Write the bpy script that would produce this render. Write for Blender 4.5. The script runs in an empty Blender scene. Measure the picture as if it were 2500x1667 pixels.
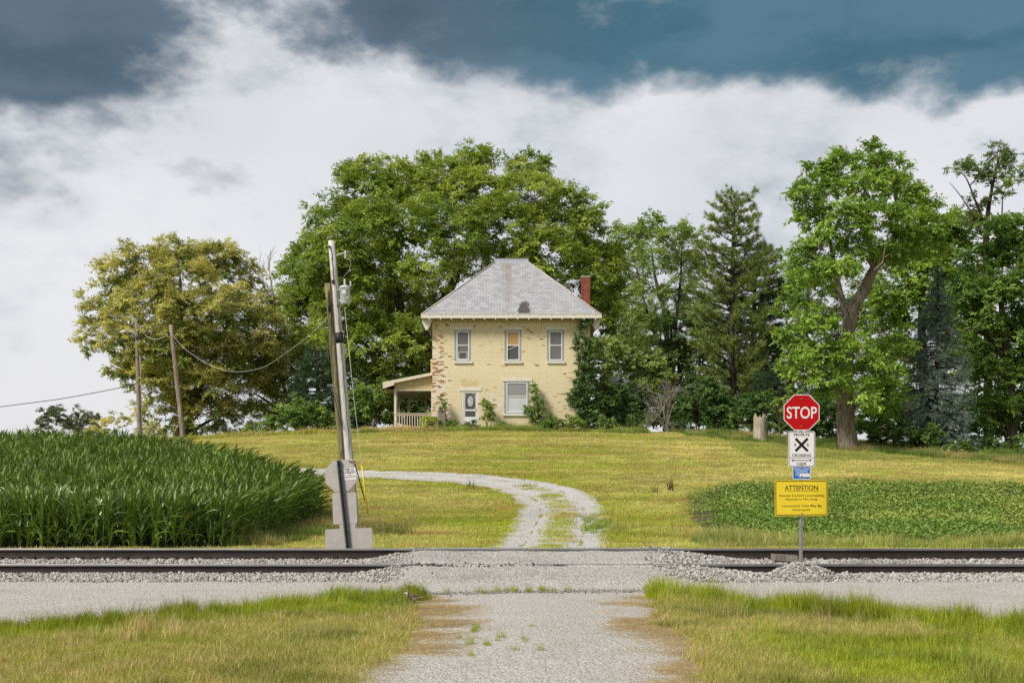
import bpy, bmesh, math, random
import numpy as np
from mathutils import Vector, Matrix, Euler

random.seed(7)
RNG = np.random.default_rng(11)
R = math.radians
scene = bpy.context.scene
COL = scene.collection

# ------------------------------------------------------------------ camera
F, CX, HY, ZC = 3000.0, 1250.0, 1180.0, 1.7      # focal length (px of the 2500 px photo), principal column, horizon row, eye height
cam_d = bpy.data.cameras.new('camera')
cam = bpy.data.objects.new('camera', cam_d)
COL.objects.link(cam)
cam.location = (0, 0, ZC)
cam.rotation_euler = (R(90), 0, 0)
cam_d.sensor_width = 36.0
cam_d.lens = 36.0 * F / 2500.0
cam_d.shift_y = (HY - 833.5) / 2500.0
cam_d.clip_start = 0.1
cam_d.clip_end = 5000
scene.camera = cam

# ------------------------------------------------------------------ world, sun, exposure
EXPOSURE = 1.48
SKY_GAIN = 0.285
SUN_STRENGTH = 1.75
SUN_DIR = Vector((-0.62, -0.55, 0.80)).normalized()          # towards the sun: behind the camera, to the left
vs = scene.view_settings
vs.view_transform = 'Standard'
vs.look = 'None'
vs.exposure = EXPOSURE
vs.gamma = 1.0
vs.use_curve_mapping = False
scene.render.engine = 'CYCLES'
scene.cycles.use_denoising = False
scene.cycles.max_bounces = 6
scene.cycles.diffuse_bounces = 3
scene.cycles.glossy_bounces = 2
scene.cycles.transmission_bounces = 4
scene.cycles.transparent_max_bounces = 6
scene.cycles.sample_clamp_indirect = 6.0

sun_d = bpy.data.lights.new('sun', 'SUN')
sun_d.energy = SUN_STRENGTH
sun_d.angle = R(18)
sun_d.color = (1.0, 0.94, 0.84)
sun_o = bpy.data.objects.new('sun', sun_d)
COL.objects.link(sun_o)
sun_o.rotation_euler = SUN_DIR.to_track_quat('Z', 'Y').to_euler()
sun_o.location = (-20, -20, 40)


class NT:
    """small helper around a node tree"""
    def __init__(s, nt):
        s.nt = nt
        s.n = nt.nodes
        s.l = nt.links

    def new(s, t, **kw):
        n = s.n.new(t)
        for k, v in kw.items():
            setattr(n, k, v)
        return n

    def put(s, sock, v):
        if isinstance(v, bpy.types.NodeSocket):
            s.l.new(v, sock)
        elif v is not None:
            if isinstance(v, (tuple, list)) and len(v) == 3 and sock.type == 'RGBA':
                v = (*v, 1)
            sock.default_value = v

    def math(s, op, a, b=None, c=None, clamp=False):
        n = s.new('ShaderNodeMath', operation=op, use_clamp=clamp)
        s.put(n.inputs[0], a)
        if b is not None:
            s.put(n.inputs[1], b)
        if c is not None:
            s.put(n.inputs[2], c)
        return n.outputs[0]

    def vmath(s, op, a, b=None):
        n = s.new('ShaderNodeVectorMath', operation=op)
        s.put(n.inputs[0], a)
        if b is not None:
            s.put(n.inputs[1], b)
        return n.outputs[0]

    def noise(s, vec, scale, detail=4, rough=0.55, dist=0.0, col=False):
        n = s.new('ShaderNodeTexNoise')
        if vec is not None:
            s.put(n.inputs['Vector'], vec)
        n.inputs['Scale'].default_value = scale
        n.inputs['Detail'].default_value = detail
        n.inputs['Roughness'].default_value = rough
        n.inputs['Distortion'].default_value = dist
        return n.outputs['Color' if col else 'Fac']

    def ramp(s, f, stops, interp='LINEAR'):
        n = s.new('ShaderNodeValToRGB')
        n.color_ramp.interpolation = interp
        e = n.color_ramp.elements
        while len(e) < len(stops):
            e.new(0.5)
        for el, (p, c) in zip(e, stops):
            el.position = p
            el.color = (*c, 1) if isinstance(c, (tuple, list)) else (c, c, c, 1)
        s.put(n.inputs[0], f)
        return n.outputs[0]

    def step(s, f, a, b, lo=0.0, hi=1.0, smooth=True):
        n = s.new('ShaderNodeMapRange')
        n.interpolation_type = 'SMOOTHSTEP' if smooth else 'LINEAR'
        s.put(n.inputs[0], f)
        for i, v in zip((1, 2, 3, 4), (a, b, lo, hi)):
            s.put(n.inputs[i], v)
        return n.outputs[0]

    def mix(s, f, a, b, mode='MIX'):
        n = s.new('ShaderNodeMix', data_type='RGBA', blend_type=mode)
        s.put(n.inputs[0], f)
        s.put(n.inputs[6], a)
        s.put(n.inputs[7], b)
        return n.outputs[2]

    def sep(s, v):
        n = s.new('ShaderNodeSeparateXYZ')
        s.put(n.inputs[0], v)
        return n.outputs

    def comb(s, x, y, z):
        n = s.new('ShaderNodeCombineXYZ')
        for i, v in enumerate((x, y, z)):
            s.put(n.inputs[i], v)
        return n.outputs[0]


world = bpy.data.worlds.new('World')
scene.world = world
world.use_nodes = True
world.cycles.sampling_method = 'NONE'          # an even overcast: rays that leave the scene find it well enough


def build_sky():
    t = NT(world.node_tree)
    t.n.clear()
    out = t.new('ShaderNodeOutputWorld')
    sky = t.new('ShaderNodeTexSky')
    sky.sky_type = 'NISHITA'
    sky.sun_disc = False
    sky.sun_elevation = math.asin(SUN_DIR.z)
    sky.sun_rotation = math.atan2(SUN_DIR.x, SUN_DIR.y)
    bg_sky = t.new('ShaderNodeBackground')
    t.put(bg_sky.inputs[0], sky.outputs[0])
    bg_sky.inputs[1].default_value = 0.06
    co = t.new('ShaderNodeTexCoord').outputs['Generated']
    x, y, z = t.sep(co)[0:3]
    u = t.math('ARCTAN2', x, y)
    v = t.math('ARCSINE', z)
    # cloud noise: the layer is seen from below, so it stretches sideways towards the horizon
    nv = t.comb(x, y, t.math('MULTIPLY', z, 1.8))
    wn = t.new('ShaderNodeTexNoise')
    t.put(wn.inputs['Vector'], nv)
    wn.inputs['Scale'].default_value = 7.0
    wn.inputs['Detail'].default_value = 5.0
    wn.inputs['Roughness'].default_value = 0.60
    wc = t.sep(wn.outputs['Color'])
    n1 = wn.outputs['Fac']
    u2 = t.math('ADD', u, t.math('MULTIPLY', t.math('SUBTRACT', wc[1], 0.5), 0.22))
    v2 = t.math('ADD', v, t.math('MULTIPLY', t.math('SUBTRACT', wc[2], 0.5), 0.095))
    n2 = t.noise(nv, 2.6, 2, 0.5)
    n3 = t.noise(nv, 17.0, 5, 0.62)
    # the dark masses: (column, row, half width, half height, weight)
    blobs = [(80, 60, 440, 260, 1.15), (330, 70, 250, 170, .75), (600, -10, 190, 90, .62), (760, 50, 120, 80, .5),
             (1010, 20, 330, 120, .85), (1350, 90, 480, 165, .95), (1780, 60, 560, 165, 1.05), (2330, 30, 560, 180, 1.2),
             (2540, 175, 400, 95, .95), (1740, 190, 230, 60, .55),
             (465, 425, 130, 55, .42), (60, 440, 190, 80, .32), (700, 415, 120, 55, .30)]
    field = None
    for px, py, rx, ry, w in blobs:
        uu = math.atan((px - CX) / F)
        vv = math.atan((HY - py) / math.hypot(F, px - CX))
        du = t.math('MULTIPLY_ADD', u2, F / rx, -uu * F / rx)
        dv = t.math('MULTIPLY_ADD', v2, F / ry, -vv * F / ry)
        d2 = t.math('MULTIPLY_ADD', du, du, t.math('MULTIPLY', dv, dv))
        b = t.math('MULTIPLY_ADD', d2, -w, w)
        field = b if field is None else t.math('MAXIMUM', field, b)
    # overhead and round about the layer goes on in the same way, broken by noise
    over = t.math('MULTIPLY', t.step(v2, 0.38, 0.50), 0.5)
    side = t.math('MULTIPLY', t.math('MULTIPLY', t.step(t.math('ABSOLUTE', u2), 0.45, 0.6), t.step(v2, 0.27, 0.36)), 0.5)
    field = t.math('MAXIMUM', field, t.math('MAXIMUM', over, side))
    field = t.math('MAXIMUM', field, -0.1)
    f = t.math('MULTIPLY_ADD', t.math('SUBTRACT', n1, 0.5), 1.5, field)
    f = t.math('MULTIPLY_ADD', t.math('SUBTRACT', n3, 0.5), 0.62, f)
    dens = t.step(f, 0.06, 0.86)
    # bright cloud sheet
    sheet = t.mix(t.step(n2, 0.30, 0.66), (0.640, 0.655, 0.690), (0.835, 0.835, 0.855))
    sheet = t.mix(t.step(v, 0.0, 0.25), t.mix(0.45, sheet, (0.73, 0.715, 0.735)), sheet)
    # thin grey veils lower down
    veil = t.math('MULTIPLY', t.step(n1, 0.46, 0.66), t.step(v, 0.04, 0.16))
    sheet = t.mix(t.math('MULTIPLY', veil, 0.42), sheet, (0.43, 0.46, 0.52))
    # dark cloud: blue-grey, tealer towards the right
    side_mix = t.step(u, -0.12, 0.10)
    dk1 = t.mix(side_mix, (0.062, 0.100, 0.140), (0.026, 0.100, 0.142))
    dk2 = t.mix(side_mix, (0.115, 0.165, 0.215), (0.095, 0.195, 0.262))
    st = t.noise(t.comb(t.math('MULTIPLY', u, 3.2), t.math('MULTIPLY', v2, 15.0), 0.0), 1.0, 2, 0.5)
    tone = t.math('MULTIPLY_ADD', st, 0.6, t.math('MULTIPLY', n1, 0.4))
    dark = t.mix(t.step(tone, 0.40, 0.60), dk1, dk2)
    dark = t.mix(t.step(f, 0.7, 1.3, 0.5, 0.0), dark, dk2)
    col = t.mix(dens, sheet, dark)
    below = t.step(v, -0.05, 0.0)
    col = t.mix(below, (0.20, 0.20, 0.16), col)
    bg = t.new('ShaderNodeBackground')
    t.put(bg.inputs[0], col)
    bg.inputs[1].default_value = SKY_GAIN * 1.28
    ms = t.new('ShaderNodeMixShader')
    ms.inputs[0].default_value = 0.95          # cloud cover
    t.l.new(bg_sky.outputs[0], ms.inputs[1])
    t.l.new(bg.outputs[0], ms.inputs[2])
    t.l.new(ms.outputs[0], out.inputs[0])


build_sky()


# ------------------------------------------------------------------ helpers
def W(px, py, Y):
    """photo pixel at distance Y -> world point"""
    return Vector(((px - CX) * Y / F, Y, ZC + (HY - py) * Y / F))


_T = np.random.default_rng(5).random((256, 256))


def vnoise(x, y, s=1.0, oct=4, seed=0):
    """value-noise fBm in 0..1"""
    x = np.asarray(x, float) * s + 17.3 * seed + 400
    y = np.asarray(y, float) * s + 9.1 * seed + 400
    tot = 0
    amp = 1.0
    norm = 0
    for o in range(oct):
        xi = np.floor(x).astype(int)
        yi = np.floor(y).astype(int)
        fx = x - xi
        fy = y - yi
        fx = fx * fx * (3 - 2 * fx)
        fy = fy * fy * (3 - 2 * fy)
        a = _T[xi % 256, yi % 256]
        b = _T[(xi + 1) % 256, yi % 256]
        c = _T[xi % 256, (yi + 1) % 256]
        d = _T[(xi + 1) % 256, (yi + 1) % 256]
        tot = tot + amp * ((a * (1 - fx) + b * fx) * (1 - fy) + (c * (1 - fx) + d * fx) * fy)
        norm += amp
        amp *= 0.5
        x = x * 2.03 + 31.7
        y = y * 2.03 + 12.9
    return tot / norm


def sstep(x, a, b):
    t = np.clip((np.asarray(x, float) - a) / (b - a), 0, 1)
    return t * t * (3 - 2 * t)


def tag(o, label=None, cat=None, group=None, kind=None):
    if label:
        o['label'] = label
    if cat:
        o['category'] = cat
    if group:
        o['group'] = group
    if kind:
        o['kind'] = kind
    return o


def empty(name, loc=(0, 0, 0), rot=(0, 0, 0), parent=None):
    o = bpy.data.objects.new(name, None)
    o.location = loc
    o.rotation_euler = rot
    o.empty_display_size = 0.2
    if parent is not None:
        o.parent = parent
    COL.objects.link(o)
    return o


def link_mesh(name, me, parent=None, loc=(0, 0, 0), rot=(0, 0, 0)):
    o = bpy.data.objects.new(name, me)
    o.location = loc
    o.rotation_euler = rot
    if parent is not None:
        o.parent = parent
    COL.objects.link(o)
    return o


def np_mesh(name, verts, faces, mat=None, col=None, smooth=False, attrs=None):
    """verts (N,3), faces (M,k) constant k; col (N,3) point colours; attrs: {name: (N,)}"""
    verts = np.ascontiguousarray(verts, dtype=np.float32)
    faces = np.ascontiguousarray(faces, dtype=np.int32)
    me = bpy.data.meshes.new(name)
    me.vertices.add(len(verts))
    me.vertices.foreach_set('co', verts.ravel())
    k = faces.shape[1]
    me.loops.add(faces.size)
    me.loops.foreach_set('vertex_index', faces.ravel())
    me.polygons.add(len(faces))
    me.polygons.foreach_set('loop_start', np.arange(0, faces.size, k, dtype=np.int32))
    me.polygons.foreach_set('loop_total', np.full(len(faces), k, dtype=np.int32))
    me.polygons.foreach_set('use_smooth', np.full(len(faces), bool(smooth)))
    me.update(calc_edges=True)
    if col is not None:
        a = me.attributes.new('Col', 'FLOAT_COLOR', 'POINT')
        c = np.ones((len(verts), 4), np.float32)
        c[:, :3] = col
        a.data.foreach_set('color', c.ravel())
    for k2, v2 in (attrs or {}).items():
        a = me.attributes.new(k2, 'FLOAT', 'POINT')
        a.data.foreach_set('value', np.ascontiguousarray(v2, dtype=np.float32))
    if mat is not None:
        me.materials.append(mat)
    return me


class MB:
    """collects simple shapes into one mesh"""
    def __init__(s):
        s.v = []
        s.f = []
        s.c = []
        s.sm = []

    def add(s, vs, fs, col=None, smooth=False):
        b = len(s.v)
        s.v += [tuple(p) for p in vs]
        s.f += [tuple(b + i for i in f) for f in fs]
        s.sm += [smooth] * len(fs)
        s.c += [col or (1, 1, 1)] * len(vs)
        return s

    def box(s, x0, x1, y0, y1, z0, z1, col=None, m=None):
        p = [(x0, y0, z0), (x1, y0, z0), (x1, y1, z0), (x0, y1, z0), (x0, y0, z1), (x1, y0, z1), (x1, y1, z1), (x0, y1, z1)]
        if m is not None:
            p = [m @ Vector(q) for q in p]
        return s.add(p, [(0, 3, 2, 1), (4, 5, 6, 7), (0, 1, 5, 4), (1, 2, 6, 5), (2, 3, 7, 6), (3, 0, 4, 7)], col)

    def tube(s, pts, rad, seg=8, col=None, cap=True, wob=0.0):
        pts = [Vector(p) for p in pts]
        n = len(pts)
        if not hasattr(rad, '__len__'):
            rad = [rad] * n
        vs, fs = [], []
        prev = None
        for i, p in enumerate(pts):
            d = (pts[min(i + 1, n - 1)] - pts[max(i - 1, 0)])
            if d.length < 1e-9:
                d = Vector((0, 0, 1))
            d.normalize()
            if prev is None:
                a = d.cross(Vector((0.31, 0.95, 0.05)))
                if a.length < 1e-3:
                    a = d.cross(Vector((1, 0, 0)))
            else:
                a = prev - d * prev.dot(d)
            a.normalize()
            prev = a
            b = d.cross(a)
            for k in range(seg):
                t = 2 * math.pi * k / seg
                r = rad[i] * (1 + (random.uniform(-wob, wob) if wob else 0))
                vs.append(p + a * math.cos(t) * r + b * math.sin(t) * r)
        for i in range(n - 1):
            for k in range(seg):
                k2 = (k + 1) % seg
                fs.append((i * seg + k, i * seg + k2, (i + 1) * seg + k2, (i + 1) * seg + k))
        s.add(vs, fs, col, smooth=seg > 4)
        if cap:
            b = len(s.v) - len(vs)
            s.f.append(tuple(b + k for k in reversed(range(seg))))
            s.f.append(tuple(b + (n - 1) * seg + k for k in range(seg)))
            s.sm += [False, False]
        return s

    def lathe(s, prof, seg=12, axis_m=None, col=None):
        """profile [(r, z)] turned about z"""
        vs, fs = [], []
        for r, z in prof:
            for k in range(seg):
                t = 2 * math.pi * k / seg
                vs.append(Vector((r * math.cos(t), r * math.sin(t), z)))
        if axis_m is not None:
            vs = [axis_m @ v for v in vs]
        for i in range(len(prof) - 1):
            for k in range(seg):
                k2 = (k + 1) % seg
                fs.append((i * seg + k, i * seg + k2, (i + 1) * seg + k2, (i + 1) * seg + k))
        s.add(vs, fs, col, smooth=True)
        b = len(s.v) - len(vs)
        s.f.append(tuple(b + k for k in reversed(range(seg))))
        s.f.append(tuple(b + (len(prof) - 1) * seg + k for k in range(seg)))
        s.sm += [False, False]
        return s

    def prism(s, poly, y0, y1, col=None, m=None):
        """poly [(x, z)] anticlockwise seen from -y, extruded from y0 to y1"""
        n = len(poly)
        vs = [Vector((x, y0, z)) for x, z in poly] + [Vector((x, y1, z)) for x, z in poly]
        if m is not None:
            vs = [m @ v for v in vs]
        fs = [tuple(range(n)), tuple(n + i for i in reversed(range(n)))]
        fs += [(i, n + i, n + (i + 1) % n, (i + 1) % n) for i in range(n)]
        return s.add(vs, fs, col)

    def mesh(s, name, mat, smooth_angle=None):
        me = bpy.data.meshes.new(name)
        me.from_pydata(s.v, [], s.f)
        me.polygons.foreach_set('use_smooth', s.sm)
        a = me.attributes.new('Col', 'FLOAT_COLOR', 'POINT')
        c = np.ones((len(s.v), 4), np.float32)
        c[:, :3] = np.array(s.c, np.float32)
        a.data.foreach_set('color', c.ravel())
        if mat is not None:
            me.materials.append(mat)
        bm = bmesh.new()
        bm.from_mesh(me)
        bmesh.ops.recalc_face_normals(bm, faces=bm.faces)
        bm.to_mesh(me)
        bm.free()
        return me

    def build(s, name, mat, parent=None, loc=(0, 0, 0), rot=(0, 0, 0)):
        return link_mesh(name, s.mesh(name, mat), parent, loc, rot)


# ------------------------------------------------------------------ materials
MATS = {}


def new_mat(name):
    m = bpy.data.materials.new(name)
    m.use_nodes = True
    t = NT(m.node_tree)
    b = t.n['Principled BSDF']
    MATS[name] = m
    return m, t, b


def simple(name, col, rough=0.6, metal=0.0, var=0.12, scale=6.0, bump=0.0, bscale=40.0, spec=0.4, dirt=None, dirt_amt=0.0, dscale=2.0):
    m, t, b = new_mat(name)
    pos = t.new('ShaderNodeNewGeometry').outputs['Position']
    n = t.noise(pos, scale, 5, 0.6)
    c = t.mix(t.step(n, 0.3, 0.7), tuple(max(0, k * (1 - var)) for k in col), tuple(min(1, k * (1 + var)) for k in col))
    if dirt:
        n2 = t.noise(pos, dscale, 6, 0.65)
        c = t.mix(t.step(n2, 0.62 - dirt_amt, 0.75), c, dirt)
    t.put(b.inputs['Base Color'], c)
    b.inputs['Roughness'].default_value = rough
    b.inputs['Metallic'].default_value = metal
    b.inputs['Specular IOR Level'].default_value = spec
    if bump:
        bn = t.new('ShaderNodeBump')
        bn.inputs['Strength'].default_value = bump
        bn.inputs['Distance'].default_value = 0.01
        t.put(bn.inputs['Height'], t.noise(pos, bscale, 6, 0.65))
        t.put(b.inputs['Normal'], bn.outputs[0])
    return m


def leaf_mat(name, trans=0.35, rough=0.5, spec=0.35, instancer=False, gain=(1, 1, 1)):
    """leaf: own colour from the mesh (and the tint of its instance), some light passes through"""
    m, t, b = new_mat(name)
    a = t.new('ShaderNodeAttribute', attribute_name='Col')
    c = a.outputs['Color']
    if instancer:
        i = t.new('ShaderNodeAttribute', attribute_name='tint', attribute_type='INSTANCER')
        c = t.mix(1.0, c, i.outputs['Color'], 'MULTIPLY')
    if gain != (1, 1, 1):
        c = t.mix(1.0, c, gain, 'MULTIPLY')
    t.put(b.inputs['Base Color'], c)
    b.inputs['Roughness'].default_value = rough
    b.inputs['Specular IOR Level'].default_value = spec
    tr = t.new('ShaderNodeBsdfTranslucent')
    t.put(tr.inputs[0], t.mix(1.0, c, (1.1, 1.06, 0.72), 'MULTIPLY'))
    ms = t.new('ShaderNodeMixShader')
    ms.inputs[0].default_value = trans
    t.l.new(b.outputs[0], ms.inputs[1])
    t.l.new(tr.outputs[0], ms.inputs[2])
    t.l.new(ms.outputs[0], t.n['Material Output'].inputs[0])
    return m


def bark_mat(name, c1, c2, vscale=1.0, spec=0.2):
    m, t, b = new_mat(name)
    pos = t.new('ShaderNodeNewGeometry').outputs['Position']
    v = t.vmath('MULTIPLY', pos, (9 * vscale, 9 * vscale, 1.6 * vscale))
    n = t.noise(v, 1.6, 7, 0.65, 0.4)
    n2 = t.noise(pos, 1.3, 4, 0.6)
    c = t.mix(t.step(n, 0.36, 0.66), c1, c2)
    c = t.mix(t.math('MULTIPLY', t.step(n2, 0.45, 0.75), 0.5), c, tuple(k * 0.7 for k in c1))
    t.put(b.inputs['Base Color'], c)
    b.inputs['Roughness'].default_value = 0.9
    b.inputs['Specular IOR Level'].default_value = spec
    bn = t.new('ShaderNodeBump')
    bn.inputs['Strength'].default_value = 0.9
    bn.inputs['Distance'].default_value = 0.04
    t.put(bn.inputs['Height'], n)
    t.put(b.inputs['Normal'], bn.outputs[0])
    return m


# ------------------------------------------------------------------ terrain height
_PY = np.array([0, 30, 34, 40, 45, 50, 55, 60, 65, 69, 73, 80, 100, 150, 300, 900, 4000.])
_PZ = np.array([0, 0.0, 0.10, 0.62, 1.22, 1.92, 2.72, 3.48, 4.18, 4.66, 4.86, 4.92, 4.9, 4.6, 4.0, 3.0, 0.0])
_yy = np.linspace(0, 160, 1601)
_zz = np.interp(_yy, _PY, _PZ)
_k = np.ones(41) / 41
_zz = np.convolve(np.pad(_zz, 20, mode='edge'), _k, 'valid')


def terrain(X, Y):
    X = np.asarray(X, float)
    Y = np.asarray(Y, float)
    p = np.where(Y < 150, np.interp(Y, _yy, _zz), np.interp(Y, _PY, _PZ))
    lat = 1 - 0.5 * (1 - np.exp(-2 * (X / 52.0) ** 2))
    z = p * lat
    z = z + (vnoise(X, Y, 0.25, 3, 2) - 0.5) * 0.14 * sstep(Y, 29, 36)
    return z


def tz(x, y):
    return float(terrain(np.array([x]), np.array([y]))[0])
# ------------------------------------------------------------------ ground sheet
def grid_mesh(name, xs, ys, z, mat, keep=None, attrs=None, smooth=True, jitter=0.0):
    X, Y = np.meshgrid(xs, ys)
    Z = z if isinstance(z, np.ndarray) else z(X, Y)
    nx, ny = len(xs), len(ys)
    V = np.stack([X, Y, Z], -1).reshape(-1, 3)
    i = (np.arange(ny - 1)[:, None] * nx + np.arange(nx - 1)[None, :]).reshape(-1)
    Fc = np.stack([i, i + 1, i + nx + 1, i + nx], -1)
    if keep is not None:
        k = keep.reshape(-1)
        Fc = Fc[k[Fc].all(1)]
        used = np.unique(Fc)
        remap = np.full(len(V), -1)
        remap[used] = np.arange(len(used))
        V = V[used]
        Fc = remap[Fc]
        attrs = {a: b.reshape(-1)[used] for a, b in (attrs or {}).items()}
    else:
        attrs = {a: b.reshape(-1) for a, b in (attrs or {}).items()}
    return np_mesh(name, V, Fc, mat, smooth=smooth, attrs=attrs)


def ground_mat():
    m, t, b = new_mat('meadow_soil')
    pos = t.new('ShaderNodeNewGeometry').outputs['Position']
    x, y, z = t.sep(pos)[0:3]
    st = t.comb(t.math('MULTIPLY', x, 0.35), y, 0.0)
    n1 = t.noise(st, 0.8, 6, 0.6, 0.3)
    n2 = t.noise(pos, 7.0, 6, 0.7)
    c = t.mix(t.step(n1, 0.36, 0.62), (0.250, 0.255, 0.055), (0.370, 0.320, 0.125))
    c = t.mix(t.math('MULTIPLY', t.step(n2, 0.4, 0.7), 0.6), c, (0.120, 0.110, 0.030))
    t.put(b.inputs['Base Color'], c)
    b.inputs['Roughness'].default_value = 0.95
    b.inputs['Specular IOR Level'].default_value = 0.1
    bn = t.new('ShaderNodeBump')
    bn.inputs['Strength'].default_value = 0.7
    bn.inputs['Distance'].default_value = 0.05
    t.put(bn.inputs['Height'], n2)
    t.put(b.inputs['Normal'], bn.outputs[0])
    return m


def gravel_mat(name, c_lo, c_hi, straw=(0.40, 0.31, 0.17), scale=42.0, bump=0.8, patch=(0.30, 0.29, 0.275)):
    """crushed stone: voronoi chips; 'edge' mesh attribute brings dry straw and dirt in towards the verge"""
    m, t, b = new_mat(name)
    pos = t.new('ShaderNodeNewGeometry').outputs['Position']
    vo = t.new('ShaderNodeTexVoronoi')
    vo.inputs['Scale'].default_value = scale
    t.put(vo.inputs['Vector'], pos)
    vo2 = t.new('ShaderNodeTexVoronoi')
    vo2.inputs['Scale'].default_value = scale * 0.37
    t.put(vo2.inputs['Vector'], pos)
    chip = t.sep(vo.outputs['Color'])[0]
    c = t.mix(chip, c_lo, c_hi)
    n = t.noise(pos, 1.1, 5, 0.65)
    c = t.mix(t.math('MULTIPLY', t.step(n, 0.48, 0.70), 0.55), c, patch)
    c = t.mix(t.math('MULTIPLY', t.step(vo.outputs['Distance'], 0.35, 0.7), 0.35), c, (0.10, 0.095, 0.085))
    e = t.new('ShaderNodeAttribute', attribute_name='edge').outputs['Fac']
    px, py, pz = t.sep(pos)[0:3]
    sn = t.noise(t.comb(t.math('MULTIPLY', px, 1.0), t.math('MULTIPLY', py, 4.0), 0.0), 2.4, 7, 0.7, 0.5)
    f = t.step(t.math('ADD', e, t.math('MULTIPLY', t.math('SUBTRACT', sn, 0.5), 1.6)), 0.45, 0.80)
    c = t.mix(t.math('MULTIPLY', f, 0.62), c, t.mix(t.step(sn, 0.4, 0.6), straw, tuple(k * 0.6 for k in straw)))
    t.put(b.inputs['Base Color'], c)
    b.inputs['Roughness'].default_value = 0.9
    b.inputs['Specular IOR Level'].default_value = 0.2
    bn = t.new('ShaderNodeBump')
    bn.inputs['Strength'].default_value = bump
    bn.inputs['Distance'].default_value = 0.02
    h = t.math('ADD', t.math('MULTIPLY', vo.outputs['Distance'], -1.0), t.math('MULTIPLY', vo2.outputs['Distance'], -0.8))
    t.put(bn.inputs['Height'], t.math('ADD', h, t.math('MULTIPLY', t.noise(pos, 9, 5, 0.6), 1.2)))
    t.put(b.inputs['Normal'], bn.outputs[0])
    return m


M_GROUND = ground_mat()
M_GRAVEL = gravel_mat('road_gravel', (0.37, 0.345, 0.315), (0.60, 0.565, 0.525), patch=(0.38, 0.345, 0.29))
M_DRIVE = gravel_mat('driveway_gravel', (0.44, 0.425, 0.40), (0.62, 0.60, 0.575), scale=30.0)
M_CROSSING = gravel_mat('crossing_gravel', (0.30, 0.285, 0.265), (0.53, 0.505, 0.475), patch=(0.26, 0.245, 0.225), scale=34.0)
M_BALLAST = gravel_mat('ballast_bed', (0.16, 0.15, 0.14), (0.36, 0.345, 0.325), scale=22.0, bump=1.0)


def track_profile(Y):
    return np.interp(Y, [19.2, 20.3, 21.1, 21.9, 22.75, 23.5, 24.3, 25.6], [-0.02, 0.02, 0.10, 0.12, 0.25, 0.29, 0.24, -0.06])


RAIL_N, RAIL_F = 21.6, 23.1            # distance of the two rails
TOP_N, TOP_F = 0.289, 0.483            # their running surfaces
MOUND = (4.95, 21.05)


def ballast_z(X, Y):
    z = track_profile(Y)
    # made-up crossing: fill up to the rail heads
    m = sstep(X, -2.9, -1.6) * (1 - sstep(X, 2.6, 4.6)) * sstep(Y, 19.9, 20.3) * (1 - sstep(Y, 25.4, 26.3))
    fill = np.interp(Y, [19.2, 19.8, 20.6, 21.5, 21.7, 22.4, 23.0, 23.2, 24.0, 25.6, 27], [0.0, 0.05, 0.16, 0.285, 0.29, 0.38, 0.476, 0.478, 0.44, 0.2, 0.0])
    gap = np.exp(-((Y - (RAIL_N + 0.095 + 0.02 * np.sin(X * 1.7))) / 0.08) ** 2) * 0.13 * (0.35 + vnoise(X, Y * 0, 1.1, 3, 7)) + np.exp(-((Y - (RAIL_F - 0.10)) / 0.075) ** 2) * 0.13
    gap = gap + np.exp(-((Y - (RAIL_N - 0.16 + 0.03 * np.sin(X * 2))) / 0.04) ** 2) * 0.09 * sstep(vnoise(X, Y * 0, 0.8, 2, 8), 0.40, 0.6)
    fill = fill - gap + (vnoise(X, Y, 1.5, 4, 3) - 0.5) * 0.05
    z = z * (1 - m) + np.maximum(fill, z * 0) * m
    # heap round the foot of the crossing sign
    d = np.hypot((X - MOUND[0]) / 0.72, (Y - MOUND[1]) / 0.62)
    z = np.maximum(z, 0.30 * np.clip(1.1 - d ** 1.2, 0, 1) + 0.03 - 0.3 * (d > 1.05))
    return z


def ballast_stone_zone(X, Y):
    """0 on the packed crossing, 1 on open ballast"""
    m = sstep(X, -2.7, -1.7) * (1 - sstep(X, 2.3, 3.6))
    lim = 20.35 + 0.35 * (vnoise(X, Y * 0, 0.35, 3, 4) - 0.5) * 2
    z = (1 - m) * sstep(Y, lim - 0.25, lim + 0.15)
    d = np.hypot((X - MOUND[0]) / 0.9, (Y - MOUND[1]) / 0.7)
    return np.maximum(z, sstep(1.1 - d, 0, 0.3))


# one ground sheet out to the horizon; finer where it is seen close
xs = np.concatenate([[-3000, -1500, -700, -350, -200, -130, -95], np.arange(-75, 75.1, 0.75), [95, 130, 200, 350, 700, 1500, 3000]])
ys = np.concatenate([[-400, -150, -60, -25, -10, 0], np.arange(4, 19.1, 0.75), np.arange(19.5, 28, 0.5), np.arange(28.5, 76, 0.4), np.arange(77, 110, 1.5),
                     [115, 125, 140, 160, 190, 230, 300, 400, 600, 1000, 1800, 3200, 4500]])


def ground_z(X, Y):
    z = terrain(X, Y)
    z = z - 0.14 * sstep(Y, 19.4, 20.2) * (1 - sstep(Y, 25.2, 26.0))
    return z


g = link_mesh('ground', grid_mesh('ground', xs, ys, ground_z, M_GROUND))
tag(g, 'mown meadow ground rising to the house', 'ground', kind='structure')

xb = np.arange(-19, 19.01, 0.09)
yb = np.concatenate([np.arange(19.7, 20.6, 0.1), np.arange(20.6, 23.6, 0.03), np.arange(23.6, 26.2, 0.12)])
Xb, Yb = np.meshgrid(xb, yb)
Zb = ballast_z(Xb, Yb) + (vnoise(Xb, Yb, 5, 3, 1) - 0.5) * 0.03 * ballast_stone_zone(Xb, Yb)
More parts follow.
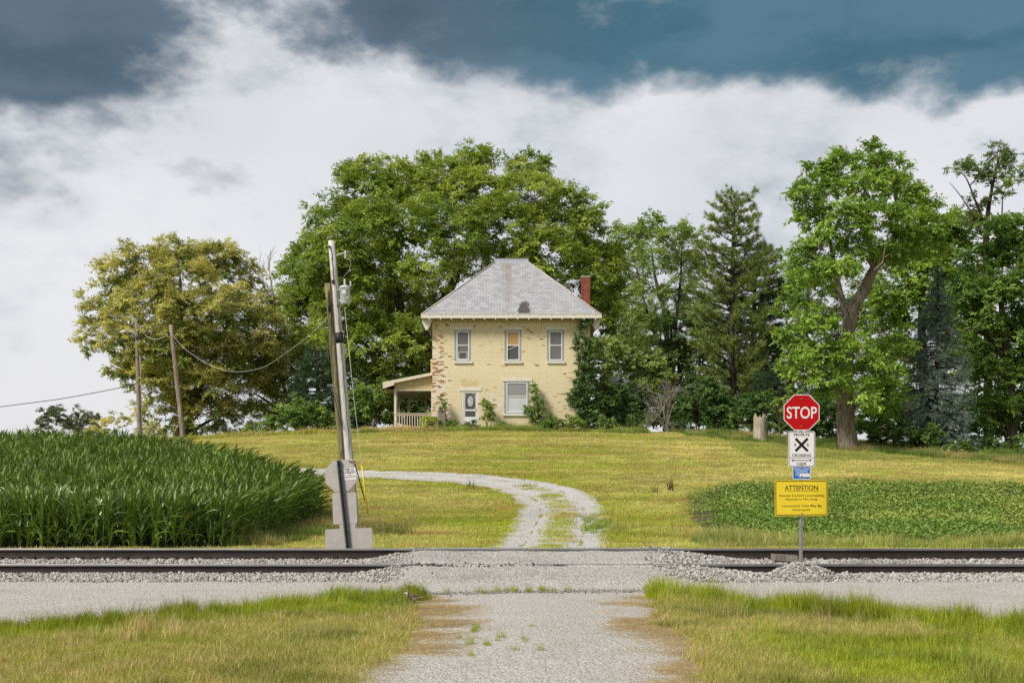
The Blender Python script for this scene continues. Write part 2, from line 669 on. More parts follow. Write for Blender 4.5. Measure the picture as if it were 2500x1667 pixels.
# two bed meshes share the surface: open ballast (track_bed) and the packed stone of the crossing
bed = link_mesh('track_bed', grid_mesh('track_bed', xb, yb, Zb, M_BALLAST, keep=(ballast_stone_zone(Xb, Yb) > 0.30), attrs={'edge': Xb * 0}))
tag(bed, 'ballast bed of the single railway track', 'track bed', kind='structure')
crossing = link_mesh('crossing_surface', grid_mesh('crossing_surface', xb, yb, Zb - 0.004, M_CROSSING, keep=(ballast_stone_zone(Xb, Yb) < 0.60), attrs={'edge': Xb * 0}))
tag(crossing, 'packed gravel road surface over the track', 'crossing', kind='structure')


# foreground: service road beside the track and the road that comes from the camera
def verge_y(X):
    """distance at which the near grass ends and the gravel beside the track begins"""
    a = np.abs(np.asarray(X, float) - 0.3)
    return np.interp(a, [0, 1.9, 3.3, 5.0, 6.5, 9, 20], [18.9, 18.1, 16.4, 14.5, 13.4, 12.6, 12.0]) + (vnoise(X, X * 0, 0.9, 3, 6) - 0.5) * 0.5


def road_edges(Y):
    Y = np.asarray(Y, float)
    n1 = (vnoise(Y, Y * 0, 0.7, 3, 3) - 0.5) * 0.4
    n2 = (vnoise(Y, Y * 0, 0.7, 3, 9) - 0.5) * 0.5
    xl = np.interp(Y, [3, 10.5, 14, 17, 19], [-1.25, -1.38, -1.36, -1.42, -1.65]) + n1
    xr = np.interp(Y, [3, 10.5, 14, 17, 19], [1.75, 1.93, 1.98, 2.08, 2.38]) + n2
    return xl, xr


xg = np.concatenate([np.arange(-24, -9, 0.5), np.arange(-9, 9.01, 0.09), np.arange(9.5, 24, 0.5)])
yg = np.concatenate([np.arange(3, 9, 0.4), np.arange(9.0, 20.5, 0.09)])
Xg, Yg = np.meshgrid(xg, yg)
xl, xr = road_edges(Yg)
vy = verge_y(Xg)
d_verge = Yg - vy                                # > 0: gravel beside the track
d_road = np.minimum(Xg - xl, xr - Xg)            # > 0: on the road
d_in = np.maximum(d_verge, d_road)
zg = 0.034 + (vnoise(Xg, Yg, 0.7, 4, 12) - 0.5) * 0.05 + track_profile(np.maximum(Yg, 19.2)) * 0 + sstep(Yg, 19.4, 20.4) * 0.03
crown_x = (Xg - 0.35)
zg = zg + 0.02 * np.exp(-(crown_x / 0.5) ** 2) * (Yg < 18.5)
# dry straw creeps in from the verges of the road, not beside the track
edge_att = np.where(d_verge > 0.3, 0.0, np.clip(1.0 - d_road / 1.0, 0, 1)) * (1 - sstep(Yg, 18.0, 19.2))
road = link_mesh('gravel_road', grid_mesh('gravel_road', xg, yg, zg, M_GRAVEL, keep=(d_in > -0.35), attrs={'edge': edge_att}))
tag(road, 'grey gravel road and service strip before the track', 'road', kind='structure')

# driveway beyond the track, climbing and bending left
DRIVE = [(0.55, 25.0, 2.9), (0.75, 28.5, 2.85), (1.0, 32.0, 2.75), (1.35, 36.0, 2.7), (1.68, 40.0, 2.7), (1.72, 43.0, 2.65), (1.35, 45.6, 2.6), (0.35, 47.7, 2.5), (-1.3, 49.3, 2.3),
         (-3.4, 50.4, 2.1), (-6.0, 51.2, 2.0), (-9.0, 51.9, 2.0), (-13.0, 52.8, 2.0), (-20, 55.0, 2.0)]


def smooth_path(pts, step=0.25):
    P = np.array(pts, float)
    for _ in range(3):                            # corner cutting
        Q = [P[0]]
        for a, b in zip(P[:-1], P[1:]):
            Q += [a * 0.75 + b * 0.25, a * 0.25 + b * 0.75]
        Q.append(P[-1])
        P = np.array(Q)
    d = np.concatenate([[0], np.cumsum(np.hypot(*np.diff(P[:, :2], axis=0).T))])
    s = np.arange(0, d[-1], step)
    return np.stack([np.interp(s, d, P[:, k]) for k in range(P.shape[1])], 1)


DP = smooth_path(DRIVE)
tang = np.gradient(DP[:, :2], axis=0)
tang /= np.linalg.norm(tang, axis=1)[:, None]
nrm = np.stack([tang[:, 1], -tang[:, 0]], 1)      # to the right of travel


def drive_dist(X, Y):
    """(signed offset across / half width, index) of the nearest point of the driveway; big where far"""
    X = np.asarray(X, float).ravel()
    Y = np.asarray(Y, float).ravel()
    out = np.full(len(X), 99.0)
    sgn = np.zeros(len(X))
    near = (Y > 24) & (Y < 58) & (X > -23) & (X < 6)
    ii = np.where(near)[0]
    for s in range(0, len(ii), 20000):
        k = ii[s:s + 20000]
        dx = X[k][:, None] - DP[None, :, 0]
        dy = Y[k][:, None] - DP[None, :, 1]
        d2 = dx * dx + dy * dy
        j = d2.argmin(1)
        r = np.arange(len(k))
        off = dx[r, j] * nrm[j, 0] + dy[r, j] * nrm[j, 1]
        out[k] = np.sqrt(d2[r, j]) / (DP[j, 2] / 2)
        sgn[k] = off / (DP[j, 2] / 2)
    return out, sgn


na = 17
aa = np.linspace(-1.12, 1.12, na)
wob = (vnoise(np.arange(len(DP)) * 0.25, np.zeros(len(DP)), 0.8, 3, 21) - 0.5) * 0.35
PX = DP[:, 0:1] + nrm[:, 0:1] * (aa[None] * DP[:, 2:3] / 2 + wob[:, None] * np.abs(aa)[None])
PYy = DP[:, 1:2] + nrm[:, 1:2] * (aa[None] * DP[:, 2:3] / 2 + wob[:, None] * np.abs(aa)[None])
rut = -0.035 * (np.exp(-((np.abs(aa) - 0.55) / 0.22) ** 2))
PZ = terrain(PX, PYy) + 0.035 + rut[None, :] + (vnoise(PX, PYy, 2, 3, 5) - 0.5) * 0.02
PZ[0:8] += np.linspace(0.16, 0, 8)[:, None]
V = np.stack([PX, PYy, PZ], -1).reshape(-1, 3)
i = (np.arange(len(DP) - 1)[:, None] * na + np.arange(na - 1)[None]).reshape(-1)
Fc = np.stack([i, i + 1, i + na + 1, i + na], -1)
e = np.tile(np.where(np.abs(aa) > 0.9, 0.55, np.where(np.abs(aa) < 0.12, 0.25, 0.0)), (len(DP), 1))
dr = link_mesh('driveway', np_mesh('driveway', V, Fc, M_DRIVE, smooth=True, attrs={'edge': e.reshape(-1)}))
tag(dr, 'pale gravel driveway bending up to the house', 'driveway', kind='structure')


# ------------------------------------------------------------------ rails, ties
def rail_mats():
    m, t, b = new_mat('rail_rust')
    pos = t.new('ShaderNodeNewGeometry').outputs['Position']
    n = t.noise(pos, 9, 6, 0.65)
    c = t.mix(t.step(n, 0.35, 0.7), (0.008, 0.005, 0.004), (0.026, 0.013, 0.009))
    t.put(b.inputs['Base Color'], c)
    b.inputs['Roughness'].default_value = 0.8
    m2, t, b = new_mat('rail_steel')
    pos = t.new('ShaderNodeNewGeometry').outputs['Position']
    n = t.noise(t.vmath('MULTIPLY', pos, (0.5, 12, 12)), 3, 5, 0.6)
    t.put(b.inputs['Base Color'], t.mix(n, (0.20, 0.19, 0.185), (0.42, 0.41, 0.40)))
    b.inputs['Metallic'].default_value = 0.85
    t.put(b.inputs['Roughness'], t.math('ADD', 0.28, t.math('MULTIPLY', n, 0.25)))
    return m, m2


M_RUST, M_STEEL = rail_mats()
M_PLATE = simple('plate_rust', (0.075, 0.034, 0.02), 0.85, var=0.4, scale=14)
M_TIE = bark_mat('tie_wood', (0.028, 0.022, 0.018), (0.085, 0.07, 0.058), 0.8)

HEAD_H, RAIL_H = 0.045, 0.182


def rail(name, y, top, label):
    root = empty(name, (0, y, top - RAIL_H))
    tag(root, label, 'rail')
    x0, x1 = -19.0, 19.0
    h = RAIL_H
    # web, foot and head section (y, z), rolled profile
    sec = [(-0.076, 0), (0.076, 0), (0.076, 0.011), (0.03, 0.024), (0.012, 0.045), (0.0085, 0.09), (0.011, h - 0.055), (0.034, h - 0.042),
           (-0.034, h - 0.042), (-0.011, h - 0.055), (-0.0085, 0.09), (-0.012, 0.045), (-0.03, 0.024), (-0.076, 0.011)]
    n = len(sec)
    vs = [(x, p, q) for x in (x0, x1) for p, q in sec]
    fs = [(i, (i + 1) % n, n + (i + 1) % n, n + i) for i in range(n)]
    MB().add(vs, fs, smooth=False).build('web_and_foot', M_RUST, root)
    sec = [(-0.0335, h - 0.042), (0.0335, h - 0.042), (0.0365, h - 0.014), (0.033, h - 0.004), (0.022, h), (-0.022, h), (-0.033, h - 0.004), (-0.0365, h - 0.014)]
    n = len(sec)
    vs = [(x, p, q) for x in (x0, x1) for p, q in sec]
    fs = [(i, (i + 1) % n, n + (i + 1) % n, n + i) for i in range(n)]
    MB().add(vs, fs, smooth=False).build('rail_head', M_STEEL, root)
    return root


rail_near = rail('rail', RAIL_N, TOP_N, 'lower rusty steel rail nearer the camera, buried at the crossing sign')
rail_far = rail('rail', RAIL_F, TOP_F, 'raised rusty steel rail beyond, running behind the crossing sign post')
mb = MB()
mb.box(-0.17, 0.17, -0.19, 0.19, -0.022, -0.002)
plate_me = mb.mesh('tie_plate', M_PLATE)
mb = MB()
for sx in (-1, 1):
    for sy in (-1, 1):
        mb.box(sx * 0.135 - 0.032, sx * 0.135 + 0.032, sy * 0.10 - 0.035, sy * 0.10 + 0.035, -0.003, 0.036)
        mb.box(sx * 0.06 - 0.012, sx * 0.06 + 0.012, sy * 0.13 - 0.012, sy * 0.13 + 0.012, -0.003, 0.02)
clip_me = mb.mesh('rail_clip', M_RUST)
mb = MB()
mb.box(-0.115, 0.115, -1.3, 1.3, -0.09, 0.09)
tie_me = mb.mesh('railway_tie', M_TIE)
slope = math.atan2(TOP_F - TOP_N, RAIL_F - RAIL_N)
x = -10.3
k = 0
while x < 10.6:
    if x < -1.9 or x > 3.2:
        for rr in (rail_near, rail_far):
            p = link_mesh('tie_plate', plate_me, rr, (x + random.uniform(-.02, .02), 0, 0))
            tag(link_mesh('rail_clips', clip_me, p), kind='stuff')
        t_ = link_mesh('railway_tie', tie_me, None, (x, (RAIL_N + RAIL_F) / 2, (TOP_N + TOP_F) / 2 - RAIL_H - 0.115 - random.uniform(0, .01)), (slope, 0, random.uniform(-.02, .02)))
        if x < -1.9:
            tag(t_, 'dark wooden tie half buried in ballast, in the row left of the gravel crossing', 'railway tie', 'ties left of the crossing')
        else:
            tag(t_, 'dark wooden tie half buried in ballast, in the row right of the gravel crossing', 'railway tie', 'ties right of the crossing')
    x += 0.60 + random.uniform(-0.05, 0.08)
# ------------------------------------------------------------------ the brick house
HYD = 70.0                                  # distance of its front wall
PPM = F / HYD


def hx(px):
    return (px - CX) / PPM


def hz(py):
    return ZC + (HY - py) / PPM


def zoomx(zx):                               # columns and rows measured on an enlargement of the house
    return hx(920 + zx * 620.0 / 2025.0)


def zoomz(zy):
    return hz(600 + zy * 620.0 / 2025.0)


def brick_mat(name, painted=True):
    """painted brick: own colours of every brick in the mesh, dirt and flaking from noise"""
    m, t, b = new_mat(name)
    a = t.new('ShaderNodeAttribute', attribute_name='Col').outputs['Color']
    pos = t.new('ShaderNodeNewGeometry').outputs['Position']
    n = t.noise(pos, 24, 6, 0.7)
    c = t.mix(t.math('MULTIPLY', t.step(n, 0.5, 0.8), 0.35), a, t.mix(1.0, a, (0.55, 0.45, 0.40), 'MULTIPLY'))
    px, py, pz = t.sep(pos)[0:3]
    drip = t.noise(t.comb(t.math('MULTIPLY', px, 3.0), t.math('MULTIPLY', py, 3.0), t.math('MULTIPLY', pz, 0.35)), 1.4, 5, 0.6)
    c = t.mix(t.math('MULTIPLY', t.step(drip, 0.55, 0.75), 0.22), c, (0.34, 0.29, 0.16))
    t.put(b.inputs['Base Color'], c)
    b.inputs['Roughness'].default_value = 0.85
    b.inputs['Specular IOR Level'].default_value = 0.2
    bn = t.new('ShaderNodeBump')
    bn.inputs['Strength'].default_value = 0.4
    bn.inputs['Distance'].default_value = 0.01
    t.put(bn.inputs['Height'], n)
    t.put(b.inputs['Normal'], bn.outputs[0])
    return m


M_BRICK = brick_mat('painted_brick')
M_MORTAR = simple('mortar', (0.60, 0.52, 0.345), 0.95, var=0.25, scale=8)
M_WHITE = simple('white_paint_weathered', (0.62, 0.59, 0.53), 0.7, var=0.08, scale=9, dirt=(0.34, 0.27, 0.19), dirt_amt=0.02, dscale=5)
M_WHITE2 = simple('white_sash_paint', (0.66, 0.66, 0.66), 0.55, var=0.06, dirt=(0.42, 0.40, 0.38), dirt_amt=0.0, dscale=7)
M_GREYPAINT = simple('grey_window_casing', (0.26, 0.28, 0.33), 0.8, var=0.2, scale=12, dirt=(0.47, 0.47, 0.48), dirt_amt=0.08, dscale=9)
M_GREYWOOD = bark_mat('grey_weathered_wood', (0.16, 0.13, 0.11), (0.30, 0.27, 0.24), 1.5)
M_CREAM = simple('cream_siding', (0.52, 0.42, 0.23), 0.7, var=0.06, scale=3)
M_CREAM2 = simple('cream_trim', (0.60, 0.52, 0.41), 0.65, var=0.08, scale=5, dirt=(0.35, 0.3, 0.22), dirt_amt=0.0, dscale=6)
M_SOFFIT = simple('soffit_board', (0.30, 0.23, 0.14), 0.8, var=0.15)
M_DARKROOM = simple('room_dark', (0.22, 0.20, 0.18), 0.9)
M_ROOFMETAL = simple('deck_flashing', (0.42, 0.45, 0.50), 0.45, metal=0.3, var=0.1, scale=4)
M_RUSTYTRIM = simple('hip_cap', (0.42, 0.37, 0.34), 0.7, var=0.2, scale=5, dirt=(0.26, 0.13, 0.08), dirt_amt=0.08, dscale=3)
M_REDBRICK = brick_mat('red_brick')


def glass_mat(name, tint=(0.62, 0.62, 0.66), rough=0.06, opacity=0.35):
    m, t, b = new_mat(name)
    b.inputs['Base Color'].default_value = (*tint, 1)
    b.inputs['Roughness'].default_value = rough
    b.inputs['Specular IOR Level'].default_value = 0.5
    tr = t.new('ShaderNodeBsdfTransparent')
    ms = t.new('ShaderNodeMixShader')
    pos = t.new('ShaderNodeNewGeometry').outputs['Position']
    n = t.noise(pos, 3.0, 5, 0.6)
    t.put(ms.inputs[0], t.math('ADD', opacity, t.math('MULTIPLY', t.math('SUBTRACT', n, 0.5), 0.22)))
    t.l.new(tr.outputs[0], ms.inputs[1])
    t.l.new(b.outputs[0], ms.inputs[2])
    t.l.new(ms.outputs[0], t.n['Material Output'].inputs[0])
    return m


M_GLASS = glass_mat('dusty_glass', (0.20, 0.19, 0.19), 0.08, 0.62)
M_GLASSDARK = glass_mat('dark_screen', (0.085, 0.08, 0.078), 0.5, 0.85)
M_FILM = glass_mat('milky_plastic_sheet', (0.52, 0.53, 0.56), 0.35, 0.95)
M_FILMGREY = glass_mat('grey_plastic_sheet', (0.26, 0.265, 0.275), 0.25, 0.93)


def ply_mat():
    m, t, b = new_mat('plywood')
    pos = t.new('ShaderNodeNewGeometry').outputs['Position']
    x, y, z = t.sep(pos)[0:3]
    w = t.new('ShaderNodeTexWave')
    w.inputs['Scale'].default_value = 5
    w.inputs['Distortion'].default_value = 5
    w.inputs['Detail'].default_value = 3
    w.inputs['Detail Scale'].default_value = 1.4
    t.put(w.inputs['Vector'], t.comb(x, 0.0, t.math('MULTIPLY', z, 0.45)))
    t.put(b.inputs['Base Color'], t.mix(w.outputs[1], (0.36, 0.20, 0.08), (0.50, 0.32, 0.14)))
    b.inputs['Roughness'].default_value = 0.8
    return m


M_PLY = ply_mat()


def shingle_mat():
    """pale slate-look shingles; each one its own tone; rust-brown run-off streak and a tarry bare patch, fixed on the roof"""
    m, t, b = new_mat('pale_shingle')
    geo = t.new('ShaderNodeNewGeometry')
    pos = geo.outputs['Position']
    x, y, z = t.sep(pos)[0:3]
    oi = t.new('ShaderNodeObjectInfo').outputs['Random']
    isl = geo.outputs['Random Per Island']
    rnd = t.math('FRACT', t.math('ADD', oi, isl))
    c = t.mix(rnd, (0.29, 0.29, 0.315), (0.385, 0.385, 0.41))
    n = t.noise(pos, 5, 6, 0.65)
    c = t.mix(t.math('MULTIPLY', t.step(n, 0.5, 0.75), 0.30), c, (0.30, 0.27, 0.25))
    st = t.noise(t.comb(t.math('MULTIPLY', x, 5.0), 0.0, t.math('MULTIPLY', z, 0.3)), 1.2, 6, 0.65)
    cx = t.math('SUBTRACT', 1.0, t.math('ABSOLUTE', t.math('DIVIDE', t.math('ADD', x, 0.28), 0.62)), clamp=True)
    top = t.step(z, 11.6, 14.6, 0.35, 1.0)
    f = t.math('MULTIPLY', t.step(t.math('ADD', t.math('MULTIPLY', cx, 0.6), t.math('MULTIPLY', t.math('SUBTRACT', st, 0.5), 1.5)), 0.18, 0.62), t.math('MULTIPLY', top, 0.62))
    c = t.mix(f, c, (0.235, 0.175, 0.125))
    st2 = t.step(st, 0.60, 0.75)
    c = t.mix(t.math('MULTIPLY', st2, 0.35), c, (0.20, 0.17, 0.15))
    # dark patch near the eave
    dx = t.math('DIVIDE', t.math('SUBTRACT', x, 0.70), 0.40)
    dz = t.math('DIVIDE', t.math('SUBTRACT', z, 11.38), 0.95)
    d = t.math('ADD', t.math('MULTIPLY', dx, dx), t.math('MULTIPLY', dz, dz))
    dn = t.noise(pos, 6, 5, 0.65)
    f2 = t.step(t.math('ADD', t.math('SUBTRACT', 1.0, d), t.math('MULTIPLY', t.math('SUBTRACT', dn, 0.5), 2.2)), 0.15, 0.5)
    c = t.mix(t.math('MULTIPLY', f2, 0.9), c, (0.055, 0.045, 0.038))
    t.put(b.inputs['Base Color'], c)
    b.inputs['Roughness'].default_value = 0.75
    b.inputs['Specular IOR Level'].default_value = 0.25
    return m


M_SHINGLE = shingle_mat()
M_UNDERLAY = simple('roof_underlay', (0.11, 0.10, 0.10), 0.9)

BASE_Z = tz(0, 70) - 0.25
WX0, WX1 = hx(1055.5), hx(1441.0)
WTOP = zoomz(612)
house = empty('brick_house', (0, HYD, 0))
tag(house, 'two-storey yellow painted brick farmhouse with grey hipped roof and peeling paint', 'house')
DEPTH = 9.2


def rel(px, pz):
    return px, pz


# openings in the front wall: x0, x1, z0, z1
OP = {
    'w1': (zoomx(620), zoomx(752), zoomz(921), zoomz(671)),
    'w2': (zoomx(1020), zoomx(1154), zoomz(921), zoomz(671)),
    'w3': (zoomx(1359), zoomx(1495), zoomz(921), zoomz(671)),
    'w4': (zoomx(1018), zoomx(1218), zoomz(1336), zoomz(1079)),
    'door': (zoomx(678), zoomx(813), zoomz(1440), zoomz(1157)),
}


def wall_cells(x0, x1, z0, z1, y0, y1, ops):
    xsx = sorted({x0, x1, *[o[0] for o in ops], *[o[1] for o in ops]})
    zsz = sorted({z0, z1, *[o[2] for o in ops], *[o[3] for o in ops]})
    m = MB()
    for a, b in zip(xsx[:-1], xsx[1:]):
        for c, d in zip(zsz[:-1], zsz[1:]):
            mx, mz = (a + b) / 2, (c + d) / 2
            if any(o[0] < mx < o[1] and o[2] < mz < o[3] for o in ops):
                continue
            m.box(a, b, y0, y1, c, d)
    return m


ops = list(OP.values())
wall = wall_cells(WX0, WX1, BASE_Z, WTOP, 0.02, 0.32, ops).build('front_wall', M_MORTAR, house)


def paint_colour(x, z):
    """colour of one brick: cream paint, bare red brick, old whitewash near the corner"""
    x = np.asarray(x)
    z = np.asarray(z)
    n = len(x)
    r = RNG.random(n)
    base = np.array([0.650, 0.565, 0.380])
    c = base[None] * (0.975 + 0.05 * RNG.random((n, 1)))
    # lighter course band half-way up
    band = np.exp(-((z - hz(898)) / 0.55) ** 2)[:, None]
    c = c * (1 + 0.06 * band)
    p = vnoise(x, z * 1.6, 1.1, 4, 31)
    p2 = vnoise(x, z * 2.5, 3.0, 3, 32)
    worn = sstep(p, 0.56, 0.70) * 0.55
    zone = (np.exp(-((x - hx(1205)) / 1.2) ** 2 - ((z - hz(850)) / 1.0) ** 2) * 0.10 + np.exp(-((x - hx(1385)) / 0.9) ** 2 - ((z - hz(975)) / 1.1) ** 2) * 0.30
            + np.exp(-((x - hx(1300)) / 0.6) ** 2 - ((z - hz(826)) / 0.14) ** 2) * 0.7 + np.exp(-((x - hx(1235)) / 0.3) ** 2 - ((z - hz(835)) / 0.10) ** 2) * 0.6)
    corner = 1 - sstep(x, WX0 + 0.45, WX0 + 1.1)
    lowcorner = corner * (1 - sstep(z, hz(880), hz(800)))
    red = (r < (worn * 0.035 + zone * 0.16 + lowcorner * 0.24 + corner * 0.06) * (0.4 + 1.2 * (p2 > 0.5)))
    brown = (~red) & (RNG.random(n) < worn * 0.20 + zone * 0.25 + corner * 0.15)
    white = (~red) & (RNG.random(n) < lowcorner * 0.85)
    low = np.exp(-((x - hx(1215)) / 0.7) ** 2 - ((z - hz(985)) / 0.45) ** 2)
    white |= (~red) & (RNG.random(n) < low * 0.7)
    c[white] = np.array([0.68, 0.62, 0.51]) * (0.9 + 0.15 * RNG.random((white.sum(), 1)))
    c[brown] = np.array([0.50, 0.38, 0.21]) * (0.8 + 0.3 * RNG.random((brown.sum(), 1)))
    c[red] = np.array([0.33, 0.17, 0.10]) * (0.75 + 0.5 * RNG.random((red.sum(), 1)))
    return c


def brick_courses(x0, x1, z0, z1, ops, y=0.0, proud=0.0165, course=0.0765, length=0.222, gap=0.0065, depth=0.03, colour=paint_colour):
    """rows of single bricks, proud of the mortar and a little uneven; returns verts, faces, colours (bricks have no back)"""
    A = []
    row = 0
    z = z0
    while z + course < z1:
        x = x0 - (length / 2 if row % 2 else 0)
        while x < x1:
            segs = [(max(x, x0), min(x + length, x1))]
            for o in ops:
                if z + course > o[2] + 0.01 and z < o[3] - 0.01:
                    ns = []
                    for a, b in segs:
                        if b <= o[0] or a >= o[1]:
                            ns.append((a, b))
                        else:
                            if a < o[0]:
                                ns.append((a, o[0]))
                            if b > o[1]:
                                ns.append((o[1], b))
                    segs = ns
            for a, b in segs:
                if b - a > 0.035:
                    A.append((a + gap / 4, b - gap / 4, z + gap / 2, z + course - gap / 2))
            x += length
        z += course
        row += 1
    A = np.array(A)
    n = len(A)
    yo = y + proud - RNG.random(n) * 0.003
    yb = np.full(n, y + depth)
    c = colour((A[:, 0] + A[:, 1]) / 2, (A[:, 2] + A[:, 3]) / 2)
    V = np.zeros((n, 8, 3))
    for k, (ix, iz, fr) in enumerate([(0, 2, 1), (1, 2, 1), (1, 3, 1), (0, 3, 1), (0, 2, 0), (1, 2, 0), (1, 3, 0), (0, 3, 0)]):
        V[:, k, 0] = A[:, ix]
        V[:, k, 2] = A[:, iz]
        V[:, k, 1] = yo if fr else yb
    b = (np.arange(n) * 8)[:, None]
    Fq = np.concatenate([b + np.array([q]) for q in [(0, 1, 2, 3), (0, 4, 5, 1), (1, 5, 6, 2), (2, 6, 7, 3), (3, 7, 4, 0)]])
    return V.reshape(-1, 3), Fq, np.repeat(c, 8, 0)


# blind panel over the door is left out of the bricks and set back
PANEL = (zoomx(675), zoomx(815), zoomz(1126), zoomz(1063))
LINTEL = {
    'w1': (zoomx(607), zoomx(770), zoomz(671), zoomz(643)), 'w2': (zoomx(1004), zoomx(1169), zoomz(671), zoomz(643)),
    'w3': (zoomx(1344), zoomx(1508), zoomz(671), zoomz(643)), 'w4': (zoomx(1000), zoomx(1238), zoomz(1079), zoomz(1051)),
    'door': (zoomx(656), zoomx(835), zoomz(1156), zoomz(1128)),
}
v_, f_, c_ = brick_courses(WX0, WX1, BASE_Z, WTOP, ops + [PANEL] + list(LINTEL.values()))
bk = link_mesh('bricks', np_mesh('bricks', v_, f_, M_BRICK, c_), wall)
tag(bk, kind='stuff')
pl = (PANEL[0] + 0.012, PANEL[1] - 0.012, PANEL[2] + 0.012, PANEL[3] - 0.012)
v_, f_, c_ = brick_courses(pl[0], pl[1], pl[2], pl[3] , [], y=0.016, depth=0.003, proud=0.002, colour=lambda x, z: np.tile(np.array([0.58, 0.48, 0.27]), (len(x), 1)) * (0.93 + 0.12 * RNG.random((len(x), 1))))
tag(link_mesh('blind_panel', np_mesh('blind_panel', v_, f_, M_BRICK, c_), wall), kind='stuff')

# side and back walls: same courses
for nm, M_, wdt in (('side_wall', Matrix.Translation((WX0, DEPTH, 0)) @ Matrix.Rotation(R(-90), 4, 'Z'), DEPTH - 0.32),
                    ('side_wall', Matrix.Translation((WX1, 0.32, 0)) @ Matrix.Rotation(R(90), 4, 'Z'), DEPTH - 0.32)):
    w_ = MB()
    w_.box(0, wdt, 0.02, 0.30, BASE_Z, WTOP, m=M_)
    w_ = w_.build(nm, M_MORTAR, house)
    v_, f_, c_ = brick_courses(0.0, wdt, BASE_Z, WTOP, [], colour=lambda x, z: paint_colour(x + WX0 + 1.5, z))
    v_ = np.array([M_ @ Vector(p) for p in v_])
    tag(link_mesh('bricks', np_mesh('bricks', v_, f_, M_BRICK, c_), w_), kind='stuff')
MB().box(WX0 + 0.3, WX1 - 0.3, DEPTH - 0.02, DEPTH + 0.3, BASE_Z, WTOP).build('back_wall', M_CREAM, house)
# floors and a partition inside keep the rooms dark
MB().box(WX0 + 0.31, WX1 - 0.31, 0.33, DEPTH - 0.03, hz(912), hz(905)).build('upper_floor', M_DARKROOM, house)
MB().box(WX0 + 0.31, WX1 - 0.31, 0.33, DEPTH - 0.03, BASE_Z, BASE_Z + 0.2).build('ground_floor', M_DARKROOM, house)
MB().box(WX0 + 0.31, WX1 - 0.31, 3.0, 3.1, BASE_Z + 0.21, WTOP - 0.1).build('partition', M_DARKROOM, house)


def frame(m, x0, x1, z0, z1, w, y0, y1, wb=None, wt=None):
    wb = w if wb is None else wb
    wt = w if wt is None else wt
    m.box(x0, x0 + w, y0, y1, z0, z1)
    m.box(x1 - w, x1, y0, y1, z0, z1)
    m.box(x0 + w, x1 - w, y0, y1, z0, z0 + wb)
    m.box(x0 + w, x1 - w, y0, y1, z1 - wt, z1)
    return m


def window(key, kind, sill):
    x0, x1, z0, z1 = OP[key]
    cw = 0.115
    cas = frame(MB(), x0, x1, z0, z1, cw, 0.03, 0.16, wb=0.06, wt=0.06).build('window', M_GREYPAINT, house)
    a0, a1, b0, b1 = x0 + cw, x1 - cw, z0 + 0.06, z1 - 0.06
    mid = (b0 + b1) / 2 + (0.02 if key != 'w4' else (b1 - b0) * 0.03)
    s = frame(MB(), a0, a1, b0, b1, 0.055, 0.015, 0.09)
    s.box(a0 + 0.055, a1 - 0.055, 0.02, 0.085, mid - 0.025, mid + 0.025)
    s.build('sash', M_WHITE2, cas)
    p0, p1 = a0 + 0.055, a1 - 0.055
    top_m, low_m = M_GLASS, M_GLASS
    if kind == 'board':
        MB().box(p0 + 0.002, p1 - 0.002, 0.04, 0.052, mid + 0.02, b1 - 0.057).build('plywood_sheet', M_PLY, cas)
        st = MB()
        mm = Matrix.Translation(((p0 + p1) / 2, 0.05, mid - 0.13)) @ Matrix.Rotation(R(-19), 4, 'Y')
        st.box(-0.42, 0.42, 0, 0.012, -0.013, 0.013, m=mm)
        st.build('loose_muntin', M_WHITE2, cas)
        MB().box(p0, p1, 0.085, 0.09, b0 + 0.055, mid - 0.025).build('pane', M_GLASSDARK, cas)  # added dark sheet in the open sash, standing for the dim room
    else:
        if kind == 'film':
            top_m, low_m = M_FILMGREY, M_FILM
        MB().box(p0, p1, 0.05, 0.055, mid + 0.025, b1 - 0.055).build('pane', top_m, cas)
        MB().box(p0, p1, 0.055, 0.06, b0 + 0.055, mid - 0.025).build('pane', low_m, cas)
    if kind == 'inset':
        frame(MB(), p0 + 0.05, p1 - 0.05, b0 + 0.07, b0 + 0.47, 0.025, 0.036, 0.049).build('small_screen_frame', M_WHITE2, cas)
        MB().box(p0 + 0.14, p1 - 0.18, 0.040, 0.046, b0 + 0.11, b0 + 0.42).build('screen', M_GLASSDARK, cas)
    l = LINTEL[key]
    MB().box(l[0], l[1], -0.018, 0.06, l[2], l[3]).build('lintel', M_WHITE, cas)
    MB().box(sill[0], sill[1], -0.075, 0.10, z0 - sill[2], z0 + 0.004).build('sill', M_WHITE, cas)
    return cas


window('w1', 'inset', (zoomx(614), zoomx(761), 0.115))
window('w2', 'board', (zoomx(1013), zoomx(1160), 0.115))
window('w3', 'plain', (zoomx(1354), zoomx(1501), 0.115))
window('w4', 'film', (zoomx(1003), zoomx(1235), 0.14))

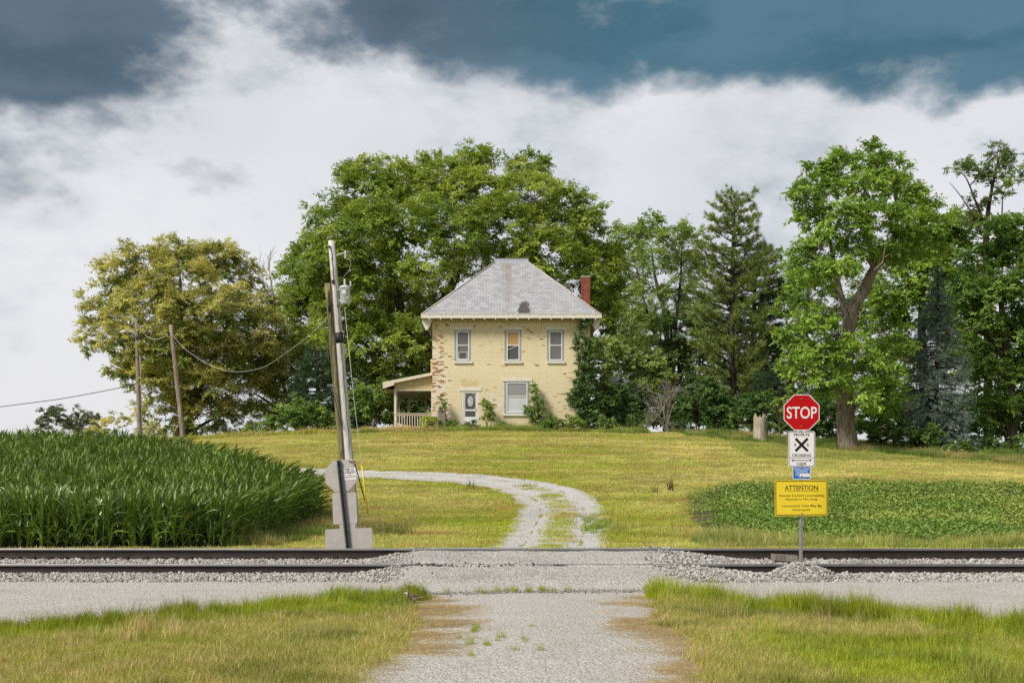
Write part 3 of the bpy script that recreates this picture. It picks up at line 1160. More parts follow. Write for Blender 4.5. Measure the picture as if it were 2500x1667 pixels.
# door with screen and oval etched panel
x0, x1, z0, z1 = OP['door']
door = frame(MB(), x0, x1, z0, z1, 0.11, 0.025, 0.16, wb=0.02).build('door', M_WHITE, house)
d0, d1 = x0 + 0.11, x1 - 0.11
leafm = frame(MB(), d0 + .004, d1 - .004, z0 + .03, z1 - .115, 0.07, 0.05, 0.10, wb=zoomz(1366) - z0, wt=0.03)
leafm.box(d0 + 0.07, d1 - 0.07, 0.052, 0.098, zoomz(1316), zoomz(1303))
leafm.build('door_leaf', M_WHITE2, door)
MB().box(d0 + .07, d1 - .07, 0.075, 0.08, zoomz(1303), z1 - 0.14).build('screen', M_GLASSDARK, door)
MB().box(d0 + .07, d1 - .07, 0.075, 0.08, zoomz(1366), zoomz(1316)).build('screen', M_GLASSDARK, door)
ov = MB()
cxo, czo = (d0 + d1) / 2, zoomz(1238)
ov.prism([(cxo + 0.165 * math.cos(a), czo + 0.30 * math.sin(a)) for a in np.linspace(0, 2 * math.pi, 28, endpoint=False)], 0.066, 0.073)
ov.build('oval_panel', simple('etched_oval', (0.40, 0.40, 0.40), 0.5, var=0.3, scale=12), door)
mm = MB()
for (ax, az, bx, bz) in ((-.33, .30, -.10, .42), (.33, .30, .10, .42), (-.33, -.52, -.20, -.38), (.33, -.52, .20, -.38), (-.33, .12, -.2, .30), (.33, -.05, .19, .30)):
    mm.tube([(cxo + ax, 0.069, czo + az), (cxo + bx, 0.069, czo + bz)], 0.012, 5)
tag(mm.build('scroll_work', MATS['etched_oval'], door), kind='stuff')
l = LINTEL['door']
MB().box(l[0], l[1], -0.018, 0.06, l[2], l[3]).build('lintel', M_WHITE, door)
MB().box(d1 - 0.05, d1 - 0.025, 0.02, 0.05, zoomz(1312) - .03, zoomz(1312) + .08).build('handle', M_RUST, door)

# ---- roof: hip cut off by a small deck
OV = 0.53
EX = (WX1 - WX0) / 2 + OV
CXR = (WX0 + WX1) / 2
EZ = zoomz(556)
DECK_HALF = 0.97
RUN = EX - DECK_HALF
DZ = 3.66
RD = DEPTH + 0.28 + OV * 2
roof = MB()
e0, e1 = -OV, RD - OV
dz = EZ + DZ
q = [(CXR - EX, e0, EZ), (CXR + EX, e0, EZ), (CXR + EX, e1, EZ), (CXR - EX, e1, EZ),
     (CXR - DECK_HALF, e0 + RUN, dz), (CXR + DECK_HALF, e0 + RUN, dz), (CXR + DECK_HALF, e1 - RUN, dz), (CXR - DECK_HALF, e1 - RUN, dz)]
roof.add(q, [(0, 1, 5, 4), (1, 2, 6, 5), (2, 3, 7, 6), (3, 0, 4, 7), (4, 5, 6, 7), (3, 2, 1, 0)])
roof = roof.build('roof', M_UNDERLAY, house)


def slope_frame(p0, p1, up0):
    """origin p0, u along the eave, v up the slope, n outward"""
    p0, p1, up0 = Vector(p0), Vector(p1), Vector(up0)
    u = (p1 - p0).normalized()
    w = up0 - p0
    v = (w - u * w.dot(u)).normalized()
    n = u.cross(v)
    return Matrix(((u.x, v.x, n.x, p0.x), (u.y, v.y, n.y, p0.y), (u.z, v.z, n.z, p0.z), (0, 0, 0, 1)))


SL = math.hypot(RUN, DZ)
ROWS = 24
EXPO = SL / ROWS
SWID = 0.325
front_m = slope_frame(q[0], q[1], q[4])
me_sh = MB()
me_sh.add([(-SWID / 2 + .004, 0, 0.004), (SWID / 2 - .004, 0, 0.004), (SWID / 2 - .004, EXPO * 1.25, 0.002), (-SWID / 2 + .004, EXPO * 1.25, 0.002),
           (-SWID / 2 + .004, 0, 0.026), (SWID / 2 - .004, 0, 0.026), (SWID / 2 - .004, EXPO * 1.25, 0.006), (-SWID / 2 + .004, EXPO * 1.25, 0.006)],
          [(4, 5, 6, 7), (0, 1, 5, 4), (1, 2, 6, 5), (3, 0, 4, 7)])
me_sh = me_sh.mesh('shingle', M_SHINGLE)


def shingle_rows(width, taper_run):
    """yield (row, u0, u1, v) on a slope whose eave is `width` long and whose hips take taper_run from each end over the whole slope"""
    for r in range(ROWS):
        v = r * EXPO
        cut = taper_run * (v + EXPO * 0.5) / SL
        a, b = cut + 0.02, width - cut - 0.02
        u = (math.floor(a / SWID) - (0.5 if r % 2 else 0)) * SWID
        while u < b:
            s0, s1 = max(u, a), min(u + SWID, b)
            if s1 - s0 > 0.05:
                yield r, s0, s1, v
            u += SWID


rest = MB()
cnt = 0
for r, s0, s1, v in shingle_rows(2 * EX, RUN):
    full = abs((s1 - s0) - SWID) < 1e-6
    jz = random.uniform(0, 0.004)
    ja = random.uniform(-0.012, 0.012)
    jv = random.uniform(-0.012, 0.004)
    if full and cnt < 300:
        mm = front_m @ Matrix.Translation(((s0 + s1) / 2, v + jv, jz)) @ Matrix.Rotation(ja, 4, 'Z')
        o = bpy.data.objects.new('shingle', me_sh)
        o.parent = roof
        o.matrix_local = mm
        COL.objects.link(o)
        cnt += 1
    else:
        h = (s1 - s0) / 2 - 0.004
        mm = front_m @ Matrix.Translation(((s0 + s1) / 2, v + jv, jz))
        rest.add([mm @ Vector(p) for p in [(-h, 0, .004), (h, 0, .004), (h, EXPO * 1.2, .002), (-h, EXPO * 1.2, .002), (-h, 0, .026), (h, 0, .026), (h, EXPO * 1.2, .006), (-h, EXPO * 1.2, .006)]],
                 [(4, 5, 6, 7), (0, 1, 5, 4), (1, 2, 6, 5), (3, 0, 4, 7)])
for fm, wd in ((slope_frame(q[1], q[2], q[5]), RD), (slope_frame(q[3], q[0], q[7]), RD)):
    for r, s0, s1, v in shingle_rows(wd, RUN):
        h = (s1 - s0) / 2 - 0.004
        mm = fm @ Matrix.Translation(((s0 + s1) / 2, v, 0))
        rest.add([mm @ Vector(p) for p in [(-h, 0, .004), (h, 0, .004), (h, EXPO * 1.2, .002), (-h, EXPO * 1.2, .002), (-h, 0, .026), (h, 0, .026), (h, EXPO * 1.2, .006), (-h, EXPO * 1.2, .006)]],
                 [(4, 5, 6, 7), (0, 1, 5, 4), (1, 2, 6, 5), (3, 0, 4, 7)])
tag(rest.build('remaining_shingles', M_SHINGLE, roof), kind='stuff')
for a, b in ((0, 4), (1, 5), (2, 6), (3, 7)):
    pa, pb = Vector(q[a]), Vector(q[b])
    MB().tube([pa + Vector((0, 0, .03)), pb + Vector((0, 0, .03))], 0.055, 6).build('hip_cap', M_RUSTYTRIM, roof)
dk = frame(MB(), CXR - DECK_HALF - .03, CXR + DECK_HALF + .03, 0, 1, 0.01, 0, 1)
dk = MB()
dk.box(CXR - DECK_HALF - .05, CXR + DECK_HALF + .05, e0 + RUN - .05, e0 + RUN + .04, dz - .03, dz + .20)
dk.box(CXR - DECK_HALF - .05, CXR + DECK_HALF + .05, e1 - RUN - .04, e1 - RUN + .05, dz - .03, dz + .20)
dk.box(CXR - DECK_HALF - .05, CXR - DECK_HALF + .04, e0 + RUN + .04, e1 - RUN - .04, dz - .03, dz + .20)
dk.box(CXR + DECK_HALF - .04, CXR + DECK_HALF + .05, e0 + RUN + .04, e1 - RUN - .04, dz - .03, dz + .20)
dk.box(CXR - DECK_HALF - .07, CXR + DECK_HALF + .07, e0 + RUN - .07, e1 - RUN + .07, dz + .20, dz + .225)
dk.build('roof_deck_band', M_ROOFMETAL, roof)

# eaves: soffit, box gutter with straps, dentils
GZ0, GZ1 = zoomz(589), zoomz(553)
gut = MB()
gut.box(CXR - EX - .06, CXR + EX + .06, e0 - .16, e0 - .135, GZ0, GZ1)
gut.box(CXR - EX - .06, CXR + EX + .06, e0 - .135, e0 + .02, GZ0, GZ0 + .02)
gut.box(CXR - EX - .075, CXR - EX - .05, e0 - .17, RD - OV, GZ0 - .003, GZ1 + .003)
gut.box(CXR + EX + .05, CXR + EX + .075, e0 - .17, RD - OV, GZ0 - .003, GZ1 + .003)
gut.box(CXR - EX - .07, CXR + EX + .07, e0 - .185, e0 - .16, GZ1 - .03, GZ1 + .006)
gut = gut.build('gutter', M_WHITE, house)
for i in range(16):
    zx = 425 + i * (1735 - 425) / 15.0
    xk = zoomx(zx)
    MB().box(xk - .016, xk + .016, e0 - .20, e0 - .186, GZ1 - .06, GZ1 + .02).build('gutter_strap', M_WHITE, gut)
    MB().box(xk - .02, xk + .02, e0 - .19, e0 - .12, GZ0 - .10, GZ0 - .002).build('gutter_bracket', M_WHITE, gut)
MB().box(CXR - EX - .04, CXR + EX + .04, e0 - .13, 0.02, GZ0 + .022, GZ0 + .05).build('soffit', M_SOFFIT, house)
MB().box(CXR - EX - .04, WX0 + .02, 0.021, RD - OV, GZ0 + .022, GZ0 + .05).build('soffit', M_SOFFIT, house)
MB().box(WX1 - .02, CXR + EX + .04, 0.021, RD - OV, GZ0 + .022, GZ0 + .05).build('soffit', M_SOFFIT, house)
den = MB()
xk = WX0 + 0.02
while xk < WX1 - .08:
    den.box(xk, xk + 0.07, -0.10, -0.012, WTOP + .02, WTOP + .105)
    xk += 0.135
tag(den.build('dentils', M_CREAM2, house), kind='stuff')
MB().box(WX0 - .01, WX1 + .01, -0.06, 0.3, WTOP + .105, GZ0 + .02).build('frieze', M_CREAM, house)
MB().box(WX0 - .005, WX1 + .005, -0.011, 0.3, WTOP + .002, WTOP + .104).build('frieze', M_CREAM, house)
# eave returns on the left: curled end boards
for sx, sgn in ((CXR - EX - .05, -1), (CXR + EX + .05, 1)):
    er = MB()
    er.prism([(sx, GZ0), (sx - sgn * .62, GZ0), (sx - sgn * .50, GZ0 - .28), (sx - sgn * .34, GZ0 - .62), (sx - sgn * .22, GZ0 - .62), (sx - sgn * .08, GZ0 - .30)], e0 + 0.15, e0 + 0.30)
    er.build('eave_return', M_WHITE, house)

# downpipe on the right corner
MB().tube([(zoomx(1690), -0.12, GZ0), (zoomx(1688), -0.07, GZ0 - .5), (zoomx(1685), -0.07, BASE_Z + .4)], 0.05, 8).build('downpipe', M_CREAM2, house)

# chimney with red bricks
CH_Y = 4.6
s_ = (HYD + CH_Y) / HYD
chx0, chx1 = hx(1420.0) * s_, hx(1441.0) * s_
chz1 = ZC + (HY - 674) * (HYD + CH_Y) / F
chz0 = EZ + 0.1
chim = MB().box(chx0 + .015, chx1 - .015, CH_Y + .015, CH_Y + .50, chz0, chz1 - .06)
chim = chim.build('chimney', simple('red_mortar', (0.20, 0.13, 0.10), 0.95, var=0.2), house)


def red_colour(x, z):
    n = len(x)
    c = np.array([0.24, 0.070, 0.045])[None] * (0.7 + 0.6 * RNG.random((n, 1)))
    k = RNG.random(n) < 0.06
    c[k] = np.array([0.38, 0.26, 0.2])
    return c


VV, FF, CC = [], [], []
for M_, wd in ((Matrix.Translation((chx0, CH_Y, 0)), chx1 - chx0), (Matrix.Translation((chx0, CH_Y + .515, 0)) @ Matrix.Rotation(R(-90), 4, 'Z'), .515),
               (Matrix.Translation((chx1, CH_Y, 0)) @ Matrix.Rotation(R(90), 4, 'Z'), .515)):
    v_, f_, c_ = brick_courses(0.0, wd, chz0, chz1 - .06, [], proud=0.004, depth=0.02, course=0.083, length=0.245, gap=0.013, colour=red_colour)
    FF.append(f_ + sum(len(a) for a in VV))
    VV.append(np.array([M_ @ Vector(p) for p in v_]))
    CC.append(c_)
tag(link_mesh('bricks', np_mesh('bricks', np.concatenate(VV), np.concatenate(FF), M_REDBRICK, np.concatenate(CC)), chim), kind='stuff')
MB().box(chx0 - .02, chx1 + .02, CH_Y - .02, CH_Y + .54, chz1 - .06, chz1).build('chimney_cap', simple('pale_mortar', (0.42, 0.36, 0.30), 0.9), chim)

# ---- side porch on the left


def pzx(zx):
    return hx(920 + zx * 160.0 / 1254.0)


def pzz(zy):
    return hz(860 + zy * 200.0 / 1568.0)


porch = empty('porch', (0, 0.6, 0), parent=house)
PY1 = 6.6
xt, xw = pzx(118), WX0 - .01
zt, zw = pzz(570), pzz(385)
pr = MB()
pr.add([(xt, -.35, zt), (xw, -.35, zw), (xw, PY1, zw), (xt, PY1, zt), (xt, -.35, zt - .10), (xw, -.35, zw - .10), (xw, PY1, zw - .10), (xt, PY1, zt - .10)],
       [(0, 1, 2, 3), (7, 6, 5, 4), (0, 4, 5, 1), (1, 5, 6, 2), (2, 6, 7, 3), (3, 7, 4, 0)])
pr.build('porch_roof', M_UNDERLAY, porch)
fb = MB()
xf = pzx(322)
fb.prism([(xt - .02, zt + .03), (xt - .02, zt - .40 + .05), (xf, pzz(620)), (xf, pzz(582)), (xw, pzz(432)), (xw, zw + .03)], -.39, -.352)
fb.box(xt - .04, xt - .021, -.39, PY1, zt - .33, zt + .03)
fb.build('porch_fascia', M_CREAM2, porch)
MB().add([(xt, -.34, zt - .36), (xf, -.34, pzz(700)), (xf, PY1, pzz(700)), (xt, PY1, zt - .36)], [(0, 1, 2, 3)]).build('porch_soffit', M_SOFFIT, porch)
xg0 = pzx(320)
for ya, yb2 in ((-.06, -.01), (PY1 - .1, PY1 - .05)):
    MB().prism([(xg0, pzz(700)), (xw, pzz(700)), (xw, pzz(425)), (xg0, pzz(582))], ya, yb2).build('porch_gable', M_CREAM, porch)
zb0 = BASE_Z + 0.1
for a, b in ((pzx(314), pzx(356)), (pzx(1030), pzx(1056))):
    MB().box(a, b, -.08, .04, zb0, pzz(698)).build('porch_post', M_CREAM2, porch)
MB().box(pzx(356), pzx(1030), -.07, .03, pzz(722), pzz(701)).build('porch_beam', M_CREAM2, porch)
MB().box(pzx(360), pzx(378), -.05, .02, pzz(1155), pzz(723)).build('screen_frame', M_GREYWOOD, porch)
# inside of the porch: ceiling, far wall with a window opening, side posts
MB().box(pzx(325), xw - .02, .05, PY1 - .11, pzz(712), pzz(702)).build('porch_ceiling', M_DARKROOM, porch)
zf0 = BASE_Z + .35
MB().box(pzx(325), xw - .02, .05, PY1 - .11, zb0 - .1, zf0).build('porch_floor', M_GREYWOOD, porch)
sp = MB()
for yy in (2.2, 4.4):
    sp.box(pzx(330), pzx(352), yy, yy + .1, zf0, pzz(714))
sp.box(pzx(330), pzx(345), .05, PY1 - .12, zf0 + .85, zf0 + .92)
sp.build('side_rail', M_GREYWOOD, porch)
k_ = (HYD + .6 + PY1) / (HYD + .6)
bw = MB()
for a, b, c, d in ((575, 628, 1150, 720), (905, 945, 1150, 880), (628, 905, 912, 880)):
    bw.box(pzx(a) * k_, pzx(b) * k_, PY1 - .2, PY1 - .12, ZC + (pzz(c) - ZC) * k_, ZC + (pzz(d) - ZC) * k_ - .05)
bw.build('back_window_frame', M_CREAM2, porch)
rl = MB()
rl.box(pzx(318), pzx(1052), -.10, .06, pzz(1166), pzz(1153))
rl.box(pzx(357), pzx(1030), -.05, .01, pzz(1200), pzz(1172))
rl.box(pzx(357), pzx(1030), -.05, .01, pzz(1440), pzz(1415))
rl = rl.build('porch_railing', M_CREAM2, porch)
for i in range(14):
    xk = pzx(366 + i * 49.5)
    MB().box(xk - .022, xk + .022, -.045, .0, pzz(1415), pzz(1200)).build('baluster', M_CREAM2, rl)
# boxed piece of wall above the porch roof
MB().box(pzx(1003), WX0 - .005, 1.2, 2.6, pzz(385) - .05, pzz(135)).build('side_bay', M_CREAM, house)
MB().box(pzx(1000), WX0 - .004, 1.17, 2.65, pzz(135), pzz(92)).build('side_bay_cap', M_CREAM2, house)

# small outbuilding to the right, among the shrubs
OBY = 78.0
ob = empty('shed', (0, OBY, 0))
tag(ob, 'small cream shed with grey hipped roof among shrubs right of the house', 'shed')
c0 = W(1470, 1000, OBY)
c1 = W(1553, 940, OBY)
zroof = W(0, 943, OBY).z
gz = tz(7, OBY)
MB().box(c0.x, c1.x - .15, 0, 3.0, gz - .2, zroof - .02).build('wall', M_CREAM2, ob)
rf = MB()
xa, xb_ = W(1455, 0, OBY).x, W(1566, 0, OBY).x
zt_ = W(0, 918, OBY).z
rf.add([(xa, -.3, zroof), (xb_, -.3, zroof), (xb_, 3.3, zroof), (xa, 3.3, zroof), (xa + .9, 1.2, zt_), (xb_ - 1.1, 1.2, zt_), (xb_ - 1.1, 1.8, zt_), (xa + .9, 1.8, zt_),
        (xa, -.3, zroof - .12), (xb_, -.3, zroof - .12), (xb_, 3.3, zroof - .12), (xa, 3.3, zroof - .12)],
       [(0, 1, 5, 4), (1, 2, 6, 5), (2, 3, 7, 6), (3, 0, 4, 7), (4, 5, 6, 7), (0, 8, 9, 1), (1, 9, 10, 2), (2, 10, 11, 3), (3, 11, 8, 0), (11, 10, 9, 8)])
rf.build('roof', simple('shed_roofing', (0.27, 0.27, 0.28), 0.8, var=0.15, scale=9), ob)
MB().box(c0.x - .06, c0.x + .1, -.05, -.005, gz, zroof - .13).build('corner_board', M_WHITE, ob)

# planter post with vine by the house corner (wooden box)
pp = empty('wooden_planter_post', (hx(1080), 69.55, tz(hx(1080), 69.55)))
tag(pp, 'short grey weathered wooden box post below the corner vine, left of the house door', 'post')
ztop = hz(1003) - pp.location.z
for i in range(4):
    MB().box(-.20 + i * .10, -.105 + i * .10, -.20, -.18, -.1, ztop - .05 + random.uniform(-.02, .02)).build('board', M_GREYWOOD, pp)
MB().box(-.19, .19, -.178, .18, -.1, ztop - .07).build('box', M_GREYWOOD, pp)
MB().box(-.24, .24, -.23, .21, ztop - .045, ztop).build('cap', M_GREYWOOD, pp)
# ------------------------------------------------------------------ scattering: pieces instanced on points by one node group
def scatter_group():
    ng = bpy.data.node_groups.new('scatter', 'GeometryNodeTree')
    ng.interface.new_socket('Geometry', in_out='INPUT', socket_type='NodeSocketGeometry')
    ng.interface.new_socket('Pieces', in_out='INPUT', socket_type='NodeSocketCollection')
    ng.interface.new_socket('Geometry', in_out='OUTPUT', socket_type='NodeSocketGeometry')
    n, l = ng.nodes, ng.links
    gi = n.new('NodeGroupInput')
    go = n.new('NodeGroupOutput')
    ci = n.new('GeometryNodeCollectionInfo')
    ci.inputs['Separate Children'].default_value = True
    ci.inputs['Reset Children'].default_value = True
    l.new(gi.outputs['Pieces'], ci.inputs['Collection'])
    ip = n.new('GeometryNodeInstanceOnPoints')
    ip.inputs['Pick Instance'].default_value = True
    l.new(gi.outputs['Geometry'], ip.inputs['Points'])
    l.new(ci.outputs[0], ip.inputs['Instance'])

    def attr(nm, ty):
        a = n.new('GeometryNodeInputNamedAttribute')
        a.data_type = ty
        a.inputs['Name'].default_value = nm
        return [o for o in a.outputs if o.enabled and o.name == 'Attribute'][0]
    l.new(attr('idx', 'INT'), ip.inputs['Instance Index'])
    er = n.new('FunctionNodeEulerToRotation')
    l.new(attr('rot', 'FLOAT_VECTOR'), er.inputs[0])
    l.new(er.outputs[0], ip.inputs['Rotation'])
    l.new(attr('scl', 'FLOAT_VECTOR'), ip.inputs['Scale'])
    l.new(ip.outputs[0], go.inputs[0])
    return ng


NG = scatter_group()
PIECES = {}


def scatter(name, pieces, pos, rotz, scl, tint=None, idx=None, label=None, cat=None, tilt=0.0, rot=None, parent=None):
    """pieces: meshes; pos (N,3); every point gets one piece"""
    n = len(pos)
    np_ = len(pieces)
    key = tuple(me.name for me in pieces)
    co = PIECES.get(key)
    if co is None:
        co = PIECES[key] = bpy.data.collections.new('pieces_' + name)
        for i, me in enumerate(pieces):
            co.objects.link(bpy.data.objects.new('%03d_%s' % (i, me.name), me))
    me = bpy.data.meshes.new(name)
    me.vertices.add(n)
    me.vertices.foreach_set('co', np.ascontiguousarray(pos, np.float32).ravel())
    if rot is None:
        rot = np.zeros((n, 3))
        rot[:, 2] = rotz
        if tilt:
            rot[:, :2] = RNG.normal(size=(n, 2)) * tilt
    scl = np.asarray(scl, float)
    if scl.ndim == 1:
        scl = np.repeat(scl[:, None], 3, 1)
    if idx is None:
        idx = RNG.integers(0, np_, n)
    if tint is None:
        tint = np.ones((n, 3))
    a = me.attributes.new('rot', 'FLOAT_VECTOR', 'POINT')
    a.data.foreach_set('vector', np.ascontiguousarray(rot, np.float32).ravel())
    a = me.attributes.new('scl', 'FLOAT_VECTOR', 'POINT')
    a.data.foreach_set('vector', np.ascontiguousarray(scl, np.float32).ravel())
    a = me.attributes.new('idx', 'INT', 'POINT')
    a.data.foreach_set('value', np.ascontiguousarray(idx, np.int32))
    a = me.attributes.new('tint', 'FLOAT_COLOR', 'POINT')
    t4 = np.ones((n, 4), np.float32)
    t4[:, :3] = tint
    a.data.foreach_set('color', t4.ravel())
    o = link_mesh(name, me, parent)
    md = o.modifiers.new('scatter', 'NODES')
    md.node_group = NG
    ident = [s.identifier for s in NG.interface.items_tree if s.name == 'Pieces'][0]
    md[ident] = co
    tag(o, label, cat, kind='stuff')
    return o


# ------------------------------------------------------------------ crossing signs
def sign_mat(name, col, rough=0.4, wear=0.06):
    m, t, b = new_mat(name)
    pos = t.new('ShaderNodeTexCoord').outputs['Object']
    n = t.noise(pos, 6, 6, 0.65)
    c = t.mix(t.math('MULTIPLY', t.step(n, 0.45, 0.8), wear * 4), col, tuple(k * 0.75 + 0.04 for k in col))
    t.put(b.inputs['Base Color'], c)
    b.inputs['Roughness'].default_value = rough
    b.inputs['Specular IOR Level'].default_value = 0.15
    return m


M_RED = sign_mat('sign_red', (0.37, 0.003, 0.005), 0.5, 0.02)
M_SWHITE = sign_mat('sign_white', (0.64, 0.62, 0.62), 0.4, 0.05)
M_YELLOW = sign_mat('sign_yellow', (0.66, 0.49, 0.028), 0.4, 0.03)
M_BLUE = sign_mat('sign_blue', (0.014, 0.105, 0.40), 0.4, 0.03)
M_BLACK = sign_mat('sign_black', (0.012, 0.011, 0.011), 0.5, 0.0)
M_PALE = sign_mat('sign_pale_edge', (0.60, 0.52, 0.18), 0.4, 0.0)
M_LBLUE = sign_mat('sign_light_blue_print', (0.58, 0.66, 0.80), 0.4, 0.0)
M_BACK = simple('sign_back_aluminium', (0.42, 0.39, 0.365), 0.55, metal=0.15, var=0.08, scale=5, dirt=(0.33, 0.30, 0.27), dirt_amt=0.02, dscale=4)
M_GALV = simple('galvanised_post', (0.30, 0.30, 0.31), 0.5, metal=0.5, var=0.15, scale=20)
M_DKGALV = simple('dark_galvanised_post', (0.055, 0.056, 0.062), 0.55, metal=0.3, var=0.25, scale=20)
M_BOLT = simple('bolt_metal', (0.22, 0.21, 0.20), 0.45, metal=0.6)
M_HOLE = simple('hole_black', (0.006, 0.006, 0.006), 0.9)


def rrect(w, h, r, n=5):
    p = []
    for cx, cz, a0 in ((w / 2 - r, h / 2 - r, 0), (-w / 2 + r, h / 2 - r, 90), (-w / 2 + r, -h / 2 + r, 180), (w / 2 - r, -h / 2 + r, 270)):
        for k in range(n + 1):
            a = R(a0 + 90 * k / n)
            p.append((cx + r * math.cos(a), cz + r * math.sin(a)))
    return p


def octagon(flat):
    r = flat / 2 / math.cos(R(22.5))
    return [(r * math.cos(R(22.5 + 45 * k)), r * math.sin(R(22.5 + 45 * k))) for k in range(8)]


def ring(outer, inner, y0, y1, mb=None):
    """flat border between two outlines with the same number of points"""
    mb = mb or MB()
    n = len(outer)
    vs = [(x, y0, z) for x, z in outer] + [(x, y0, z) for x, z in inner] + [(x, y1, z) for x, z in outer] + [(x, y1, z) for x, z in inner]
    fs = []
    for i in range(n):
        j = (i + 1) % n
        fs += [(i, j, n + j, n + i), (2 * n + i, 3 * n + i, 3 * n + j, 2 * n + j), (i, 2 * n + i, 2 * n + j, j), (n + i, n + j, 3 * n + j, 3 * n + i)]
    return mb.add(vs, fs)


def text(name, body, cap, x, z, parent, mat, y=-0.0012, xs=1.0, bold=0.0, space=1.0, align='CENTER', width=None, rot=0.0):
    """flat printed lettering, cap = capital height in metres; sits on the panel's face"""
    cu = bpy.data.curves.new(name, 'FONT')
    cu.body = body
    cu.size = cap / 0.729
    cu.align_x = align
    cu.align_y = 'BOTTOM_BASELINE'
    cu.space_character = space
    cu.offset = bold
    cu.extrude = 0.0004
    cu.resolution_u = 6
    cu.materials.append(mat)
    o = bpy.data.objects.new(name, cu)
    COL.objects.link(o)
    bpy.context.view_layer.update()
    if width:
        xs = width / max(o.dimensions.x, 1e-6)
    dg = bpy.context.evaluated_depsgraph_get()
    me = bpy.data.meshes.new_from_object(o.evaluated_get(dg))
    bpy.data.objects.remove(o)
    o = bpy.data.objects.new(name, me)
    COL.objects.link(o)
    o.parent = parent
    o.location = (x, y, z - cap / 2)
    o.rotation_euler = (R(90), 0, 0)
    o.scale = (xs, 1, 1)
    return o


def bolt(parent, x, z, y=-0.004):
    MB().lathe([(0.011, 0), (0.011, 0.006), (0.006, 0.009)], 8, Matrix.Translation((x, y, z)) @ Matrix.Rotation(R(90), 4, 'X')).build('bolt', M_BOLT, parent)


def u_post(h, mat, parent, z0=0.0, w=0.06, y=0.02, front_holes=True, side=1):
    """perforated U-channel: web, two flanges, lips; side=1 has its web in front"""
    m = MB()
    m.box(-w * .28, w * .28, y, y + .004, z0, h)
    for s in (-1, 1):
        m.box(s * w * .28 - .002, s * w * .28 + .002, y + .0045, y + .028 * side if side > 0 else y + .028, z0, h)
        m.box(min(s * w * .28, s * w * .5), max(s * w * .28, s * w * .5), y + .0285, y + .032, z0, h)
    po = m.build('post', mat, parent)
    hm = MB()
    z = z0 + 0.05
    while z < h - 0.02:
        hm.box(-.0045, .0045, y - .0012, y - .0002, z - .006, z + .006)
        z += 0.0254 * 1.0
    tag(hm.build('holes', M_HOLE, po), kind='stuff')
    return po


def panel(name, outline, mat, parent, loc, rot=(0, 0, 0), th=0.003):
    return MB().prism(outline, 0.0, th).build(name, mat, parent, loc, rot)


# --- front-facing assembly at the near side, right of the road
SY = 21.0
sx0 = (1957 - CX) * SY / F
sgn = empty('crossing_sign', (sx0, SY, 0.25))
tag(sgn, 'tall post with red STOP octagon above white, blue and yellow railroad warning panels', 'road sign')
zb = 0.25
u_post(2.914 + .31 - zb, M_GALV, sgn, z0=-0.35, w=0.062)
stop = panel('stop_panel', octagon(0.615), M_RED, sgn, (0, 0, 2.914 - zb))
ring(octagon(0.613), octagon(0.588), -0.0022, -0.0005).build('white_border', M_SWHITE, stop)
text('lettering', 'STOP', 0.205, 0.0, 0.004, stop, M_SWHITE, bold=0.003, width=0.515)
bolt(stop, 0, 0.235)
bolt(stop, 0, -0.235)
pc = panel('private_crossing_panel', rrect(.462, .612, .035), M_SWHITE, sgn, (0, 0, 2.288 - zb))
ring(rrect(.440, .590, .030), rrect(.424, .574, .024), -0.0022, -0.0005).build('black_border', M_BLACK, pc)
text('lettering', 'PRIVATE', .046, 0, .246, pc, M_BLACK, bold=.0012, width=.27)
text('lettering', 'CROSSING', .046, 0, -.104, pc, M_BLACK, bold=.0012, width=.325)
text('lettering', 'LOOK', .048, 0, -.247, pc, M_BLACK, bold=.0012, width=.17)
text('lettering', 'R', .050, -.108, .074, pc, M_BLACK, bold=.0012, width=.036)
text('lettering', 'R', .050, .108, .074, pc, M_BLACK, bold=.0012, width=.036)
xm = MB()
for a in (45, -45):
    xm.prism([(-.150, -.0215), (.150, -.0215), (.150, .0215), (-.150, .0215)], -0.0022 - (.0012 if a > 0 else 0), -0.0004, m=Matrix.Translation((0, 0, .074)) @ Matrix.Rotation(R(a * 1.02), 4, 'Y'))
xm.build('crossbuck_mark', M_BLACK, pc)
ar = MB()
ar.prism([(-.213, -.150), (.213, -.150), (.213, -.1435), (-.213, -.1435)], -0.0021, -0.0004)
zc_ = -.192
ar.prism([(-.14, zc_ - .005), (.14, zc_ - .005), (.14, zc_ + .005), (-.14, zc_ + .005)], -0.0022, -0.0004)
ar.prism([(.177, zc_), (.138, zc_ + .020), (.138, zc_ - .020)], -0.0024, -0.0004)
ar.prism([(-.177, zc_), (-.138, zc_ - .020), (-.138, zc_ + .020)], -0.0024, -0.0004)
ar.build('arrow_and_line', M_BLACK, pc)
bolt(pc, 0, .272)
bolt(pc, 0, -.27)
bl = panel('emergency_panel', rrect(.306, .226, .026), M_BLUE, sgn, (0, -0.006, 1.882 - zb))
ring(rrect(.305, .225, .0255), rrect(.287, .207, .019), -0.0022, -0.0005).build('white_border', M_SWHITE, bl)
text('lettering', 'REPORT PROBLEM', .026, 0, .068, bl, M_LBLUE, bold=.0005, width=.255)
text('lettering', 'OR EMERGENCY', .026, 0, .033, bl, M_LBLUE, bold=.0005, width=.22)
text('lettering', '1-800-946-4744', .026, 0, -.002, bl, M_LBLUE, bold=.0005, width=.225)
text('lettering', 'X-ING', .024, -.075, -.037, bl, M_LBLUE, bold=.0004, width=.075)
text('lettering', 'Norfolk Southern', .011, 0, -.083, bl, M_LBLUE, bold=.0001, width=.14)
MB().prism([(-.037, -.067), (.140, -.067), (.140, -.016), (-.037, -.016)], -0.0060, -0.0045).build('blank_sticker', M_SWHITE, bl)
bolt(bl, 0, .088)
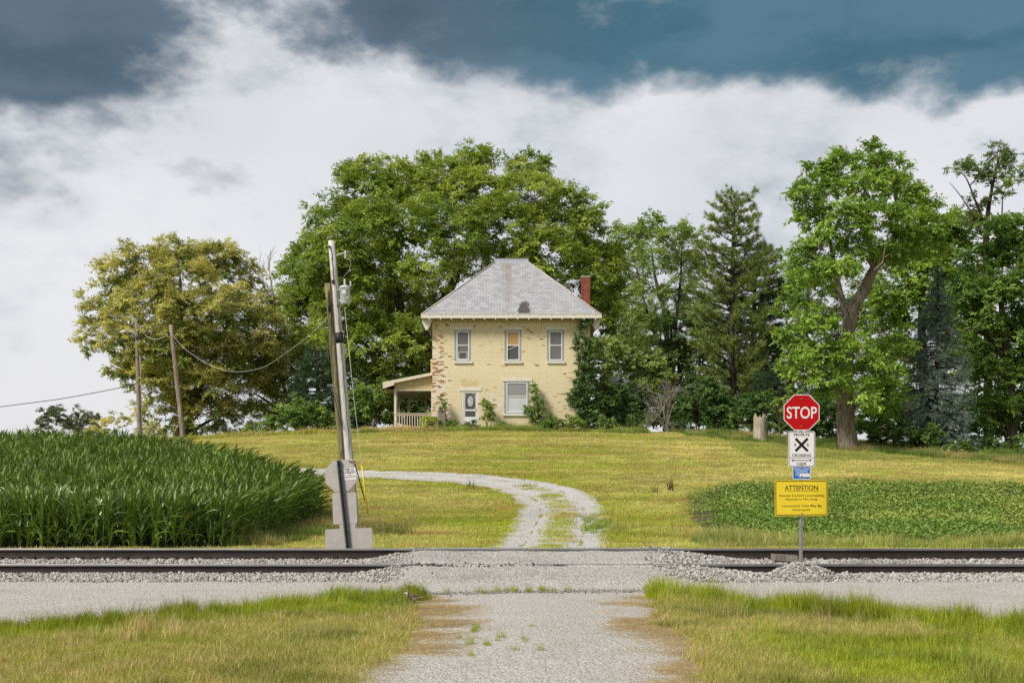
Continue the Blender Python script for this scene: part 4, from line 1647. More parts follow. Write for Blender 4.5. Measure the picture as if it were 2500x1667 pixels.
bolt(bl, 0, -.058, -0.006)
# the yellow panel is bent a little at its right end: a curved sheet
ye = empty('attention_panel', (0, 0.0, 1.4536 - zb), (0, R(-0.4), 0), parent=sgn)


def bent(x):
    return 0.018 * max(0.0, (x - .18) / .28) ** 2 * 1.6


def bent_panel(outline, y0, th, mat, name, parent):
    """sheet following the bend, cut into columns"""
    me = bpy.data.meshes.new(name)
    bm = bmesh.new()
    vs = [bm.verts.new((x, 0, z)) for x, z in outline]
    f = bm.faces.new(vs)
    for xc in np.linspace(-.40, .44, 22):
        bmesh.ops.bisect_plane(bm, geom=bm.verts[:] + bm.edges[:] + bm.faces[:], plane_co=(xc, 0, 0), plane_no=(1, 0, 0))
    r = bmesh.ops.extrude_face_region(bm, geom=bm.faces[:])
    for v in [g for g in r['geom'] if isinstance(g, bmesh.types.BMVert)]:
        v.co.y += th
    for v in bm.verts:
        v.co.y += y0 + bent(v.co.x)
    bmesh.ops.recalc_face_normals(bm, faces=bm.faces)
    bm.to_mesh(me)
    bm.free()
    me.materials.append(mat)
    return link_mesh(name, me, parent)


bent_panel(rrect(.918, .612, .032), 0.0, .003, M_YELLOW, 'yellow_sheet', ye)
o_, i_ = rrect(.892, .586, .028), rrect(.868, .562, .020)
bd = MB()
for a, b in (((-.446, -.286), (-.434, .286)), ((.434, -.286), (.446, .286))):
    yb_ = bent(a[0])
    bd.box(a[0], b[0], yb_ - .002, yb_ - .0006, a[1] + .02, b[1] - .02)
for z_ in (-.293, .281):
    xs_ = np.linspace(-.42, .42, 29)
    for a, b in zip(xs_[:-1], xs_[1:]):
        bd.add([(a, bent(a) - .0015, z_), (b, bent(b) - .0015, z_), (b, bent(b) - .0015, z_ + .012), (a, bent(a) - .0015, z_ + .012)], [(0, 1, 2, 3)])
for sx_ in (-1, 1):
    for sz_ in (-1, 1):
        arc = []
        for k in range(6):
            a = R(90 * k / 5)
            arc.append(((.416 + .030 * math.cos(a)) * sx_, (.263 + .030 * math.sin(a)) * sz_, (.416 + .018 * math.cos(a)) * sx_, (.263 + .018 * math.sin(a)) * sz_))
        for p, q_ in zip(arc[:-1], arc[1:]):
            bd.add([(p[0], bent(p[0]) - .0017, p[1]), (q_[0], bent(q_[0]) - .0017, q_[1]), (q_[2], bent(q_[2]) - .0017, q_[3]), (p[2], bent(p[2]) - .0017, p[3])], [(0, 1, 2, 3)])
bd.build('black_border', M_BLACK, ye)
text('lettering', 'ATTENTION', .084, 0, .178, ye, M_BLACK, bold=.001, width=.565, y=-.0014)
MB().box(-.285, .285, -.0022, -.0005, .116, .121).build('underline', M_BLACK, ye)
for s, z, w in (('Remote Control Locomotives', .046, .76), ('Operate In This Area.', -.017, .55), ('Locomotive Cabs May Be', -.130, .67), ('Unoccupied.', -.196, .315)):
    text('lettering', s, .037, 0, z, ye, M_BLACK, bold=.0004, width=w, y=-.0016, space=1.12)
bolt(ye, 0, .225)
bolt(ye, 0, -.258)

# --- the same assembly for the other direction, seen from behind, leaning left
BY = 24.0
bx, bz = (858 - CX) * BY / F, -0.10
LEAN = R(-6.1)
bs = empty('crossing_sign', (bx, BY, bz), (0, LEAN, 0))
tag(bs, 'leaning post of bare grey sign backs beside the utility poles', 'road sign')
ob_ = 1.854 - bz
L0 = ob_ / math.cos(LEAN)
# posts stand in front of the panels here
def post_back():
    h = L0 + .30
    m = MB()
    m.box(-.046, -.020, -.036, -.032, -.3, h)
    m.box(.020, .046, -.036, -.032, -.3, h)
    m.box(-.020, -.016, -.032, -.006, -.3, h)
    m.box(.016, .020, -.032, -.006, -.3, h)
    m.box(-.016, .016, -.0095, -.0055, -.3, h)
    po = m.build('post', M_DKGALV, bs)
    hm = MB()
    z = .05
    while z < h - .02:
        hm.box(-.006, .006, -.0112, -.0097, z - .007, z + .007)
        z += .0254
    tag(hm.build('holes', M_HOLE, po), kind='stuff')


post_back()
so = panel('stop_panel_back', octagon(.615), M_BACK, bs, (0.0, 0, L0), (0, R(2.0), 0))
stk = panel('notice_sticker', rrect(.245, .235, .006), M_SWHITE, so, (.178, -.004, .020), (0, R(-1.5), 0), .001)
text('lettering', 'NS', .026, -.030, .094, stk, M_BLACK, bold=.0022, width=.062, y=-.0012)
mk = MB()
mk.prism([(-.098, .083), (-.088, .083), (-.060, .107), (-.082, .107)], -.001, -.0002)
mk.build('horse_mark', M_BLACK, stk)
text('lettering', 'NORFOLK', .010, .060, .100, stk, M_BLACK, width=.058, y=-.0012)
text('lettering', 'SOUTHERN', .010, .060, .086, stk, M_BLACK, width=.066, y=-.0012)
for s, z, c, w in (('TO REPORT STALLED', .062, .014, .165), ('OR DISABLED VEHICLES', .040, .014, .215), ('OR OTHER EMERGENCY', .019, .014, .18), ('CALL', -.016, .017, .058), ('1-800-946-4744', -.053, .021, .21)):
    text('lettering', s, c, 0.004, z, stk, M_BLACK, bold=.0003, width=w, y=-.0012)
wp = panel('private_crossing_panel_back', rrect(.47, .612, .035), M_BACK, bs, (.008, .002, L0 - .640), (0, R(3.5), 0))
bp = panel('emergency_panel_back', rrect(.306, .226, .026), M_BACK, bs, (.02, .006, L0 - 1.03), (0, R(3), 0))
yp = panel('attention_panel_back', rrect(.918, .612, .032), M_BACK, bs, (.02, .001, L0 - 1.345), (0, R(4.0), 0))
for p_, zz in ((so, .23), (so, -.23), (wp, .26), (wp, -.26), (yp, .25)):
    MB().lathe([(.010, 0), (.010, .012), (.005, .016)], 8, Matrix.Translation((0, -.036, zz)) @ Matrix.Rotation(R(90), 4, 'X')).build('bolt', M_HOLE, p_)

# ------------------------------------------------------------------ utility poles
M_POLE = bark_mat('weathered_pole', (0.40, 0.375, 0.355), (0.60, 0.575, 0.55), 0.7)
M_POLE2 = bark_mat('mossy_pole', (0.11, 0.095, 0.04), (0.26, 0.22, 0.13), 0.8)
M_POLE3 = bark_mat('grey_brown_pole', (0.17, 0.135, 0.10), (0.32, 0.27, 0.22), 0.8)
M_CABLE = simple('black_cable', (0.012, 0.012, 0.013), 0.6)
M_CABLEGREY = simple('aluminium_cable', (0.45, 0.45, 0.45), 0.5)
M_TANK = simple('transformer_tank', (0.50, 0.53, 0.55), 0.45, var=0.05, scale=6, dirt=(0.36, 0.36, 0.35), dirt_amt=0.0)
M_PORC = simple('grey_porcelain', (0.42, 0.43, 0.44), 0.25)
M_YPIPE = simple('yellow_guard', (0.55, 0.45, 0.02), 0.45)


def pole(name, pts, rads, mat, label):
    """pts (px, py, Y): top to bottom; root Empty stands at the foot"""
    P = [W(*p) for p in pts]
    foot = P[-1]
    root = empty(name, foot)
    tag(root, label, 'utility pole')
    m = MB()
    Q = []
    RR = []
    for i in range(len(P) - 1):
        for k in range(6):
            f = k / 6
            Q.append(P[i].lerp(P[i + 1], f) - foot)
            RR.append(rads[i] * (1 - f) + rads[i + 1] * f)
    Q.append(P[-1] - foot)
    RR.append(rads[-1])
    m.tube(Q, RR, 14, wob=0.03)
    m.build('shaft', mat, root)
    return root, foot


PYA = 36.0
pa, fa = pole('utility_pole', [(809, 588, PYA), (853, 1120, PYA), (869, 1310, PYA)], [.094, .125, .135], M_POLE, 'tall pale leaning wooden utility pole carrying a grey transformer')


def on_a(py, dx=0, dy=0):
    """point on the pole's axis at a photo row, relative to its root"""
    px = np.interp(py, [588, 1120, 1310], [809, 853, 869])
    return W(px + dx, py, PYA) - fa + Vector((0, dy, 0))


# black band, split, transformer, bracket
m = MB()
m.tube([on_a(812), on_a(838)], [.113, .114], 14)
m.build('black_band', M_CABLE, pa)
m = MB()
for a, b, off in ((690, 860, 4.0), (840, 1115, 3.4), (600, 700, -1)):
    pts = [on_a(a + (b - a) * k / 12, off + math.sin(k * 1.7 + a) * .8, -.112 + .0 * k) for k in range(13)]
    m.tube(pts, [.001] + [.009] * 11 + [.001], 5)
m.build('drying_crack', simple('crack_dark', (0.045, 0.034, 0.026), 0.95), pa)
tc = on_a(720, 22.5, -.02)
tilt = Matrix.Rotation(R(-4.0), 4, 'Y')
tm = Matrix.Translation(tc) @ tilt
tr = MB()
rt = .150
tr.lathe([(rt * .97, -.262), (rt, -.255), (rt, .20), (rt * 1.05, .205), (rt * 1.05, .222), (rt * .9, .25), (rt * .5, .275), (.01, .28)], 20, tm)
tr = tr.build('transformer', M_TANK, pa)
bu = MB()
prof = [(.030, 0)] + [p for k in range(5) for p in ((.040, .02 + k * .032), (.030, .034 + k * .032))] + [(.026, .19), (.012, .21)]
bu.lathe(prof, 12, tm @ Matrix.Translation((.02, 0, .26)))
bu.build('bushing', M_PORC, tr)
bu = MB()
bu.lathe([(r_ * .8, z_ * .7) for r_, z_ in prof], 12, tm @ Matrix.Translation((.19, -.02, .24)))
bu.tube([tm @ Vector((.10, -.02, .20)), tm @ Vector((.19, -.02, .245))], .018, 6)
bu.build('bushing', M_PORC, tr)
MB().box(-.06, .045, -rt - .006, -rt + .02, .01, .12, m=tm).build('rating_plate', M_SWHITE, tr)
br = MB()
for zz in (-.16, .16):
    br.box(-.24, -.10, -.06, .06, zz - .02, zz + .02, m=tm)
br.box(.04, .10, -rt - .004, -rt + .03, .15, .18, m=tm)
br.box(.05, .11, -rt - .004, -rt + .03, -.12, -.09, m=tm)
br.build('tank_lug', M_TANK, tr)
b_ = MB()
b_.tube([on_a(626, 3), W(838, 618, PYA) - fa, W(846, 614, PYA) - fa], [.02, .018, .012], 7)
b_.tube([W(846, 614, PYA) - fa, W(856, 616, PYA) - fa], .008, 6)
b_ = b_.build('insulator_bracket', M_PORC, pa)
iv = MB()
ip = W(843.5, 632, PYA) - fa
iv.lathe([(.012, 0), (.04, .02), (.025, .04), (.04, .06), (.025, .08), (.04, .10), (.025, .12), (.04, .14), (.02, .17), (.035, .22), (.012, .24)], 10, Matrix.Translation(ip))
iv.build('insulator', M_PORC, b_)
m = MB()
m.tube([W(848, 630, PYA) - fa, W(855, 636, PYA) - fa, W(857, 645, PYA) - fa, W(852, 660, PYA) - fa, W(844, 670, PYA) - fa, W(837, 679, PYA) - fa], .005, 5)
m.build('jumper_wire', M_CABLEGREY, pa)
for row, dx_, hw_ in ((689, -3, .05), (604, -5, .028), (632, -1, .018), (748, 4, .028)):
    MB().box(-hw_ * .8, hw_ * .8, -.125, -.085, -hw_, hw_, m=Matrix.Translation(on_a(row, dx_))).build('bolt_plate', M_RUST, pa)
m = MB()
m.tube([on_a(700, -7, -.05), on_a(745, -9, -.09), on_a(850, -10, -.1), on_a(1000, -12, -.1), on_a(1050, -6, -.15)], .009, 5)
m.build('ground_wire', M_CABLE, pa)

PYB = 37.0
pb, fb_ = pole('utility_pole', [(800, 692, PYB), (837, 1122, PYB), (851, 1300, PYB)], [.090, .115, .125], M_POLE2, 'shorter mossy brown pole leaning just behind the pale transformer pole')
m = MB()
m.tube([W(803, 735, PYB - .15) - fb_, W(805, 761, PYB - .15) - fb_], .045, 8)
m.tube([W(802, 712, PYB - .13) - fb_, W(803, 735, PYB - .14) - fb_], .022, 6)
m.build('fuse_tube', M_CABLE, pb)
m = MB()
m.tube([W(803, 761, PYB - .15) - fb_, W(802.5, 860, PYB - .15) - fb_, W(808, 935, PYB - .15) - fb_], .014, 6)
m.tube([W(808, 935, PYB - .15) - fb_, W(834, 1040, PYB - .3) - fb_, W(866, 1130, PYB - .5) - fb_, W(891, 1221, PYB - .6) - fb_], .018, 6)
m.build('service_cable', M_CABLE, pb)

# short stub post right behind the far sign
PYC = 27.5
f_ = W(863, 1290, PYC)
st_ = empty('stub_post', f_)
tag(st_, 'short squared wooden stub post behind the leaning sign backs', 'post')
mz = W(0, 1124, PYC).z - f_.z
m = MB().box(-.085, .085, -.07, .07, -.3, mz, m=Matrix.Rotation(R(-2.2), 4, 'Y'))
m.build('shaft', M_POLE3, st_)
MB().box(-.12, .10, -.09, .09, mz - .005, mz + .02, m=Matrix.Rotation(R(-2.2), 4, 'Y')).build('cap_board', M_POLE, st_)
MB().box(-.10, -.02, -.076, -.0705, mz - .75, mz - .70, m=Matrix.Rotation(R(-2.2), 4, 'Y')).build('bracket', M_RUST, st_)

# guy wire with yellow guard
gy = 35.0
g0 = W(903, 1285, gy)
gr = empty('guy_wire', g0)
tag(gr, 'thin steel guy wire with a yellow plastic guard at its foot', 'guy wire')
m = MB()
m.tube([(0, 0, 0), W(883, 1134, gy) - g0, W(866, 990, PYA) - g0, W(838, 720, PYA) - g0], .007, 5)
m.build('wire', M_CABLEGREY, gr)
m = MB()
m.tube([W(899, 1256, gy) - g0 + Vector((0, -.02, 0)), W(883.5, 1136, gy) - g0 + Vector((0, -.02, 0))], .022, 8)
m.build('guard', M_YPIPE, gr)

# --- two poles by the yellow-green tree
PL = 74.0
l1, f1 = pole('utility_pole', [(334, 783, PL), (339, 1000, PL), (342, 1085, PL)], [.11, .14, .15], M_POLE3, 'upright grey pole with a lamp arm before the yellow-green tree')
m = MB()
m.tube([W(333, 822, PL) - f1, W(328, 812, PL) - f1, W(318, 807, PL) - f1, W(308, 808, PL) - f1], .045, 7)
m.build('lamp_arm', M_PORC, l1)
m = MB()
lm = Matrix.Translation(W(301, 809.5, PL) - f1) @ Matrix.Rotation(R(86), 4, 'Y')
m.lathe([(.02, -.22), (.07, -.16), (.11, 0), (.10, .16), (.05, .24)], 10, lm)
m.build('lamp_head', M_PORC, l1)
m = MB()
m.tube([W(340, 830, PL - .2) - f1, W(343, 900, PL - .2) - f1, W(348, 1080, PL - .2) - f1], .025, 6)
m.build('conduit', M_CABLEGREY, l1)
m = MB().box(-.05, .22, -.2, -.13, -.1, .1, m=Matrix.Translation(W(336, 826, PL) - f1))
m.build('junction_box', M_RUST, l1)
PL2 = 71.0
l2, f2 = pole('utility_pole', [(417, 793, PL2), (440, 1000, PL2), (449, 1090, PL2)], [.115, .145, .15], M_POLE3, 'leaning brown pole in front of the yellow-green tree trunk')
m = MB().box(-.14, -.05, -.14, -.10, -.12, .12, m=Matrix.Translation(W(417, 815, PL2) - f2))
m.tube([W(413, 800, PL2) - f2, W(404, 795, PL2) - f2], .02, 5)
m.build('wire_clamp', M_RUST, l2)


def wire(name, pts, r, mat, label, sag=0):
    P = [W(*p) for p in pts]
    root = P[0]
    Q = []
    # Catmull-Rom through the points
    for i in range(len(P) - 1):
        p0, p1, p2, p3 = P[max(i - 1, 0)], P[i], P[i + 1], P[min(i + 2, len(P) - 1)]
        for k in range(8):
            t = k / 8
            Q.append(0.5 * ((2 * p1) + (p2 - p0) * t + (2 * p0 - 5 * p1 + 4 * p2 - p3) * t * t + (3 * p1 - p0 - 3 * p2 + p3) * t ** 3) - root)
    Q.append(P[-1] - root)
    o = MB().tube(Q, r, 6).build(name, mat, None, root)
    tag(o, label, 'wire')


wire('overhead_wire', [(334, 788, PL - .1), (352, 815, PL - .8), (372, 827, PL - 1.4), (392, 826, PL - 2.2), (414, 815, PL2)], .016, M_CABLEGREY, 'short sagging pale cable between the lamp pole and the leaning brown pole')
wire('overhead_wire', [(417, 812, PL2 - .1), (450, 850, 67), (510, 890, 61), (570, 907, 55), (640, 897, 49), (703, 858, 43.5), (759, 815, 39.8), (802, 772, PYB)], .009, M_CABLEGREY,
     'long sagging pale cable running from the leaning brown pole toward the roadside poles')
wire('overhead_wire', [(-900, 1110, 74), (0, 993, 74), (150, 973, 74), (295, 946, 74), (338, 935, PL)], .022, M_CABLE, 'dark cable coming in over the corn from the frame edge to the lamp pole')
# ------------------------------------------------------------------ trees and shrubs
def unit(v):
    return v / np.maximum(np.linalg.norm(v, axis=-1, keepdims=True), 1e-9)


def leaves(C, D, N, L, Wd, col, fold=0.0):
    """diamond leaves: base C, direction D, normal N, lengths L, widths Wd -> verts, faces, colours"""
    D = unit(D)
    S = unit(np.cross(D, N))
    Nn = np.cross(S, D)
    n = len(C)
    V = np.zeros((n, 4, 3))
    V[:, 0] = C
    V[:, 1] = C + D * (L * 0.45)[:, None] + S * (Wd * 0.5)[:, None] + Nn * (Wd * fold)[:, None]
    V[:, 2] = C + D * L[:, None] - Nn * (L * 0.12)[:, None]
    V[:, 3] = C + D * (L * 0.45)[:, None] - S * (Wd * 0.5)[:, None] + Nn * (Wd * fold)[:, None]
    Fq = np.arange(n * 4).reshape(n, 4)
    return V.reshape(-1, 3), Fq, np.repeat(col, 4, 0)


def lobe_clumps(lobes, dens, rng, core=0.42, ragged=0.16, under=0.35):
    """clump centres through the shells of the lobes; returns centres, outward directions, lobe index, radial fraction"""
    Cc, Oo, Li, Rf = [], [], [], []
    for li, (c, r) in enumerate(lobes):
        c = np.array(c)
        r = np.array(r)
        area = 4 * math.pi * (((r[0] * r[1]) ** 1.6 + (r[0] * r[2]) ** 1.6 + (r[1] * r[2]) ** 1.6) / 3) ** (1 / 1.6)
        n = max(4, int(area * dens))
        d = unit(rng.normal(size=(n * 2, 3)))
        keep = (d[:, 2] > -0.25) | (rng.random(len(d)) < under)
        d = d[keep][:n]
        rf = core + (1.0 - core) * rng.random(len(d)) ** 0.55
        rf = rf * (1 + ragged * rng.normal(size=len(d)) * (rf > 0.8))
        Cc.append(c + d * r * rf[:, None])
        Oo.append(unit(d / np.maximum(r, .1)))
        Li.append(np.full(len(d), li))
        Rf.append(rf)
    return np.concatenate(Cc), np.concatenate(Oo), np.concatenate(Li), np.concatenate(Rf)


GREEN0 = ((.06, .12, .02), (.13, .21, .035))
LEAF_GAIN = np.array([2.95, 2.6, 2.9])


def spray(seed, n_twig, per, leaf, mat, name='spray', reach=1.0, droop=.35):
    """one leafy spray of unit size: thin twigs fan out and up from the origin, leaves on both sides"""
    rng = np.random.default_rng(seed)
    P, D, N = [], [], []
    tw = MB()
    for i in range(n_twig):
        az = rng.normal() * 1.15
        el = rng.uniform(-.35, 1.15)
        L = reach * rng.uniform(.55, 1.1)
        d = np.array([math.cos(az) * math.cos(el), math.sin(az) * math.cos(el), math.sin(el) * .75])
        t = np.linspace(.22, 1.0, per)
        pts = d[None] * (t * L)[:, None]
        pts[:, 2] -= droop * L * t ** 2 * .5
        pts += rng.normal(size=pts.shape) * .05
        tan = unit(np.tile(d, (per, 1)) + np.array([0, 0, -.6 * droop]) * t[:, None])
        side = unit(np.cross(tan, np.array([0, 0, 1.0])) + 1e-6)
        sg = np.where(np.arange(per) % 2, 1, -1)[:, None]
        P.append(pts)
        D.append(tan * .7 + side * sg * rng.uniform(.3, 1.0, (per, 1)) + rng.normal(size=(per, 3)) * .28 + np.array([0, 0, -.22]))
        N.append(np.array([.18, 0, .85]) + tan * .1 + rng.normal(size=(per, 3)) * .36)
    P, D, N = np.concatenate(P), np.concatenate(D), np.concatenate(N)
    n = len(P)
    v, f, c = leaves(P, D, N, leaf[0] * rng.uniform(.65, 1.25, n), leaf[1] * rng.uniform(.7, 1.2, n), np.ones((n, 3)) * np.clip(1 + rng.normal(size=(n, 1)) * .22, .5, 1.6), .12)
    return np_mesh(name, v, f, mat, c)


def crown_points(lobes, dens=1.1, rc=(0.35, 0.75), cols=GREEN0, seed=1, outer=None, core=0.42, ragged=0.16, under=0.35):
    """where the sprays sit: centres, sizes, headings, colours"""
    rng = np.random.default_rng(seed)
    C, O, LI, RF = lobe_clumps(lobes, dens, rng, core, ragged, under)
    n = len(C)
    rcl = rng.uniform(rc[0], rc[1], n)
    rot = np.zeros((n, 3))
    rot[:, 2] = np.arctan2(O[:, 1], O[:, 0]) + rng.normal(size=n) * .6
    rot[:, 0] = rng.normal(size=n) * .22
    rot[:, 1] = -np.clip(O[:, 2], -.6, .9) * .55 + rng.normal(size=n) * .22
    lo, hi = np.array(cols[0]), np.array(cols[1])
    lt = rng.random(max(LI) + 1)[LI]
    t = np.clip(0.35 * lt + 0.65 * rng.random(n), 0, 1)[:, None]
    col = lo * (1 - t) + hi * t
    if outer is not None:                     # blossom or seed colour of outer sprays, plus painted sunlight towards the upper left
        k = (sstep(RF, 0.50, 0.85) * sstep(O[:, 2] - .35 * O[:, 0], -0.75, 0.1))[:, None] * (0.6 + 0.4 * rng.random((n, 1)))
        col = col * (1 - k) + np.array(outer) * k * (0.8 + 0.4 * rng.random((n, 1)))
    return C, rcl, rot, col * LEAF_GAIN, LI


M_LEAF = leaf_mat('leaf', 0.42, 0.5, 0.3, instancer=True)
M_LEAFGLOSS = leaf_mat('glossy_leaf', 0.28, 0.38, 0.4, instancer=True)
SPRAYS = {
    'fine': [spray(800 + k, 10, 13, (.215, .125), M_LEAF) for k in range(12)],
    'mid': [spray(830 + k, 9, 11, (.285, .165), M_LEAF) for k in range(12)],
    'coarse': [spray(860 + k, 8, 9, (.40, .25), M_LEAF) for k in range(10)],
    'gloss': [spray(890 + k, 8, 9, (.40, .27), M_LEAFGLOSS) for k in range(8)],
    'willow': [spray(920 + k, 10, 13, (.25, .095), M_LEAF, droop=.8) for k in range(10)],
}
M_NEEDLE = leaf_mat('needle', 0.15, 0.6, 0.25)
M_BARK = bark_mat('bark_grey_brown', (0.050, 0.040, 0.032), (0.135, 0.112, 0.090))
M_BARKPALE = bark_mat('bark_pale', (0.120, 0.095, 0.075), (0.290, 0.245, 0.200), 0.8)
M_BARKDK = bark_mat('bark_dark', (0.026, 0.021, 0.018), (0.070, 0.058, 0.048))
M_DEADWOOD = bark_mat('dead_wood', (0.150, 0.130, 0.112), (0.300, 0.270, 0.240))


def curve_pts(a, b, bend, n=5):
    a, b = Vector(a), Vector(b)
    mid = (a + b) / 2 + Vector(bend)
    return [(a * (1 - t) ** 2 + mid * 2 * t * (1 - t) + b * t * t) for t in np.linspace(0, 1, n)]


def tree(name, label, cat, base, trunk, lobes, bark=None, mat=None, twigs=0.6, limb_r=0.5, seed=1, group=None, extra=None, leaf_kw=None, limbs=True, part='crown', wood_part='trunk'):
    """base: world point; trunk: list of polylines [(point, radius)] in world space; lobes: [(centre, radii)] in world space"""
    rnd = random.Random(seed)
    base = Vector(base)
    root = empty(name, base)
    tag(root, label, cat, group)
    kw = dict(leaf_kw or {})
    kind = kw.pop('kind', 'fine')
    for unused in ('per', 'leaf'):
        kw.pop(unused, None)
    C, rcl, rots, cols_, LI = crown_points(lobes, seed=seed, **kw)
    wood = MB()
    tp = []
    for line in trunk:
        P = [Vector(p) - base for p, r in line]
        Rr = [r for p, r in line]
        # smooth the line
        Q, RQ = [], []
        for i in range(len(P) - 1):
            p0, p1, p2, p3 = P[max(i - 1, 0)], P[i], P[i + 1], P[min(i + 2, len(P) - 1)]
            for k in range(5):
                t = k / 5
                Q.append(0.5 * ((2 * p1) + (p2 - p0) * t + (2 * p0 - 5 * p1 + 4 * p2 - p3) * t * t + (3 * p1 - p0 - 3 * p2 + p3) * t ** 3))
                RQ.append(Rr[i] * (1 - t) + Rr[i + 1] * t)
        Q.append(P[-1])
        RQ.append(Rr[-1])
        wood.tube(Q, RQ, 12 if RQ[0] > .15 else 7, wob=0.06)
        tp += list(zip(Q, RQ))
    if limbs and tp:
        order = sorted(range(len(lobes)), key=lambda i: lobes[i][0][2])
        for li in order:
            c_ = Vector(lobes[li][0]) - base
            # start on the wood: nearest point that lies below the lobe
            best = min(tp, key=lambda q: (q[0] - c_).length + max(0, q[0].z - c_.z + 0.6) * 3)
            a, ra = best
            r0 = min(ra * 0.75, limb_r * 0.28 + 0.035)
            rtip = min(.022, r0 * .6)
            L = (c_ - a).length
            pts = curve_pts(a, c_, (rnd.uniform(-.12, .12) * L, rnd.uniform(-.12, .12) * L, .10 * L), 6)
            rr = [r0 * (1 - t) + rtip * t for t in np.linspace(0, 1, 6)]
            wood.tube(pts, rr, 6, cap=False, wob=.05)
            tp += list(zip(pts[2:], rr[2:]))
            # twigs to the clumps of this lobe
            idx = np.where(LI == li)[0]
            for k in idx:
                if rnd.random() > twigs:
                    continue
                e = Vector(C[k]) - base
                s = pts[rnd.randint(3, 5)]
                wood.tube(curve_pts(s, e, (rnd.uniform(-.1, .1), rnd.uniform(-.1, .1), rnd.uniform(-.05, .2)), 4), list(np.array([1.1, .9, .6, .25]) * rtip), 3, cap=False)
    for line in (extra or []):
        wood.tube([Vector(p) - base for p, r in line], [r for p, r in line], 6)
    wood.build(wood_part, bark or M_BARK, root)
    scatter(part, SPRAYS[kind], C - np.array(base), None, rcl, cols_, np.random.default_rng(seed).integers(0, len(SPRAYS[kind]), len(C)), rot=rots, parent=root)
    return root


def LB(Y, rows, dy=None, ryk=0.85, seed=0):
    """lobes from photo columns/rows at distance Y: (px, py, rx, ry[, dY])"""
    rnd = random.Random(seed)
    out = []
    for q in rows:
        px, py, rx, ry = q[:4]
        d = q[4] if len(q) > 4 else rnd.uniform(-1, 1) * (dy or 1.5)
        y = Y + d
        s = y / F
        c = W(px, py, y)
        out.append(((c.x, c.y, c.z), (rx * s, (rx + ry) / 2 * s * ryk, ry * s)))
    return out


def TP(Y, *pts):
    """trunk polyline (px, py, radius[, dY])"""
    return [(W(p[0], p[1], Y + (p[3] if len(p) > 3 else 0)), p[2]) for p in pts]


GREEN = ((.048, .090, .012), (.170, .225, .040))

# --- great maple behind the house
YM = 86.0
rows = [(775, 650, 80, 75, -2), (755, 760, 70, 80, -1), (735, 700, 50, 60, 1), (830, 555, 85, 75, 0), (905, 470, 85, 65, -1), (880, 430, 50, 35, 0), (1000, 455, 90, 65, 1), (1090, 450, 85, 70, -1), (1160, 405, 55, 42, 0),
        (1150, 470, 70, 60, -3), (1290, 415, 62, 42, 1), (1290, 480, 85, 60, -2), (1370, 530, 85, 70, -1), (1420, 590, 75, 70, 1), (1455, 660, 55, 70, 0), (1490, 640, 35, 45, 2),
        (900, 570, 95, 75, -4), (1000, 560, 90, 75, -4), (1110, 560, 95, 75, -5), (1220, 560, 95, 75, -4), (1320, 620, 90, 70, -4), (1400, 690, 80, 80, -3), (820, 660, 90, 80, -4),
        (930, 660, 80, 60, -3), (1040, 660, 70, 50, -5), (850, 770, 85, 80, -4), (790, 860, 80, 70, -4), (900, 850, 85, 75, -4), (1000, 840, 60, 60, -4), (960, 930, 70, 60, -3), (1445, 790, 60, 80, -2),
        (1480, 740, 40, 60, 1), (860, 930, 70, 60, -3), (800, 700, 60, 60, 2), (1140, 640, 70, 45, 2), (1250, 650, 70, 45, 2), (1420, 850, 50, 60, -1), (1010, 730, 80, 60, 3), (1050, 800, 60, 70, 4), (960, 790, 70, 60, 4), (1040, 890, 60, 60, 4), (980, 960, 60, 50, 4), (900, 720, 80, 60, 4), (860, 1010, 70, 40, 2), (1060, 960, 50, 60, 5)]
lob = LB(YM, rows, ryk=1.0)
bz = tz(-6, YM)
trunk = [TP(YM, (1010, 1040, .75), (1015, 930, .62), (1005, 830, .5), (975, 740, .34), (950, 650, .2), (935, 560, .1)),
         TP(YM, (1012, 900, .5), (1060, 780, .4), (1110, 680, .28), (1150, 560, .16), (1165, 470, .07)),
         TP(YM, (1030, 860, .42), (1180, 760, .34), (1290, 640, .22), (1330, 560, .12)),
         TP(YM, (1005, 850, .4), (920, 800, .28), (850, 740, .18), (790, 680, .09)),
         TP(YM, (1010, 910, .3), (940, 890, .2), (880, 830, .12)),
         TP(YM, (1180, 760, .26), (1330, 720, .2), (1420, 640, .1))]
tree('maple_tree', 'huge spreading green tree towering behind the house roof', 'tree', (W(1010, 1040, YM).x, YM, bz), trunk, lob, seed=3, limb_r=.5, twigs=.35,
     leaf_kw=dict(dens=1.35, rc=(.55, 1.15), leaf=(.22, .12), cols=GREEN, core=.5))

# --- yellow-green tree on the left
YL = 79.0
rows = [(440, 622, 75, 42, 0), (350, 650, 75, 50, -1), (520, 640, 70, 50, 0), (565, 680, 60, 55, 1), (290, 680, 55, 50, 0), (430, 690, 90, 60, -3), (270, 750, 60, 55, 0), (345, 750, 80, 60, -3), (480, 765, 90, 65, -4),
        (570, 760, 75, 60, -2), (625, 740, 45, 45, 1), (640, 800, 50, 45, 0), (660, 850, 38, 40, 0), (235, 810, 40, 38, 0), (215, 845, 20, 22, 0), (310, 830, 70, 50, -3), (400, 845, 85, 60, -4), (510, 860, 85, 60, -3), (600, 860, 70, 60, -2),
        (300, 900, 45, 35, -1), (330, 925, 40, 35, -1), (410, 930, 75, 55, -3), (500, 950, 80, 55, -3), (590, 950, 70, 60, -1), (650, 920, 45, 55, 0), (400, 1000, 65, 42, -2), (490, 1010, 70, 45, -2), (560, 1010, 40, 30, 0), (450, 800, 80, 60, 2), (540, 900, 80, 70, 3), (380, 880, 80, 70, 3)]
lob = LB(YL, rows, ryk=1.0)
